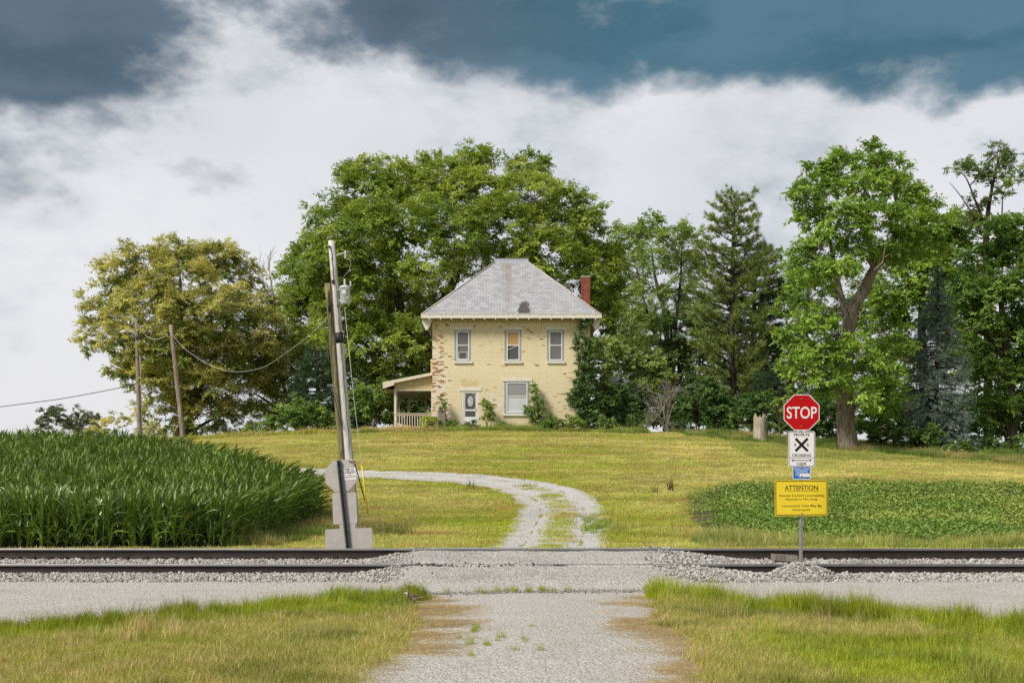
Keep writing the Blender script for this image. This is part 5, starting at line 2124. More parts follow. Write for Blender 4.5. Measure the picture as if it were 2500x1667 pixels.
trunk = [TP(YL, (455, 1085, .62), (455, 1030, .46), (450, 950, .36), (440, 820, .22), (440, 680, .08)), TP(YL, (455, 1000, .34), (520, 880, .22), (570, 760, .1)), TP(YL, (452, 1000, .3), (360, 900, .2), (290, 800, .08)),
         TP(YL, (430, 1085, .4), (450, 1040, .35)), TP(YL, (480, 1085, .4), (460, 1040, .35))]
tree('linden_tree', 'round yellow-green tree standing alone above the corn field', 'tree', W(455, 1080, YL), trunk, lob, seed=5, limb_r=.4, twigs=.3,
     leaf_kw=dict(dens=2.0, rc=(.45, .9), leaf=(.17, .10), cols=((.038, .068, .012), (.095, .130, .024)), outer=(.215, .228, .075), core=.5))

# --- big gnarled tree on the right, bare lower trunk
YR = 62.0
rows = [(2120, 395, 42, 36, 0), (2060, 405, 40, 32, 0), (1990, 425, 30, 28, 0), (2170, 405, 38, 36, 1), (1965, 470, 40, 38, -1), (2030, 470, 45, 35, 0), (2110, 460, 55, 40, -1), (2190, 465, 50, 42, 0), (2240, 500, 42, 42, 1),
        (1985, 530, 45, 38, 0), (2060, 540, 55, 40, -2), (2140, 535, 60, 42, -2), (2220, 555, 55, 45, 0), (2280, 550, 38, 40, 2), (2265, 600, 40, 36, 2), (2190, 615, 60, 42, 0), (2100, 610, 50, 38, -1), (2010, 600, 50, 36, -1), (1950, 640, 45, 36, 0),
        (1980, 690, 50, 34, -2), (2040, 660, 45, 30, -2), (1935, 745, 34, 34, 0), (1990, 790, 48, 36, -2), (1940, 830, 42, 36, 0), (2010, 870, 52, 42, -2), (1960, 900, 45, 38, 0), (2095, 860, 50, 40, -2), (2140, 910, 48, 42, -1), (2150, 970, 40, 38, 0),
        (2020, 930, 40, 32, -2), (2110, 960, 40, 34, -2), (2180, 850, 40, 40, 1)]
lob = LB(YR, rows, ryk=1.0)
trunk = [TP(YR, (2076, 1118, .66), (2070, 1085, .50), (2063, 1010, .42), (2062, 930, .37), (2070, 850, .33), (2078, 765, .33), (2108, 710, .28), (2135, 655, .24), (2165, 620, .18), (2190, 540, .11), (2180, 440, .05)),
         TP(YR, (2078, 780, .25), (2055, 730, .16), (2040, 660, .12), (2020, 560, .07), (1995, 470, .03)),
         TP(YR, (2135, 655, .17), (2120, 570, .12), (2115, 470, .05)),
         TP(YR, (2062, 935, .2), (2045, 890, .13), (1990, 850, .08), (1950, 780, .04)), TP(YR, (2064, 930, .18), (2110, 880, .12), (2150, 900, .06))]
extra = [TP(YR - 1.5, (2075, 770, .06), (2045, 712, .05), (2010, 706, .035), (1965, 735, .012)), TP(YR - 2, (2135, 660, .06), (2155, 640, .045), (2160, 610, .035), (2168, 585, .015)), TP(YR - 2, (2158, 630, .03), (2180, 615, .01)),
         TP(YR - 1, (2185, 520, .04), (2230, 420, .012)), TP(YR, (1985, 490, .035), (1935, 470, .02), (1925, 460, .008)),
         TP(YR, (2076, 1118, .30), (2104, 1126, .10)), TP(YR, (2066, 1100, .30), (2040, 1118, .10)), TP(YR - .3, (2070, 1090, .30), (2085, 1122, .14))]
tree('gnarled_tree', 'tall green tree with thick furrowed leaning trunk right of the splintered stump', 'tree', W(2070, 1112, YR), trunk, lob, bark=M_BARKPALE, seed=8, limb_r=.32, twigs=.35, extra=extra,
     leaf_kw=dict(dens=3.1, kind='mid', rc=(.36, .72), leaf=(.19, .115), cols=((.040, .092, .014), (.145, .225, .040)), core=.45, ragged=.2))

# --- tall thin tree at the right edge
YT = 76.0
rows = [(2350, 410, 34, 26, 0), (2390, 430, 30, 26, 0), (2435, 375, 26, 30, 0), (2460, 400, 26, 34, 0), (2420, 440, 30, 26, 0), (2450, 470, 26, 24, 0), (2385, 500, 30, 22, 0), (2420, 545, 32, 24, 0), (2370, 545, 26, 20, 0), (2460, 560, 22, 22, 1)]
lob = LB(YT, rows, ryk=.9)
trunk = [TP(YT, (2412, 1090, .28), (2412, 850, .24), (2408, 700, .22), (2408, 560, .17), (2420, 470, .09), (2440, 380, .03)), TP(YT, (2408, 560, .1), (2385, 500, .07), (2355, 430, .03), (2320, 420, .01)), TP(YT, (2410, 690, .1), (2440, 600, .07), (2448, 480, .03)),
         TP(YT, (2408, 590, .08), (2360, 500, .04), (2318, 445, .01))]
tree('slender_tree', 'tall thin dark-trunked tree with a sparse top at the right edge', 'tree', W(2412, 1085, YT), trunk, lob, bark=M_BARKDK, seed=12, limb_r=.15, twigs=.8,
     leaf_kw=dict(dens=2.4, kind='mid', rc=(.3, .65), leaf=(.19, .11), cols=((.035, .065, .018), (.085, .125, .035)), core=.35, ragged=.3))

# --- mass of maples behind the spruce
YK = 80.0
rows = [(2200, 640, 55, 50), (2260, 660, 55, 50), (2320, 620, 50, 50), (2180, 720, 55, 50), (2250, 740, 60, 50), (2340, 700, 60, 55), (2160, 800, 50, 55), (2200, 880, 55, 60), (2330, 790, 60, 60), (2360, 880, 55, 60), (2190, 980, 55, 60), (2300, 560, 40, 36), (2350, 560, 40, 40), (2240, 600, 40, 36)]
tree('maple_tree', 'bright green maple filling the gap behind the blue spruce', 'tree', W(2260, 1085, YK), [TP(YK, (2260, 1090, .4), (2255, 900, .3), (2250, 740, .2), (2270, 640, .1))], LB(YK, rows, dy=2, seed=4), seed=14, limb_r=.3, twigs=.25,
     leaf_kw=dict(dens=2.2, kind='mid', rc=(.5, .95), leaf=(.21, .12), cols=((.045, .098, .014), (.145, .215, .036)), core=.5))
YK2 = 70.0
rows = [(2400, 640, 50, 45), (2470, 600, 45, 45), (2370, 720, 45, 42), (2440, 720, 60, 50), (2500, 700, 50, 50), (2400, 800, 60, 50), (2470, 820, 60, 55), (2380, 880, 45, 50), (2440, 910, 60, 55), (2510, 920, 55, 60), (2420, 1000, 55, 55), (2480, 1020, 60, 60), (2520, 800, 50, 60), (2540, 640, 50, 60),
        (2560, 900, 60, 80), (2560, 1040, 60, 60), (2440, 560, 30, 28), (2500, 560, 40, 40)]
tree('maple_tree', 'dark dense maple overhanging the shaded right edge of the frame', 'tree', W(2470, 1120, YK2), [TP(YK2, (2470, 1130, .4), (2465, 950, .3), (2450, 800, .2), (2440, 700, .1)), TP(YK2, (2465, 900, .2), (2420, 830, .13), (2370, 800, .06))], LB(YK2, rows, dy=1.5, seed=6), seed=16, limb_r=.3, twigs=.25,
     leaf_kw=dict(dens=2.3, kind='mid', rc=(.5, .95), leaf=(.20, .12), cols=((.026, .066, .012), (.090, .150, .028)), core=.45))
# twig of a tree standing out of the frame on the right
YE = 72.0
tree('edge_tree', 'leafy branch poking in from the right edge high against the sky', 'tree', W(2640, 1110, YE), [TP(YE, (2640, 1115, .35), (2635, 800, .28), (2620, 560, .18), (2580, 450, .08), (2520, 430, .03))],
     LB(YE, [(2498, 420, 20, 22, 0), (2480, 440, 14, 10, 0), (2530, 400, 30, 30, 0), (2580, 420, 50, 50, 0), (2640, 460, 60, 60, 0), (2650, 600, 60, 80, 0)]), seed=18, limb_r=.2, twigs=.6,
     leaf_kw=dict(dens=2.2, kind='mid', rc=(.3, .6), leaf=(.19, .11), cols=((.04, .08, .015), (.11, .16, .03))))

# --- airy trees behind and right of the house
YA = 98.0
rows = [(1545, 580, 40, 32), (1590, 565, 45, 32), (1650, 575, 45, 32), (1535, 640, 45, 40), (1600, 640, 50, 36), (1670, 640, 45, 40), (1530, 710, 42, 40), (1590, 720, 45, 36), (1650, 730, 40, 36), (1550, 790, 45, 40), (1610, 800, 40, 36), (1690, 580, 30, 30), (1500, 770, 40, 50), (1520, 850, 45, 40), (1580, 870, 45, 40)]
tree('ash_tree', 'airy pale green tree with sky gaps between the chimney and the pine', 'tree', W(1610, 1075, YA), [TP(YA, (1625, 1080, .28), (1628, 900, .24), (1625, 780, .2), (1600, 680, .12), (1590, 600, .05)), TP(YA, (1640, 1080, .25), (1645, 850, .18), (1660, 700, .1), (1665, 600, .04)), TP(YA, (1628, 880, .16), (1580, 760, .1), (1550, 640, .04))],
     LB(YA, rows, dy=3, seed=9), seed=20, limb_r=.25, twigs=.5, leaf_kw=dict(dens=1.5, rc=(.5, 1.1), leaf=(.22, .12), cols=((.060, .105, .026), (.150, .205, .060)), core=.35, ragged=.25))
tree('ash_tree', 'dark slim tree close behind the two shrubs beside the shed', 'tree', W(1660, 1075, 90), [TP(90, (1655, 1080, .22), (1660, 900, .18), (1650, 800, .1)), TP(90, (1640, 1080, .2), (1638, 880, .14), (1640, 780, .06))],
     LB(90, [(1660, 800, 50, 45), (1700, 860, 45, 40), (1640, 870, 45, 40), (1600, 930, 50, 40), (1680, 940, 50, 40), (1560, 900, 40, 40), (1720, 780, 35, 35)], dy=2, seed=3), seed=22, limb_r=.2, twigs=.5, bark=M_BARKDK,
     leaf_kw=dict(dens=1.5, kind='mid', rc=(.45, .9), leaf=(.19, .11), cols=((.024, .055, .014), (.070, .115, .030)), core=.35, ragged=.25))


# backdrop trees closing the gaps between house and pines
for lab, px0, Yb_, sd, rows in (('dim green tree far behind the airy tree right of the chimney', 1560, 112, 131, [(1530, 760, 50, 45), (1580, 800, 50, 45), (1540, 850, 50, 45), (1610, 870, 45, 45), (1560, 930, 55, 45), (1620, 960, 50, 45), (1510, 950, 45, 45), (1590, 1010, 50, 40)]),
                                ('dim green tree far behind the two pines', 1740, 114, 133, [(1700, 760, 45, 45), (1740, 830, 50, 50), (1690, 880, 45, 45), (1760, 920, 50, 40), (1700, 960, 50, 40), (1840, 900, 45, 45), (1820, 980, 45, 40), (1740, 1000, 50, 40), (1680, 650, 36, 36)]),
                                ('dim green tree far behind the STOP sign', 1930, 108, 135, [(1900, 830, 40, 45), (1940, 900, 45, 45), (1900, 960, 45, 40), (1970, 980, 45, 40), (2020, 1000, 45, 40), (1960, 760, 40, 40), (2050, 960, 40, 40), (1915, 720, 34, 36), (1940, 670, 34, 30)]),
                                ('dim green tree far behind the gnarled trunk fork', 2070, 92, 137, [(2000, 700, 45, 45), (2060, 760, 50, 45), (2120, 800, 50, 45), (2010, 820, 50, 45), (2060, 880, 50, 45), (2130, 880, 45, 45), (2100, 700, 40, 40), (2150, 740, 45, 45), (2010, 940, 45, 45), (2100, 960, 50, 45)])):
    tree('background_tree', lab, 'tree', W(px0, 1070, Yb_), [TP(Yb_, (px0, 1075, .3), (px0, 900, .22), (px0 - 10, 780, .08))], LB(Yb_, rows, dy=2, seed=sd), seed=sd, limb_r=.25, twigs=.3, bark=M_BARKDK,
         leaf_kw=dict(dens=1.1, rc=(.6, 1.2), cols=((.034, .064, .018), (.095, .135, .040)), core=.35, ragged=.25))

# --- conifers
def conifer(name, label, Y, trunk, prof, n_whorl, per_whorl, col, seed, needle=(.20, .020), tuft=18, lift=0.25, droop=0.0, start=0.25, dens=9, group=None, bark=None, gap=0.0):
    """prof: [(py, half width px)] from top down; trunk: TP polyline top to bottom"""
    rng = np.random.default_rng(seed)
    rnd = random.Random(seed)
    base = Vector(trunk[-1][0])
    root = empty(name, base)
    tag(root, label, 'tree', group)
    wood = MB()
    wood.tube([p - base for p, r in trunk], [r for p, r in trunk], 10, wob=.04)
    pys = [p[0] for p in prof]
    hws = [p[1] * Y / F for p in prof]
    tpy = np.array([HY - (p.z - ZC) * F / Y for p, r in trunk])
    tx = np.array([p.x for p, r in trunk])
    P_, D_, Cc = [], [], []
    for i in range(n_whorl):
        py = pys[0] + (pys[-1] - pys[0]) * (i + .3) / n_whorl
        x0 = np.interp(py, tpy, tx)
        z0 = W(0, py, Y).z
        hw = float(np.interp(py, pys, hws))
        for k in range(per_whorl):
            if rnd.random() < gap:
                continue
            a = 2 * math.pi * (k + rnd.random() * .8) / per_whorl + i
            L = hw * rnd.uniform(.7, 1.12)
            z = z0 + rnd.uniform(-.2, .2)
            s = Vector((x0, Y, z))
            e = s + Vector((math.cos(a) * L, math.sin(a) * L, L * lift * rnd.uniform(.5, 1.3) - droop * L))
            pts = curve_pts(s, e, (0, 0, -L * .10 if lift > 0 else L * .16), 6)
            wood.tube([p - base for p in pts], list(np.linspace(.02 + .018 * L, .006, 6)), 4, cap=False)
            nt = max(3, int(L * dens))
            for _ in range(nt):
                t = start + (1 - start) * rng.random() ** .75
                f_ = t * 5
                j = min(int(f_), 4)
                p = pts[j].lerp(pts[j + 1], f_ - j)
                sp = (1 - t) * .45 + .14
                off = Vector((rng.normal() * sp * .55, rng.normal() * sp * .55, rng.normal() * .07 - (droop > 0) * abs(rng.normal()) * .13))
                q_ = p + off
                P_.append(q_)
                D_.append(((e - s).normalized() * .8 + off.normalized() * .7 + Vector((0, 0, .25 - droop))).normalized())
                Cc.append(rng.random())
    wood.build('trunk', bark or M_BARKDK, root)
    P = np.array(P_)
    D = np.array(D_)
    n = len(P)
    t = rng.normal(size=(n, tuft, 3)) * .62 + D[:, None, :]
    t = unit(t)
    b = P[:, None, :] + rng.normal(size=(n, tuft, 3)) * .035 + D[:, None, :] * (rng.random((n, tuft, 1)) - .4) * .2
    Ln = needle[0] * rng.uniform(.6, 1.2, (n, tuft))
    sd = unit(np.cross(t, rng.normal(size=(n, tuft, 3))))
    V = np.zeros((n, tuft, 3, 3))
    V[:, :, 0] = b + sd * needle[1] / 2
    V[:, :, 1] = b - sd * needle[1] / 2
    V[:, :, 2] = b + t * Ln[:, :, None]
    V = V.reshape(-1, 3) - np.array(base)
    lo, hi = np.array(col[0]), np.array(col[1])
    cc = np.clip(np.array(Cc)[:, None] + rng.normal(size=(n, tuft)) * .2, 0, 1).reshape(-1, 1)
    c = np.repeat(lo * (1 - cc) + hi * cc, 3, 0)
    cr = link_mesh('crown', np_mesh('crown', V, np.arange(len(V)).reshape(-1, 3), M_NEEDLE, c), root)
    tag(cr, kind='stuff')
    return root


YP = 84.0
PINE = ((.115, .170, .036), (.300, .350, .090))
conifer('pine_tree', 'tall pine with feathery crown standing above the pale stump', YP, TP(YP, (1795, 470, .02), (1790, 600, .12), (1787, 800, .22), (1790, 1000, .28), (1792, 1075, .33)),
        [(470, 22), (520, 62), (570, 85), (640, 100), (720, 112), (800, 115), (880, 105), (960, 80), (1000, 55)], 22, 7, PINE, 31, lift=.45, gap=.12, needle=(.28, .034), tuft=22, dens=10, start=.3)
conifer('pine_tree', 'darker pine just right of the tall pine, its trunk bare below', YP + 5, TP(YP + 5, (1850, 600, .03), (1842, 720, .14), (1838, 860, .20), (1838, 1075, .28)),
        [(600, 30), (660, 70), (740, 95), (830, 105), (900, 95), (980, 70)], 17, 8, ((.030, .062, .020), (.085, .130, .040)), 33, lift=.3, needle=(.26, .032), tuft=22, dens=11, start=.3)
conifer('pine_tree', 'small dark crooked pine between the tall pines and the STOP sign', 78, TP(78, (1905, 900, .03), (1890, 960, .08), (1868, 1010, .11), (1872, 1075, .13)),
        [(890, 20), (920, 55), (960, 68), (1000, 40)], 7, 8, ((.022, .055, .020), (.060, .105, .040)), 35, lift=.2, needle=(.20, .024), tuft=20, dens=12, start=.3)
SPR = ((.085, .125, .095), (.225, .280, .225))
conifer('blue_spruce', 'conical blue-grey spruce on the right lawn edge', 64.0, TP(64.0, (2290, 655, .02), (2288, 800, .09), (2286, 1000, .14), (2286, 1118, .18)),
        [(655, 4), (700, 18), (760, 42), (830, 62), (900, 80), (980, 92), (1060, 100), (1100, 96)], 34, 9, SPR, 37, lift=-.02, droop=.14, needle=(.10, .022), tuft=22, dens=13, start=.18)
conifer('pine_tree', 'dark young pine behind the leaning roadside poles', 76, TP(76, (772, 850, .02), (775, 950, .10), (778, 1070, .16)),
        [(850, 22), (890, 52), (950, 68), (1010, 78), (1060, 72)], 13, 8, ((.030, .068, .028), (.085, .135, .058)), 39, lift=.12, needle=(.20, .026), tuft=20, dens=11, start=.3)
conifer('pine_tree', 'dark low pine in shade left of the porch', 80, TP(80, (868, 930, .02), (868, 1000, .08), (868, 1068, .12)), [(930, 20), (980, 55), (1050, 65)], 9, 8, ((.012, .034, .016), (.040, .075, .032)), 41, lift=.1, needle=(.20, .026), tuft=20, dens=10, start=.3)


# --- shrubs: (name, label, Y, lobes px, colours, kw)
def shrub(name, label, Y, rows, cols, seed, cat='shrub', dens=3.2, per=44, rc=(.28, .55), leaf=(.14, .085), group=None, twigs=.3, mat=None, ryk=.9, dy=.5, ragged=.2, bark=None, core=.35, kind='coarse'):
    lob = LB(Y, rows, dy=dy, seed=seed, ryk=ryk)
    x = sum(l[0][0] for l in lob) / len(lob)
    yb_ = sum(l[0][1] for l in lob) / len(lob)
    base = Vector((x, yb_, tz(x, yb_)))
    zt = max(l[0][2] for l in lob)
    hh = zt - base.z
    wq = min(1.0, hh / 2.5)
    tr_ = [[(base + Vector((random.uniform(-.2, .2) * wq, random.uniform(-.2, .2) * wq, -.1)), .045 * wq), (base + Vector((random.uniform(-.3, .3) * wq, 0, hh * .4)), .03 * wq), (base + Vector((random.uniform(-.45, .45) * wq, 0, hh * .8)), .012 * wq)] for _ in range(3)]
    return tree(name, label, cat, base, tr_, lob, bark=bark or M_BARK, seed=seed, limb_r=.05, twigs=twigs, group=group, mat=mat, part='foliage', wood_part='stems',
                leaf_kw=dict(dens=dens, rc=rc, cols=cols, core=core, ragged=ragged, kind=kind))


MID = ((.040, .088, .018), (.115, .175, .040))
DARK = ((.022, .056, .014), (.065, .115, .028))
LIGHT = ((.085, .135, .022), (.210, .255, .055))
tree('willow_tree', 'loose light green tree beneath the dead branches, left of the roadside poles', 'tree', W(700, 1068, 83), [TP(83, (735, 1072, .25), (715, 1000, .18), (690, 930, .1), (700, 850, .04)), TP(83, (725, 1040, .15), (660, 985, .1), (620, 960, .04))],
     LB(83, [(720, 850, 45, 38), (690, 900, 50, 38), (740, 905, 45, 36), (640, 945, 45, 34), (700, 960, 50, 36), (620, 1000, 40, 30), (670, 1015, 50, 34), (730, 1000, 45, 36), (750, 830, 30, 30), (655, 890, 35, 30)], dy=1.5, seed=5), seed=43, limb_r=.2, twigs=.5,
     leaf_kw=dict(dens=1.6, kind='willow', rc=(.45, .95), leaf=(.17, .085), cols=LIGHT, core=.35, ragged=.25))
shrub('shrub', 'mid green thicket at the lawn edge under the leaning roadside poles', 73, [(700, 1030, 50, 32), (760, 1030, 50, 34), (650, 1045, 40, 22), (810, 1035, 45, 30), (740, 1000, 40, 30)], MID, 51, rc=(.25, .5))
shrub('shrub', 'broad leafy shrub directly left of the porch railing', 74, [(890, 1010, 42, 38), (930, 1000, 34, 40), (920, 960, 34, 30), (875, 970, 34, 34), (950, 1030, 26, 26)], MID, 53, rc=(.25, .5))
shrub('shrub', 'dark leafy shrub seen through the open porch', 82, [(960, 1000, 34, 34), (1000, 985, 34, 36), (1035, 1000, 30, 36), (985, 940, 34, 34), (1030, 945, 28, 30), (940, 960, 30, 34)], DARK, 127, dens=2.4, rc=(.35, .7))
# right of the house
shrub('shrub', 'tall loose pale green shrub behind the shed roof', 81, [(1480, 860, 45, 42), (1520, 880, 42, 38), (1470, 920, 40, 38), (1560, 900, 40, 34), (1600, 890, 34, 34), (1620, 930, 40, 38), (1580, 950, 30, 28)], ((.065, .110, .030), (.160, .215, .065)), 55, dens=2.4)
shrub('shrub', 'dense dark shrub between ivy corner and dead bush', 71.5, [(1470, 1000, 42, 36), (1520, 1000, 42, 38), (1560, 1030, 34, 28), (1490, 1040, 45, 24), (1440, 1030, 30, 26), (1500, 960, 34, 28)], ((.034, .075, .022), (.095, .150, .048)), 57)
shrub('shrub', 'dark green shrub right of the grey dead bush', 73, [(1690, 1000, 45, 42), (1740, 1010, 42, 42), (1710, 950, 40, 36), (1660, 1040, 36, 28), (1770, 1040, 36, 30), (1750, 970, 32, 30), (1650, 985, 30, 30)], DARK, 59)
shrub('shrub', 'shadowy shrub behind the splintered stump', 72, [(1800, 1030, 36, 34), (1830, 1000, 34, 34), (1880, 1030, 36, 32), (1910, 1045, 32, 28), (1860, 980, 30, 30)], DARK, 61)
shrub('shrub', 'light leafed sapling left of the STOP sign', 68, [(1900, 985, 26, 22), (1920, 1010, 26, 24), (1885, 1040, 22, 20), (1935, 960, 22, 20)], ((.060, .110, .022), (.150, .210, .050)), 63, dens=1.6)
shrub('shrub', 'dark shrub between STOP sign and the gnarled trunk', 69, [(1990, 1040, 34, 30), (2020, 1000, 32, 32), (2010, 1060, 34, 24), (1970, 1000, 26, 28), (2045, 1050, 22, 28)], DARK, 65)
shrub('shrub', 'leafy shrub just right of the gnarled trunk', 64.5, [(2120, 1050, 40, 32), (2160, 1070, 40, 28), (2180, 1030, 40, 34), (2130, 1010, 34, 30), (2210, 1060, 36, 32)], MID, 67)
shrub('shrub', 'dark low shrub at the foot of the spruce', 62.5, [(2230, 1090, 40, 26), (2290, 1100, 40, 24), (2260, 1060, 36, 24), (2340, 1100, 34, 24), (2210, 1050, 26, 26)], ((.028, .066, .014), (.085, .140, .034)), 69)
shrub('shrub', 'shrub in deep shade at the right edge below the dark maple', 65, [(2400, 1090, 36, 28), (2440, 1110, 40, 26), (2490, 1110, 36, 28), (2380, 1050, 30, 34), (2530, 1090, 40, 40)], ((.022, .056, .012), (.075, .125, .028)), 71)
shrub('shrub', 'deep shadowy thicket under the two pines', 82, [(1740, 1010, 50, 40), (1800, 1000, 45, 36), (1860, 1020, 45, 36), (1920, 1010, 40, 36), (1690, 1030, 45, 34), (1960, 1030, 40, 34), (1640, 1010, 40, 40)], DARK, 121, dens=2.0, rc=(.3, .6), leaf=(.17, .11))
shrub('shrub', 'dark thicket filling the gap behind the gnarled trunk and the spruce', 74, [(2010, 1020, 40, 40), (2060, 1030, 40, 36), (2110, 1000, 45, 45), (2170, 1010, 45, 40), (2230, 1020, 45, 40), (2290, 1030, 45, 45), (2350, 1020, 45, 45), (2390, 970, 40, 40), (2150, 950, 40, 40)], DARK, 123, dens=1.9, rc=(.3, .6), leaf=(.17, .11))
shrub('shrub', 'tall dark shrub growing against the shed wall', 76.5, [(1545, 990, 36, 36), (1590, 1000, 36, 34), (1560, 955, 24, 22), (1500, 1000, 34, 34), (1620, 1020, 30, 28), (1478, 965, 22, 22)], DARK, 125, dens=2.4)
# at the house front
shrub('shrub', 'round bush right beside the house door', 69.2, [(1190, 1000, 18, 16), (1183, 985, 13, 12), (1197, 988, 12, 12), (1190, 1022, 16, 14), (1200, 1008, 10, 12)], ((.060, .105, .022), (.170, .215, .060)), 73, dens=14, rc=(.13, .24), leaf=(.10, .06), dy=.1)
shrub('vine', 'climbing vine over the right side of the lower window', 69.5, [(1300, 950, 8, 14), (1303, 968, 11, 16), (1312, 985, 15, 16), (1298, 1005, 18, 14), (1320, 1010, 18, 16), (1335, 1025, 16, 14), (1310, 1030, 20, 14), (1290, 1000, 14, 10), (1340, 1038, 12, 10)], ((.040, .090, .018), (.120, .185, .045)), 75, cat='vine', dens=13, rc=(.14, .26), leaf=(.11, .075), dy=.05, ryk=.5)
shrub('vine', 'slim green vine on the wooden post left of the door', 69.45, [(1080, 972, 6, 10), (1082, 985, 8, 10), (1084, 996, 9, 9), (1080, 1003, 8, 7)], ((.040, .090, .018), (.110, .180, .042)), 77, cat='vine', dens=18, rc=(.10, .18), leaf=(.09, .06), dy=.05, ryk=.6)
shrub('ivy', 'dark ivy climbing the right front corner of the house to the eaves', 69.6, [(1428, 795, 14, 14), (1440, 785, 12, 12), (1415, 830, 16, 16), (1405, 845, 14, 10), (1436, 850, 14, 24), (1425, 880, 18, 24), (1412, 895, 12, 14), (1440, 900, 16, 24), (1430, 925, 22, 26), (1415, 950, 24, 20), (1440, 965, 24, 26), (1410, 975, 22, 20), (1425, 1000, 26, 22), (1405, 990, 16, 14), (1450, 1000, 20, 24), (1440, 1030, 26, 18)],
      ((.022, .058, .016), (.072, .122, .034)), 79, cat='ivy', dens=11, rc=(.16, .32), leaf=(.12, .085), dy=.12, ryk=.6, kind='gloss')
shrub('ivy', 'ivy spilling into a bright shrub past the downpipe right of the house', 70.5, [(1470, 900, 24, 30), (1462, 860, 14, 20), (1480, 940, 24, 26), (1465, 980, 22, 26), (1490, 990, 22, 24)], ((.050, .095, .026), (.140, .195, .058)), 81, cat='ivy', dens=5, rc=(.2, .4), leaf=(.12, .08), dy=.3)
# weedy bushes along the foundation
for i, (px, lab, py, rx, ry, cc) in enumerate([(1050, 'pale weedy bush under the porch corner', 1030, 26, 20, LIGHT), (1095, 'dark weed clump below the wooden post', 1040, 24, 15, MID), (1150, 'low dark weeds under the house door', 1044, 26, 13, DARK),
                                               (1225, 'grassy weed clump under the lower window', 1044, 30, 11, MID), (1350, 'green weed bush below the bare wall right of the vine', 1036, 30, 18, MID), (1400, 'bright weed bush under the ivy corner', 1036, 28, 20, ((.055, .105, .022), (.150, .205, .048))),
                                               (1478, 'pale spiky weed bush by the ivy shrub', 1040, 26, 22, ((.060, .110, .030), (.160, .215, .070)))]):
    shrub('weed_bush', lab, 68.9, [(px - rx * .4, py + 3, rx * .55, ry * .8), (px + rx * .35, py, rx * .55, ry * .9), (px, py - 4, rx * .5, ry)], cc, 90 + i, dens=9, rc=(.15, .3), leaf=(.11, .06), dy=.15, group='weed bushes along the house front')

# growth far left; distance haze is put into the far leaf colours
shrub('far_tree', 'distant grey-green tree at the skyline beyond the corn, leftmost', 230, [(125, 1020, 26, 24), (140, 1005, 18, 16), (110, 1040, 24, 16), (155, 1035, 20, 18)], ((.045, .065, .040), (.085, .110, .070)), 101, cat='tree', dens=.5, per=60, rc=(.6, 1.3), leaf=(.45, .3), dy=2)
shrub('far_tree', 'distant spreading grey-green tree beside the leftmost skyline tree', 235, [(195, 1025, 28, 22), (225, 1020, 20, 18), (175, 1040, 24, 16), (215, 1045, 30, 16)], ((.045, .065, .038), (.085, .110, .066)), 103, cat='tree', dens=.5, per=60, rc=(.6, 1.3), leaf=(.45, .3), dy=2)
shrub('far_tree', 'pale hazy bush line at the skyline left of the lamp pole', 130, [(260, 1040, 34, 20), (300, 1030, 30, 22), (230, 1050, 30, 14), (340, 1045, 30, 20)], ((.140, .165, .060), (.260, .275, .120)), 105, cat='bush', dens=1.0, per=50, rc=(.35, .8), leaf=(.24, .15), dy=1)
shrub('far_tree', 'pale grey-green bush between the lamp pole and the big tree trunk', 125, [(375, 1050, 30, 22), (410, 1060, 32, 18), (350, 1060, 26, 16)], ((.150, .170, .100), (.250, .270, .170)), 107, cat='bush', dens=1.0, per=50, rc=(.35, .8), leaf=(.24, .15), dy=1)
shrub('far_tree', 'distant dull bush seen right of the yellow-green tree trunk', 190, [(540, 1050, 24, 18), (520, 1060, 22, 12), (560, 1058, 16, 12)], ((.045, .068, .045), (.085, .115, .075)), 109, cat='bush', dens=.6, per=60, rc=(.5, 1.1), leaf=(.36, .24), dy=1)
shrub('far_tree', 'distant dull bush at the foot of the light green tree', 180, [(615, 1050, 28, 18), (650, 1055, 28, 14), (590, 1058, 20, 10)], ((.045, .070, .045), (.090, .120, .078)), 111, cat='bush', dens=.6, per=60, rc=(.5, 1.1), leaf=(.36, .24), dy=1)
shrub('sapling', 'small bright sprouts at the foot of the yellow-green tree', 76, [(480, 1068, 20, 10), (500, 1074, 18, 7), (465, 1072, 14, 8)], LIGHT, 113, dens=4, rc=(.15, .3), leaf=(.13, .08))


# --- bare dead wood
def dead_tree(name, label, starts, mat, seed, depth=4, shrink=.62, group=None, cat='dead tree', spread=34, twigr=.5):
    rnd = random.Random(seed)
    base = Vector(starts[0][0])
    root = empty(name, base)
    tag(root, label, cat, group)
    wood = MB()

    def grow(p, d, L, r, lev):
        n = 4
        pts = [p]
        for k in range(n):
            d = (d + Vector((rnd.uniform(-1, 1), rnd.uniform(-1, 1), rnd.uniform(-.7, .9))) * .16).normalized()
            pts.append(pts[-1] + d * L / n)
        wood.tube([q_ - base for q_ in pts], list(np.linspace(r, r * .45, n + 1)), 6 if lev < 2 else 4, cap=False)
        if lev >= depth:
            return
        for k in range(rnd.randint(2, 4)):
            a = pts[rnd.randint(1, n)]
            ax = Vector((rnd.uniform(-1, 1), rnd.uniform(-1, 1), rnd.uniform(-.6, 1))).normalized()
            d2 = Matrix.Rotation(R(rnd.uniform(.5, 1.3) * spread), 3, ax) @ d
            grow(a, d2, L * shrink * rnd.uniform(.7, 1.15), r * twigr, lev + 1)

    for p, e, r in starts:
        p, e = Vector(p), Vector(e)
        grow(p, (e - p).normalized(), (e - p).length, r, 0)
    wood.build('branches', mat, root)
    return root


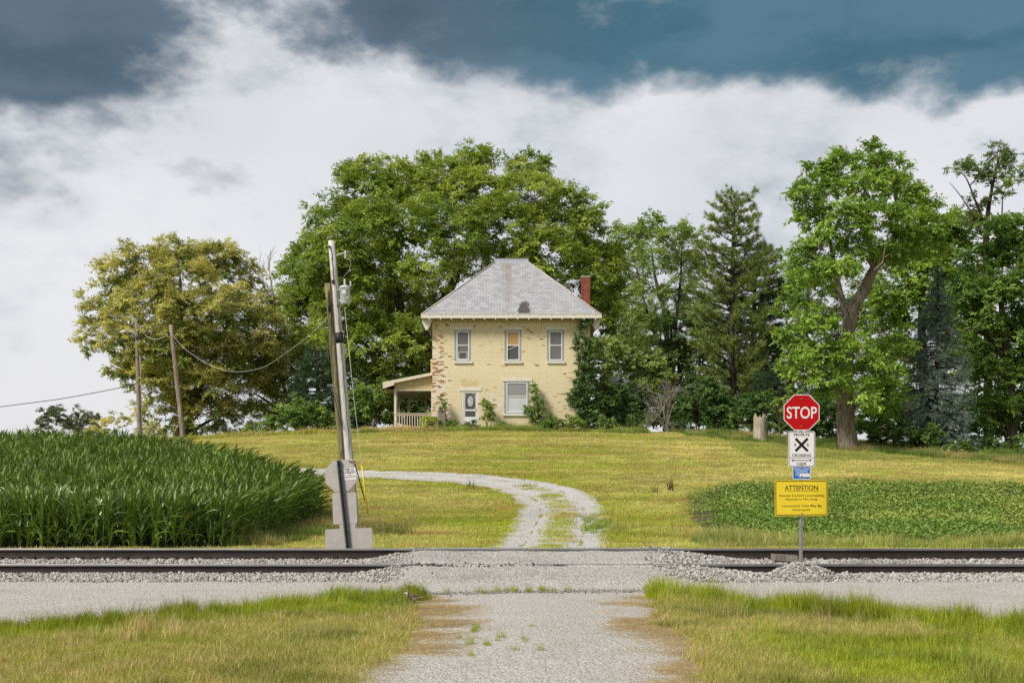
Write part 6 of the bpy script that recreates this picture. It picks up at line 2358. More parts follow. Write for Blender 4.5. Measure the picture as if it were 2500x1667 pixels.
YD = 88
dead_tree('dead_tree', 'bare grey dead branches reaching up between the yellow-green tree and the great tree',
          [(W(745, 1060, YD), W(720, 860, YD), .26), (W(722, 870, YD), W(670, 740, YD), .14), (W(735, 950, YD), W(770, 760, YD), .14), (W(690, 790, YD), W(655, 700, YD), .07), (W(765, 800, YD), W(740, 690, YD), .06), (W(720, 860, YD), W(650, 810, YD), .06)], M_DEADWOOD, 5, depth=3, spread=30)
dead_tree('dead_bush', 'tangled grey leafless bush at the lawn edge right of the house',
          [(W(1630, 1055, 70), W(1625, 980, 70), .05), (W(1632, 1055, 70), W(1650, 970, 70.3), .05), (W(1628, 1055, 70), W(1605, 1000, 69.7), .05), (W(1630, 1050, 70), W(1600, 960, 70), .045), (W(1625, 985, 70), W(1600, 1040, 69.4), .03), (W(1645, 985, 70), W(1630, 1045, 69.4), .03),
           (W(1620, 985, 70), W(1660, 950, 70), .035), (W(1615, 1000, 70), W(1590, 1010, 69.6), .03)], M_DEADWOOD, 9, depth=4, spread=48, cat='bush', twigr=.6)

# --- splintered stump
YS = 65.0
sb = W(1856, 1088, YS)
stp = empty('tree_stump', sb)
tag(stp, 'pale barkless splintered tree stump at the lawn edge left of the STOP sign', 'stump')
seg = 22
vs, fs = [], []
hs = [0, .12, .35, .8, 1.2, 1.5]
rs = [.50, .42, .375, .36, .36, .365]
for i, (h_, r_) in enumerate(zip(hs, rs)):
    for k in range(seg):
        a = 2 * math.pi * k / seg
        rr = r_ * (1 + .05 * math.sin(3 * a + 1) + random.uniform(-.03, .03))
        zz = h_ if i < len(hs) - 1 else h_ + random.uniform(-.10, .22)
        vs.append((rr * math.cos(a), rr * math.sin(a), zz - (.15 if i == 0 else 0)))
for i in range(len(hs) - 1):
    for k in range(seg):
        k2 = (k + 1) % seg
        fs.append((i * seg + k, i * seg + k2, (i + 1) * seg + k2, (i + 1) * seg + k))
b0 = len(vs)
for k in range(seg):
    a = 2 * math.pi * k / seg
    vs.append((.26 * math.cos(a), .26 * math.sin(a), 1.42 + random.uniform(-.12, .1)))
for k in range(seg):
    k2 = (k + 1) % seg
    fs.append((b0 - seg + k, b0 - seg + k2, b0 + k2, b0 + k))
vs.append((0, 0, 1.25))
for k in range(seg):
    fs.append((b0 + k, b0 + (k + 1) % seg, len(vs) - 1))
MB().add(vs, fs).build('shaft', bark_mat('bare_stump_wood', (0.27, 0.225, 0.17), (0.47, 0.42, 0.34), .7), stp)
for a, h_ in ((200, 1.75), (255, 1.68), (285, 1.86), (320, 1.70), (30, 1.75), (120, 1.8)):
    x_, y_ = .31 * math.cos(R(a)), .31 * math.sin(R(a))
    MB().add([(x_ - .05, y_, 1.3), (x_ + .05, y_, 1.3), (x_ + .03, y_ + .06, 1.3), (x_ + random.uniform(-.03, .03), y_ + .02, h_)], [(0, 1, 3), (1, 2, 3), (2, 0, 3), (2, 1, 0)]).build('splinter', MATS['bare_stump_wood'], stp)
# ------------------------------------------------------------------ scattered growth and stones (instanced on points by a node group)
M_GRASS = leaf_mat('grass_blade', 0.35, 0.55, 0.25, instancer=True)
M_CROP = leaf_mat('crop_leaf', 0.25, 0.45, 0.3, instancer=True)


def blades(n, rad, h, w, lean, seed, lay=0.0, col=(1, 1, 1), curl=0.35, jit=0.16, square=False):
    """a patch of n tapering blades (two segments each, triangles): heights h=(lo,hi), widths w, lean outwards"""
    rng = np.random.default_rng(seed)
    if square:
        P = rng.uniform(-rad, rad, (n, 2))
    else:
        a = rng.random(n) * 2 * np.pi
        r = rad * np.sqrt(rng.random(n))
        P = np.stack([np.cos(a) * r, np.sin(a) * r], 1)
    H = rng.uniform(h[0], h[1], n)
    az = rng.random(n) * 2 * np.pi
    dirx = np.stack([np.cos(az), np.sin(az)], 1)
    le = np.abs(rng.normal(size=n)) * lean + lay
    Wd = w * rng.uniform(.6, 1.3, n)
    sd = np.stack([-dirx[:, 1], dirx[:, 0]], 1)
    # turn some blades edge-on differently
    tw = rng.random(n) * np.pi
    sd = sd * np.cos(tw)[:, None] + dirx * np.sin(tw)[:, None]
    V = np.zeros((n, 5, 3))
    b = np.concatenate([P, np.zeros((n, 1))], 1)
    up = np.cos(np.clip(le, 0, 1.5))[:, None]
    ou = np.sin(np.clip(le, 0, 1.5))[:, None]
    m = b + np.concatenate([dirx * ou * H[:, None] * .55, up * H[:, None] * .55], 1)
    le2 = np.clip(le + curl * (0.5 + rng.random(n)), 0, 1.75)
    t = m + np.concatenate([dirx * np.sin(le2)[:, None] * H[:, None] * .5, np.cos(le2)[:, None] * H[:, None] * .5], 1)
    s3 = np.concatenate([sd, np.zeros((n, 1))], 1) * Wd[:, None] / 2
    V[:, 0] = b - s3
    V[:, 1] = b + s3
    V[:, 2] = m + s3 * .8
    V[:, 3] = m - s3 * .8
    V[:, 4] = t
    k = (np.arange(n) * 5)[:, None]
    T = np.concatenate([k + np.array([q]) for q in ((0, 1, 2), (0, 2, 3), (3, 2, 4))])
    c = np.array(col)[None] * (1 + rng.normal(size=(n, 1)) * jit)
    c = np.clip(c * (1 + rng.normal(size=(n, 3)) * jit * .35), 0, 2)
    return V.reshape(-1, 3), T, np.repeat(c, 5, 0)


def patch(name, *bl, mat=None):
    VV, TT, CC = [], [], []
    off = 0
    for v, t, c in bl:
        VV.append(v)
        TT.append(t + off)
        CC.append(c)
        off += len(v)
    return np_mesh(name, np.concatenate(VV), np.concatenate(TT), mat or M_GRASS, np.concatenate(CC))


def in_frame(X, Y, margin=60, zmax=0):
    px = CX + F * X / Y
    return (px > -margin) & (px < 2500 + margin)


GREEN_G = np.array([.395, .450, .070])
LIME_G = np.array([.400, .450, .030])
DRY_G = np.array([.680, .600, .255])
TAN_G = np.array([.560, .390, .165])
DARK_G = np.array([.160, .220, .036])


def corn_mask(X, Y):
    """corn stands left of this edge and beyond the drain strip"""
    edge = np.interp(Y, [31, 33, 36, 38, 40, 44, 50, 54, 57, 60, 61], [-7.2, -6.8, -6.25, -6.0, -6.3, -8.2, -11.9, -14.9, -18.2, -25, -31])
    return (X < edge) & (Y > 31.0) & (Y < 61)


def soy_mask(X, Y):
    edge = np.interp(Y, [31, 34, 38, 42, 45, 47.5, 48.6], [5.5, 5.6, 5.6, 5.9, 6.5, 8.0, 12.0])
    top = np.interp(X, [5, 9, 14, 22, 40], [46.5, 48.4, 49.2, 49.5, 49.5])
    return (X > edge) & (Y > 32.2) & (Y < top)


# ---- mown lawn on the slope
lawn_p = []
for k in range(4):
    lawn_p.append(patch('lawn_patch', blades(70, .26, (.05, .12), .012, .55, 200 + k, jit=.2), blades(22, .26, (.05, .13), .012, .3, 220 + k, lay=1.0, col=(1.35, 1.1, 1.6), jit=.2)))
for k in range(2):
    lawn_p.append(patch('hay_patch', blades(75, .26, (.06, .18), .013, .3, 240 + k, lay=1.15, jit=.25, curl=.1), blades(20, .26, (.04, .09), .012, .5, 250 + k, col=(.7, .85, .5))))


def lawn_points(n, y0, y1):
    # even cover as seen on the slope: more patches per square metre up close
    Y = RNG.uniform(y0, y1, n)
    X = (RNG.uniform(-120, 2620, n) - CX) * Y / F
    return X, Y


X, Y = lawn_points(64000, 25.5, 70.5)
keep = ~corn_mask(X - .2, Y) & ~soy_mask(X, Y)
dd, ss = drive_dist(X, Y)
ragg = (vnoise(X, Y, 1.6, 3, 44) - .5)
mid_g = (np.abs(ss) < .22 + .2 * ragg) & (dd < 1) & (Y < 47.5) & (vnoise(X, Y, .9, 3, 47) > .38 - .25 * sstep(Y, 40, 32))
keep &= (dd > 1.04 + .10 * ragg) | mid_g
keep &= ~((Y > 69.2) & (X > WX0 - 3.2) & (X < WX1 + .5))
X, Y = X[keep], Y[keep]
n = len(X)
# colour: long swaths of drying hay across the slope, greener by the drive and low down
sw = vnoise(X * .22, Y * 1.15, 1.0, 4, 61)
pt = vnoise(X, Y, .30, 3, 62)
dd, ss = drive_dist(X, Y)
near_drive = np.exp(-np.maximum(dd - 1, 0) * .9) * (dd < 9)
dry = np.clip(.62 * sstep(sw, .40, .62) + .55 * sstep(pt, .45, .68) + .10 - .55 * near_drive + .15 * sstep(Y, 40, 60) * (X > 6), 0, 1)
tint = GREEN_G * (1 - dry[:, None]) + DRY_G * dry[:, None]
lime = np.clip(near_drive * 1.1 * (vnoise(X, Y, .8, 2, 63) > .3), 0, 1)[:, None]
tint = tint * (1 - .6 * lime) + LIME_G * .6 * lime
br = (vnoise(X * .4, Y * 1.8, 1.3, 3, 64) > .62)
tint[br] = tint[br] * .45 + TAN_G * .5
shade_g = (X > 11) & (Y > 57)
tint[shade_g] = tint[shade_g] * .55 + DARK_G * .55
tint *= (0.84 + .32 * RNG.random((n, 1))) * (.72 + .56 * vnoise(X * .35, Y * 1.6, 1.1, 4, 66))[:, None]
hay = (dry > .62) & (RNG.random(n) < .75)
idx = np.where(hay, 4 + RNG.integers(0, 2, n), RNG.integers(0, 4, n))
sc = np.where(hay, 1.0, .9) * RNG.uniform(.6, 1.4, n) * (.7 + .7 * vnoise(X * .3, Y * 1.4, 1.2, 3, 67))
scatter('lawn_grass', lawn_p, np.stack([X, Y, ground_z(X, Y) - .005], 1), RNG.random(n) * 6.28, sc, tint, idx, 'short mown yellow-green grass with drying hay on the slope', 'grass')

# ---- taller rough grass: along the far verge, by the stump and trees, at the house foot
rough_p = [patch('rough_patch', blades(90, .30, (.15, .42), .014, .35, 300 + k, jit=.2), blades(14, .28, (.3, .55), .010, .2, 320 + k, col=(1.7, 1.25, 2.2), jit=.2)) for k in range(4)]
XX, YYY, TT = [], [], []


def add_rough(n, fx, fy, col, var=.3):
    XX.append(fx)
    YYY.append(fy)
    c = np.array(col)[None] * 1.75 * (1 - var / 2 + var * RNG.random((len(fx), 1)))
    TT.append(c)


n = 3400                                     # band below the right-hand trees
x = RNG.uniform(9.5, 31, n)
ytop = np.interp(x, [9, 14, 18, 24, 31], [68, 64.5, 61.5, 58.5, 57])
y = ytop + RNG.uniform(-1.2, 4.5, n)
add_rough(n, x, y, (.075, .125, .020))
n = 1500                                     # foot of the house
x = RNG.uniform(-9.5, 7.5, n)
y = 68.7 + RNG.uniform(-.9, .7, n) * (.6 + .4 * np.sin(x * 1.3))
k = (y < 69.75) | (x < WX0 - 3) | (x > WX1)
add_rough(k.sum(), x[k], y[k], (.135, .185, .034))
n = 500
x = RNG.uniform(-8.6, -4.3, n)
y = 68.9 + RNG.uniform(-.8, .8, n)
add_rough(n, x, y, (.300, .280, .110))
n = 620                                     # verge between track and fields
x = RNG.uniform(5.4, 19, n)
y = RNG.uniform(31.0, 32.6, n)
add_rough(n, x, y, (.170, .205, .045))
n = 500
x = RNG.uniform(5.0, 8.0, n)
y = RNG.uniform(31.5, 34.5, n)
add_rough(n, x, y, (.150, .190, .042))
n = 380                                      # weedy strip along the corn
y = RNG.uniform(31.5, 40.0, n)
x = np.interp(y, [31, 33, 36, 40], [-7.0, -6.6, -6.1, -5.9]) + RNG.uniform(-.5, .8, n)
add_rough(n, x, y, (.110, .150, .030))
n = 70
y = 36 + RNG.normal(size=n) * .7
x = -4.1 + RNG.normal(size=n) * .5
add_rough(n, x, y, (.130, .150, .038))
n = 700                                      # left skyline fringe
x = RNG.uniform(-24, -8, n)
y = 70.5 + RNG.uniform(-1, 2, n)
add_rough(n, x, y, (.210, .225, .040))
n = 38
x = 2.75 + RNG.normal(size=n) * .35          # clump right of the drive
y = 37.5 + RNG.normal(size=n) * 1.2
add_rough(n, x, y, (.130, .185, .030))
X = np.concatenate(XX)
Y = np.concatenate(YYY)
T = np.concatenate(TT)
pn = vnoise(X, Y, .8, 3, 131)
T = T * (.6 + .8 * vnoise(X, Y, 1.6, 3, 132)[:, None])
dz_ = sstep(vnoise(X, Y, .6, 3, 133), .5, .68)[:, None] * .55
T = T * (1 - dz_) + np.array([.48, .40, .15]) * dz_
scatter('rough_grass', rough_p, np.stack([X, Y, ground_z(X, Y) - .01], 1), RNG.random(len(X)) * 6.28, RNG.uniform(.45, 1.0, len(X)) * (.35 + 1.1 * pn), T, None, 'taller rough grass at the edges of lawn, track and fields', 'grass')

# ---- foreground grass either side of the road
near_s = [patch('near_patch', blades(150, .17, (.04, .13), .0055, .45, 400 + k, jit=.2), blades(60, .17, (.05, .14), .005, .3, 420 + k, lay=.95, col=(1.5, 1.15, 2.6), jit=.25)) for k in range(5)]
near_d = [patch('dry_patch', blades(110, .17, (.05, .16), .005, .3, 440 + k, lay=1.0, jit=.28, curl=.15), blades(60, .17, (.04, .12), .005, .4, 460 + k, col=(.7, .9, .35))) for k in range(3)]
near_t = [patch('tall_patch', blades(70, .15, (.14, .38), .0085, .22, 480 + k, jit=.18, curl=.3), blades(5, .12, (.35, .55), .005, .12, 500 + k, jit=.1)) for k in range(5)]
pieces = near_s + near_d + near_t
n = 30000
Y = 6.0 + 14.0 * RNG.random(n) ** .75
X = (RNG.uniform(-150, 2650, n) - CX) * Y / F
xl, xr = road_edges(Y)
vy = verge_y(X)
d_v = vy - Y                                  # > 0: on the camera side of the gravel edge
d_r = np.maximum(xl - X, X - xr)              # > 0: off the road
rg = (vnoise(X, Y, 2.2, 3, 71) - .5) * .5
birds = ((np.hypot((X + 1.40) / .17, (Y - 16.95) / .42) < 1))
on = ~birds & (d_v > -.12 + rg * .5) & (d_r > -.10 + rg * .8)
X, Y, d_v, d_r = X[on], Y[on], d_v[on], d_r[on]
n = len(X)
a = vnoise(X * .8, Y, .55, 4, 72)
b = vnoise(X, Y, 1.7, 3, 73)
edge_t = np.exp(-np.maximum(d_v, 0) / .55) * np.where(d_r > .35, 1, .5)
dry = np.clip(sstep(a, .46, .66) * .9 * sstep(d_v, .5, 1.6) + .55 * np.exp(-np.maximum(d_r, 0) / .35) * (d_v > .6) + .25 * sstep(b, .55, .7) - .9 * edge_t, 0, 1)
gcol = LIME_G * .95 * (1 - .45 * sstep(vnoise(X, Y, .5, 3, 74), .4, .7))[:, None] + np.array([.0, .012, .004])
tint = gcol * (1 - dry[:, None]) + np.array([.620, .500, .225]) * dry[:, None]
dk = sstep(vnoise(X, Y, .8, 3, 75), .60, .74)[:, None]
tint = tint * (1 - .5 * dk) + np.array([.170, .240, .030]) * .5 * dk
tint *= .82 + .36 * RNG.random((n, 1))
tall = RNG.random(n) < edge_t * .85 + .03 * (dk[:, 0] > .5) + .008
idx = np.where(tall, 8 + RNG.integers(0, 5, n), np.where(RNG.random(n) < dry * .85, 5 + RNG.integers(0, 3, n), RNG.integers(0, 5, n)))
sc = RNG.uniform(.75, 1.25, n) * np.where(tall, (.40 + .6 * vnoise(X, Y, 1.2, 2, 76)) * np.where(X < 0, .8, 1.0), 1)
thin = RNG.random(n) < np.where(tall, .8, .9)
X, Y, tint, idx, sc = X[thin], Y[thin], tint[thin], idx[thin], sc[thin]
tint *= .92
scatter('verge_grass', pieces, np.stack([X, Y, np.zeros(len(X)) - .004 + .02 * (Y > 15)], 1), RNG.random(len(X)) * 6.28, sc, tint, idx, 'lush lime grass fading to dry thatch on the near verges', 'grass', tilt=.06)

# a few sprouts in the road and along the grading line
n = 90
X = np.concatenate([RNG.uniform(-.6, .3, 34), RNG.normal(.05, .45, 40), RNG.uniform(1.9, 2.6, 16)])
Y = np.concatenate([RNG.uniform(11.8, 14.5, 34), 18.9 + RNG.normal(size=40) * .12, RNG.uniform(19.0, 19.8, 16)])
k = RNG.random(n) < .45
scatter('road_sprouts', near_t, np.stack([X, Y, np.zeros(n) + .02], 1)[k], RNG.random(k.sum()) * 6.28, RNG.uniform(.18, .42, k.sum()), np.tile(LIME_G * .8, (k.sum(), 1)), RNG.integers(0, 5, k.sum()), 'tiny grass sprouts growing in the gravel', 'grass')

# straw lying on the road edges
straw = [patch('straw_patch', blades(60, .2, (.08, .22), .004, .1, 520 + k, lay=1.45, jit=.25, curl=.05)) for k in range(4)]
n = 3800
Y = RNG.uniform(8, 18.3, n)
xl, xr = road_edges(Y)
side = RNG.random(n) < .5
off = np.abs(RNG.normal(size=n)) * .45 - .1
X = np.where(side, xl + off, xr - off)
k = vnoise(X * .7, Y * 1.8, .9, 3, 81) > .45
X, Y = X[k], Y[k]
scatter('dry_straw', straw, np.stack([X, Y, np.full(len(X), .03)], 1), RNG.random(len(X)) * 6.28, RNG.uniform(.6, 1.3, len(X)), np.array([.600, .480, .260])[None] * (.65 + .6 * RNG.random((len(X), 1))), None, 'cut dry straw strewn on the road edges', 'straw')


# ---- stones
def stone_mesh(seed, cuts=1):
    bm = bmesh.new()
    bmesh.ops.create_icosphere(bm, subdivisions=1, radius=.5)
    rr = random.Random(seed)
    dirs = [(Vector((rr.gauss(0, 1), rr.gauss(0, 1), rr.gauss(0, 1))).normalized(), rr.uniform(.26, .42)) for _ in range(7)]
    for v in bm.verts:
        for d, h in dirs:
            s = v.co.dot(d)
            if s > h:
                v.co -= d * (s - h)
        v.co.z *= .72
        v.co *= rr.uniform(.92, 1.08)
    me = bpy.data.meshes.new('stone')
    bm.to_mesh(me)
    bm.free()
    me.materials.append(M_STONE)
    return me


def stone_mat():
    m, t, b = new_mat('ballast_stone')
    i = t.new('ShaderNodeAttribute', attribute_name='tint', attribute_type='INSTANCER').outputs['Color']
    pos = t.new('ShaderNodeNewGeometry').outputs['Position']
    n = t.noise(pos, 60, 4, .6)
    t.put(b.inputs['Base Color'], t.mix(t.math('MULTIPLY', n, .5), i, t.mix(1.0, i, (.6, .57, .53), 'MULTIPLY')))
    b.inputs['Roughness'].default_value = .85
    b.inputs['Specular IOR Level'].default_value = .25
    return m


M_STONE = stone_mat()
stones = [stone_mesh(s) for s in range(9)]
n = 46000
X = RNG.uniform(-10.6, 10.6, n)
Y = RNG.uniform(20.0, 23.4, n)
px = CX + F * X / Y
z1 = ballast_stone_zone(X, Y)
k = (RNG.random(n) < np.clip(z1 * 1.2, 0, 1)) & (px > -80) & (px < 2580) & (np.abs(Y - RAIL_N) > .07) & (np.abs(Y - RAIL_F) > .07)
X, Y = X[k], Y[k]
n = len(X)
Z = ballast_z(X, Y)
size = RNG.uniform(.028, .074, n) * (1 + .25 * (RNG.random(n) < .1))
low = np.clip((20.6 - Y) / .5, 0, 1)
size *= 1 - .45 * low
g = RNG.uniform(.26, .54, n)[:, None] * np.array([1.0, .955, .905])
g = g * np.where(RNG.random((n, 1)) < .12, .5, 1.0)
scatter('ballast_stones', stones, np.stack([X, Y, Z + size * .12 + RNG.random(n) * .015], 1), None, size, g, None, 'crushed grey stone ballast along the track', 'ballast', rot=RNG.uniform(-3.1, 3.1, (n, 3)))
# smaller gravel on the road, the crossing and the driveway
n = 42000
X1 = RNG.uniform(-9, 9, n)
Y1 = RNG.uniform(9.0, 25, n)
px = CX + F * X1 / Y1
xl, xr = road_edges(Y1)
onr = ((X1 > xl - .1) & (X1 < xr + .1) | (Y1 > verge_y(X1) - .1)) & (Y1 < 20.35) | ((Y1 >= 20.2) & (ballast_stone_zone(X1, Y1) < .6))
clus = vnoise(X1, Y1, 1.3, 4, 91)
onr &= (RNG.random(n) < .35 + 1.2 * sstep(clus, .45, .7)) & (px > -60) & (px < 2560)
X1, Y1 = X1[onr], Y1[onr]
Z1 = np.where(Y1 < 20.1, .022 + (vnoise(X1, Y1, .7, 4, 12) - .5) * .05, ballast_z(X1, Y1))
s1 = RNG.uniform(.008, .026, len(X1)) * (1 + 1.0 * (RNG.random(len(X1)) < .03))
g1 = RNG.uniform(.24, .52, len(X1))[:, None] * np.array([1, .965, .93])
g1 = g1 * np.where(RNG.random((len(X1), 1)) < .08, .35, 1.0)
# broken dark crust along the buried rails and the graded ridge of darker lumps across the road
nd = 1500
Xd = RNG.uniform(-2.2, 3.4, nd)
ln = RNG.integers(0, 3, nd)
Yd = np.choose(ln, [RAIL_N + .12, RAIL_N - .16, RAIL_F - .10]) + RNG.normal(size=nd) * .03 + .03 * np.sin(Xd * 2)
kd = vnoise(Xd, ln * 7.0, .9, 3, 92) > .47
Xd, Yd = Xd[kd], Yd[kd]
Zd = ballast_z(Xd, Yd) + .012
sd_ = RNG.uniform(.02, .055, len(Xd))
gd = RNG.uniform(.035, .16, len(Xd))[:, None] * np.array([1, .96, .92])
n2 = 900
X2 = RNG.uniform(-1.5, 2.4, n2)
Y2 = 18.75 + .25 * np.sin(X2) + RNG.normal(size=n2) * .16
s2 = RNG.uniform(.012, .045, n2)
g2 = RNG.uniform(.12, .40, n2)[:, None] * np.array([1, .965, .93])
Y3 = RNG.uniform(26, 52, 9000)
j = RNG.integers(0, len(DP), 9000)
o3 = RNG.uniform(-1, 1, 9000)
X3 = DP[j, 0] + nrm[j, 0] * o3 * DP[j, 2] / 2
Y3 = DP[j, 1] + nrm[j, 1] * o3 * DP[j, 2] / 2
Z3 = terrain(X3, Y3) + .03
s3 = RNG.uniform(.012, .032, 9000)
g3 = RNG.uniform(.34, .58, 9000)[:, None] * np.array([1, .98, .95])
X = np.concatenate([X1, X2, X3, Xd])
Y = np.concatenate([Y1, Y2, Y3, Yd])
Z = np.concatenate([Z1, np.full(n2, .045), Z3, Zd])
S = np.concatenate([s1, s2, s3, sd_])
G = np.concatenate([g1, g2, g3, gd])
scatter('loose_gravel', stones, np.stack([X, Y, Z + S * .1], 1), None, S, G, None, 'loose grey gravel on road, crossing and driveway', 'gravel', rot=RNG.uniform(-3.1, 3.1, (len(X), 3)))


# ---- bare soil under the crops
M_SOIL = simple('field_soil', (.085, .064, .042), .95, var=.3, scale=5, bump=.8, bscale=14)
for nm, lab, xsf, mk in (('soybean_soil', 'dark tilled soil under the soybeans', np.arange(4.5, 30, .25), soy_mask), ('corn_soil', 'dark tilled soil under the corn', np.arange(-36, -4, .3), corn_mask)):
    ysf = np.arange(30.6, 62, .25)
    Xf, Yf = np.meshgrid(xsf, ysf)
    tag(link_mesh(nm, grid_mesh(nm, xsf, ysf, ground_z(Xf, Yf) + .03, M_SOIL, keep=mk(Xf, Yf))), lab, 'soil', kind='structure')

# ---- soybean field
def soy_plant(seed):
    rng = np.random.default_rng(seed)
    n = 70
    P = rng.normal(size=(n, 3)) * np.array([.17, .17, .075]) + np.array([0, 0, .22])
    P[:, 2] = np.clip(P[:, 2], .03, .40)
    D = unit(np.concatenate([P[:, :2], np.zeros((n, 1))], 1) + rng.normal(size=(n, 3)) * .12 + np.array([0, 0, -.05]))
    N = np.array([0, 0, 1.0]) + rng.normal(size=(n, 3)) * .38
    v, f, c = leaves(P, D, N, rng.uniform(.07, .12, n), rng.uniform(.055, .085, n), np.ones((n, 3)) * rng.uniform(.75, 1.25, (n, 1)), .1)
    return np_mesh('soybean_plant', v, f, M_CROP, c)


soy = [soy_plant(600 + k) for k in range(6)]
XX, YYY = [], []
for r in np.arange(0, 30):                    # rows follow the track, bending round the hill
    x = np.arange(4, 32, .17)
    y = 32.2 + r * .72 + .5 * np.sin(x * .30 + r * .05) + RNG.normal(size=len(x)) * .06
    XX.append(x + RNG.normal(size=len(x)) * .06)
    YYY.append(y)
X = np.concatenate(XX)
Y = np.concatenate(YYY)
k = soy_mask(X, Y) & in_frame(X, Y, 150)
X, Y = X[k], Y[k]
sparse = vnoise(X, Y, .5, 3, 95)
inner = soy_mask(X - .9, Y) & soy_mask(X, Y + .8) & soy_mask(X + .1, Y - .5)
k = (RNG.random(len(X)) > .75 * sstep(sparse, .60, .8)) & (inner | (RNG.random(len(X)) < .55))
X, Y = X[k], Y[k]
n = len(X)
tint = np.array([.170, .265, .045]) * (1 - sstep(vnoise(X, Y, .35, 3, 96), .45, .7)[:, None]) + np.array([.310, .370, .080]) * sstep(vnoise(X, Y, .35, 3, 96), .45, .7)[:, None]
up = sstep(Y, 40, 49)[:, None]
tint = tint * (1 - .3 * up) + np.array([.280, .330, .075]) * .3 * up
tint *= (.8 + .4 * RNG.random((n, 1))) * 1.0
scatter('soybean_field', soy, np.stack([X, Y, ground_z(X, Y)], 1), RNG.random(n) * 6.28, RNG.uniform(.65, 1.1, n) * np.where(inner[k], 1, .7), tint, None, 'low leafy soybean crop behind the crossing sign', 'crop')


# ---- corn
def corn_leaf(rng, h, az, L, w, rise, bend, lean=(0, 0)):
    """arching ribbon with a folded midrib: centre line in a vertical plane"""
    n = 7
    t = np.linspace(0, 1, n)
    ang = rise - bend * t ** 1.3
    st = L / (n - 1)
    r = np.concatenate([[0], np.cumsum(np.cos(ang[:-1]) * st)])
    z = h + np.concatenate([[0], np.cumsum(np.sin(ang[:-1]) * st)])
    d = np.array([math.cos(az), math.sin(az)])
    s = np.array([-d[1], d[0]])
    wd = w * np.array([.55, .95, 1.0, .95, .78, .5, .04])
    P = np.zeros((n, 3, 3))
    twist = rng.normal() * .5 * t
    for k, sg in enumerate((-1, 0, 1)):
        P[:, k, :2] = d[None] * r[:, None] + s[None] * (sg * wd / 2 * np.cos(twist))[:, None] + np.array(lean)[None] * (t ** 2)[:, None]
        P[:, k, 2] = z + (abs(sg) * wd * .22) + sg * wd / 2 * np.sin(twist)
    V = P.reshape(-1, 3)
    Fq = []
    for i in range(n - 1):
        for k in range(2):
            a = i * 3 + k
            Fq.append((a, a + 1, a + 4, a + 3))
    c = np.ones((n * 3, 3)) * rng.uniform(.75, 1.25)
    c[1::3] *= 1.35                             # pale midrib
    return V, np.array(Fq), c


def corn_parts(seed, H=1.28, lean=(0, 0), nl=13):
    rng = np.random.default_rng(seed)
    out = []
    az0 = rng.random() * 6.28
    for i in range(nl):
        f = i / (nl - 1)
        h = H * (.05 + .67 * f)
        az = az0 + math.pi * (i % 2) + rng.normal() * .45
        L = (.62 + .30 * math.sin(f * math.pi)) * rng.uniform(.85, 1.15)
        rise = 1.0 + .42 * f + rng.normal() * .12
        bend = (1.75 - .85 * f) * rng.uniform(.75, 1.25)
        out.append(corn_leaf(rng, h, az, L, .075 * rng.uniform(.8, 1.15), rise, bend, lean))
    # whorl at the top
    for i in range(3):
        out.append(corn_leaf(rng, H * .72, az0 + i * 2.1 + rng.normal() * .3, .55 * rng.uniform(.8, 1.1), .05, 1.42, .45, lean))
    return out


M_CORN = leaf_mat('corn_leaf', .22, .34, .5)
M_STALK = simple('corn_stalk', (.10, .17, .035), .5, var=.2)
CORN = np.array([.108, .165, .028])


def corn_joined(parts, name, mat, colmul=None):
    VV, FFc, CC, off = [], [], [], 0
    for v, f, c in parts:
        VV.append(v)
        FFc.append(f + off)
        CC.append(c if colmul is None else c * colmul)
        off += len(v)
    return np_mesh(name, np.concatenate(VV), np.concatenate(FFc), mat, np.concatenate(CC), smooth=False)


XX, YYY = [], []
for r in range(90):
    y = 31.2 + r * .60
    x = np.arange(-36, -5, .20)
    XX.append(x + RNG.normal(size=len(x)) * .04)
    YYY.append(np.full(len(x), y) + .5 * np.sin(x * .12) + RNG.normal(size=len(x)) * .05)
X = np.concatenate(XX)
Y = np.concatenate(YYY)
k = corn_mask(X, Y) & in_frame(X, Y, 140)
X, Y = X[k], Y[k]
# big in the picture: nearest first; those are plants of their own
px = CX + F * X / Y
edge_bonus = np.where(~corn_mask(X + .9, Y) & (Y < 46), 6.0, 0)
order = np.argsort(Y - edge_bonus + np.where((px < -10), 50, 0))
near_i, far_i = order[:300], order[300:]
stalk_me = MB().tube([(0, 0, -.05), (.005, 0, .5), (.0, .01, 1.05)], [.016, .014, .008], 6).mesh('stalk', M_STALK)
var_c = [RNG.uniform(.8, 1.25) for _ in range(8)]
near_v = [corn_parts(700 + k) for k in range(6)]
edge_v = [corn_parts(720 + k, 1.25, lean=(.30, -.08)) for k in range(4)]
join_n = [corn_joined(p, 'leaves', M_CORN, CORN * var_c[i]) for i, p in enumerate(near_v)]
join_e = [corn_joined(p, 'leaves', M_CORN, CORN * var_c[i]) for i, p in enumerate(edge_v)]
leaf_e = [[np_mesh('leaf', v, f, M_CORN, c * CORN * var_c[i]) for v, f, c in p] for i, p in enumerate(edge_v)]
single = 0
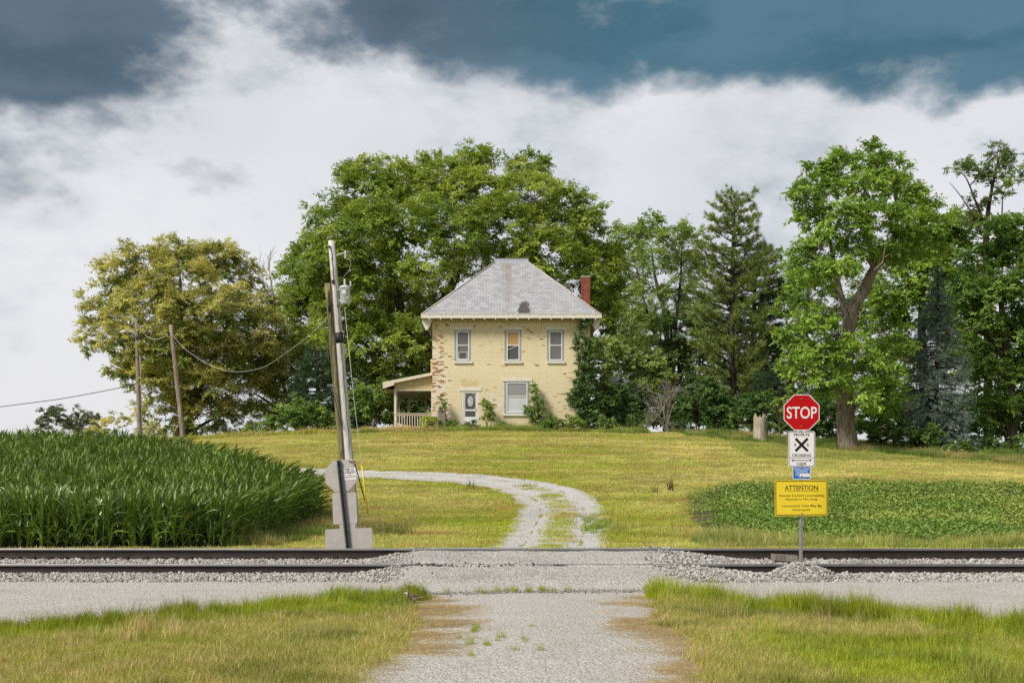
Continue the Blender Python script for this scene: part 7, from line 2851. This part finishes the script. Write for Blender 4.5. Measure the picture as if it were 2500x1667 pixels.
for q_ in near_i:
    x, y = X[q_], Y[q_]
    on_edge = not corn_mask(np.array([x + .9]), np.array([y]))[0]
    root = link_mesh('corn_plant', stalk_me, None, (x, y, float(ground_z(x, y))), (RNG.normal() * .04, RNG.normal() * .04 + (.06 if on_edge else 0), 0))
    s_ = RNG.uniform(.88, 1.12)
    root.scale = (s_, s_, s_)
    if on_edge:
        i = int(RNG.integers(0, len(join_e)))
        rz = RNG.normal() * .5
        tag(root, 'corn plant on the ragged outer edge of the corn field, leaves swept toward the lawn', 'corn plant', 'corn plants on the field edge')
        if y < 37 and single < 14:
            single += 1
            for lm_ in leaf_e[i]:
                link_mesh('leaf', lm_, root, (0, 0, 0), (0, 0, rz))
        else:
            tag(link_mesh('leaves', join_e[i], root, (0, 0, 0), (0, 0, rz)), kind='stuff')
    else:
        i = int(RNG.integers(0, len(join_n)))
        tag(root, 'tall corn plant in the front rows of the corn field beside the track', 'corn plant', 'corn plants of the front rows')
        tag(link_mesh('leaves', join_n[i], root, (0, 0, 0), (0, 0, RNG.random() * 6.28)), kind='stuff')
far_p = [corn_joined(p, 'corn_plant', M_CROP) for p in near_v] + [corn_joined(p, 'corn_plant', M_CROP) for p in edge_v]
X, Y = X[far_i], Y[far_i]
n = len(X)
on_e = ~corn_mask(X + .9, Y)
idx = np.where(on_e, 6 + RNG.integers(0, 4, n), RNG.integers(0, 6, n))
rz = np.where(on_e, RNG.normal(size=n) * .5, RNG.random(n) * 6.28)
tint = CORN[None] * (.75 + .5 * RNG.random((n, 1))) * (1 + .35 * (vnoise(X, Y, .3, 3, 97)[:, None] - .4))
scatter('corn_field', far_p, np.stack([X, Y, ground_z(X, Y)], 1), rz, RNG.uniform(.88, 1.15, n), tint, idx, 'dense green corn field covering the left slope', 'corn')


# dead dark weeds at the soybean corner and the thistle by the drive
def weed(name, label, x, y, h, n, col, seed):
    v, t, c = blades(n, .18, (h * .5, h), .02, .25, seed, col=col)
    o = link_mesh(name, np_mesh(name, v, t, MATS['weed_stem'], c), None, (x, y, float(ground_z(x, y))))
    tag(o, label, 'weed')


leaf_mat('weed_stem', .2)
weed('dead_weed', 'dark brown dead weed stalks at the soybean field corner', 5.95, 46.3, .75, 26, (.045, .030, .020), 1001)
weed('dead_weed', 'smaller dark dead stalks just left of the brown weed clump', 5.35, 46.0, .45, 14, (.055, .034, .022), 1002)
weed('thistle', 'single dark green thistle at the inner edge of the driveway bend', -1.55, 47.0, .55, 18, (.06, .10, .025), 1003)

# ---- two killdeer in the grass beside the road


def bird(label, loc, rz, s=1.0):
    root = empty('bird', loc, (0, 0, rz))
    root.scale = (s, s, s)
    tag(root, label, 'bird', 'plovers in the verge grass')
    # body faces -x; one skinned surface along a spine, own colours by position
    spine = [(-.105, .128, .003), (-.098, .128, .012), (-.085, .130, .021), (-.070, .129, .023), (-.056, .118, .021), (-.045, .102, .026), (-.02, .083, .038), (.02, .074, .042), (.055, .072, .033), (.085, .074, .020), (.12, .073, .011), (.155, .070, .006)]
    vs, fs, cs = [], [], []
    seg = 14
    for i, (x, z, r) in enumerate(spine):
        for k in range(seg):
            a = 2 * math.pi * k / seg
            vs.append((x, math.cos(a) * r * .92, z + math.sin(a) * r))
            up = math.sin(a)
            c = (.115, .078, .045) if up > -.1 else (.62, .60, .56)
            if i <= 1:
                c = (.55, .53, .50) if up < .2 else (.10, .07, .045)
            if i == 2:
                c = (.025, .020, .018) if up > .2 else (.62, .60, .57)
            if i == 4:
                c = (.66, .64, .61)
            if i == 3:
                c = (.10, .068, .04) if up > .1 else (.60, .58, .55)
            if i == 5:
                c = (.008, .008, .008)
            if i == 6:
                c = (.02, .018, .016) if up < .35 else (.11, .075, .045)
            if i == 7:
                c = (.62, .60, .57) if up < .0 else (.11, .075, .045)
            cs.append(c)
    for i in range(len(spine) - 1):
        for k in range(seg):
            k2 = (k + 1) % seg
            fs.append((i * seg + k, i * seg + k2, (i + 1) * seg + k2, (i + 1) * seg + k))
    me = bpy.data.meshes.new('body')
    me.from_pydata(vs, [], fs + [tuple(range(seg)), tuple((len(spine) - 1) * seg + k for k in reversed(range(seg)))])
    at = me.attributes.new('Col', 'FLOAT_COLOR', 'POINT')
    at.data.foreach_set('color', np.concatenate([np.array(cs), np.ones((len(cs), 1))], 1).astype(np.float32).ravel())
    me.materials.append(MATS['feather'])
    for p in me.polygons:
        p.use_smooth = True
    link_mesh('body', me, root)
    for sgn_ in (-1, 1):
        w_ = MB()
        w_.add([(-.03, sgn_ * .036, .094), (.05, sgn_ * .040, .094), (.125, sgn_ * .022, .078), (.06, sgn_ * .039, .058), (-.02, sgn_ * .038, .064)], [(0, 1, 2, 3, 4)])
        w_.build('wing', M_WING, root)
        MB().lathe([(.0045, -.002), (.003, .002)], 8, Matrix.Translation((-.088, sgn_ * .0195, .136)) @ Matrix.Rotation(R(-90 * sgn_), 4, 'X')).build('eye', M_HOLE, root)
        lg = MB()
        lg.tube([(.012, sgn_ * .014, .045), (.016, sgn_ * .015, .022), (.010, sgn_ * .015, .002), (-.014, sgn_ * .015, .001)], [.004, .0028, .0026, .002], 5)
        lg.build('leg', M_LEG, root)
    MB().tube([(-.102, 0, .1285), (-.126, 0, .125)], [.0045, .001], 6).build('beak', M_HOLE, root)
    return root


m_, t_, b_ = new_mat('feather')
t_.put(b_.inputs['Base Color'], t_.new('ShaderNodeAttribute', attribute_name='Col').outputs['Color'])
b_.inputs['Roughness'].default_value = .8
M_WING = simple('wing_brown', (.12, .080, .046), .8, var=.35, scale=90)
M_LEG = simple('bird_leg', (.40, .30, .24), .6)
by_ = 17.15
bird('brown and white banded plover standing in the lime grass beside the road, nearer of two', ((1004 - CX) * by_ / F, by_, .045), R(4), 1.05)
by2 = 18.6
bird('plover half hidden at the gravel edge, farther of two', ((999 - CX) * by2 / F, by2, .05), R(35), .9)

# foam-concrete lump of old tie between the rails by the sign
bt = MB().box(-.22, .22, -.11, .11, -.06, .06, m=Matrix.Rotation(R(4), 4, 'Y')).build('timber_block', M_GREYWOOD, None, ((1915 - CX) * 22.7 / F, 22.7, .33), (0, 0, R(8)))
tag(bt, 'old timber block lying between the rails beside the crossing sign', 'timber')
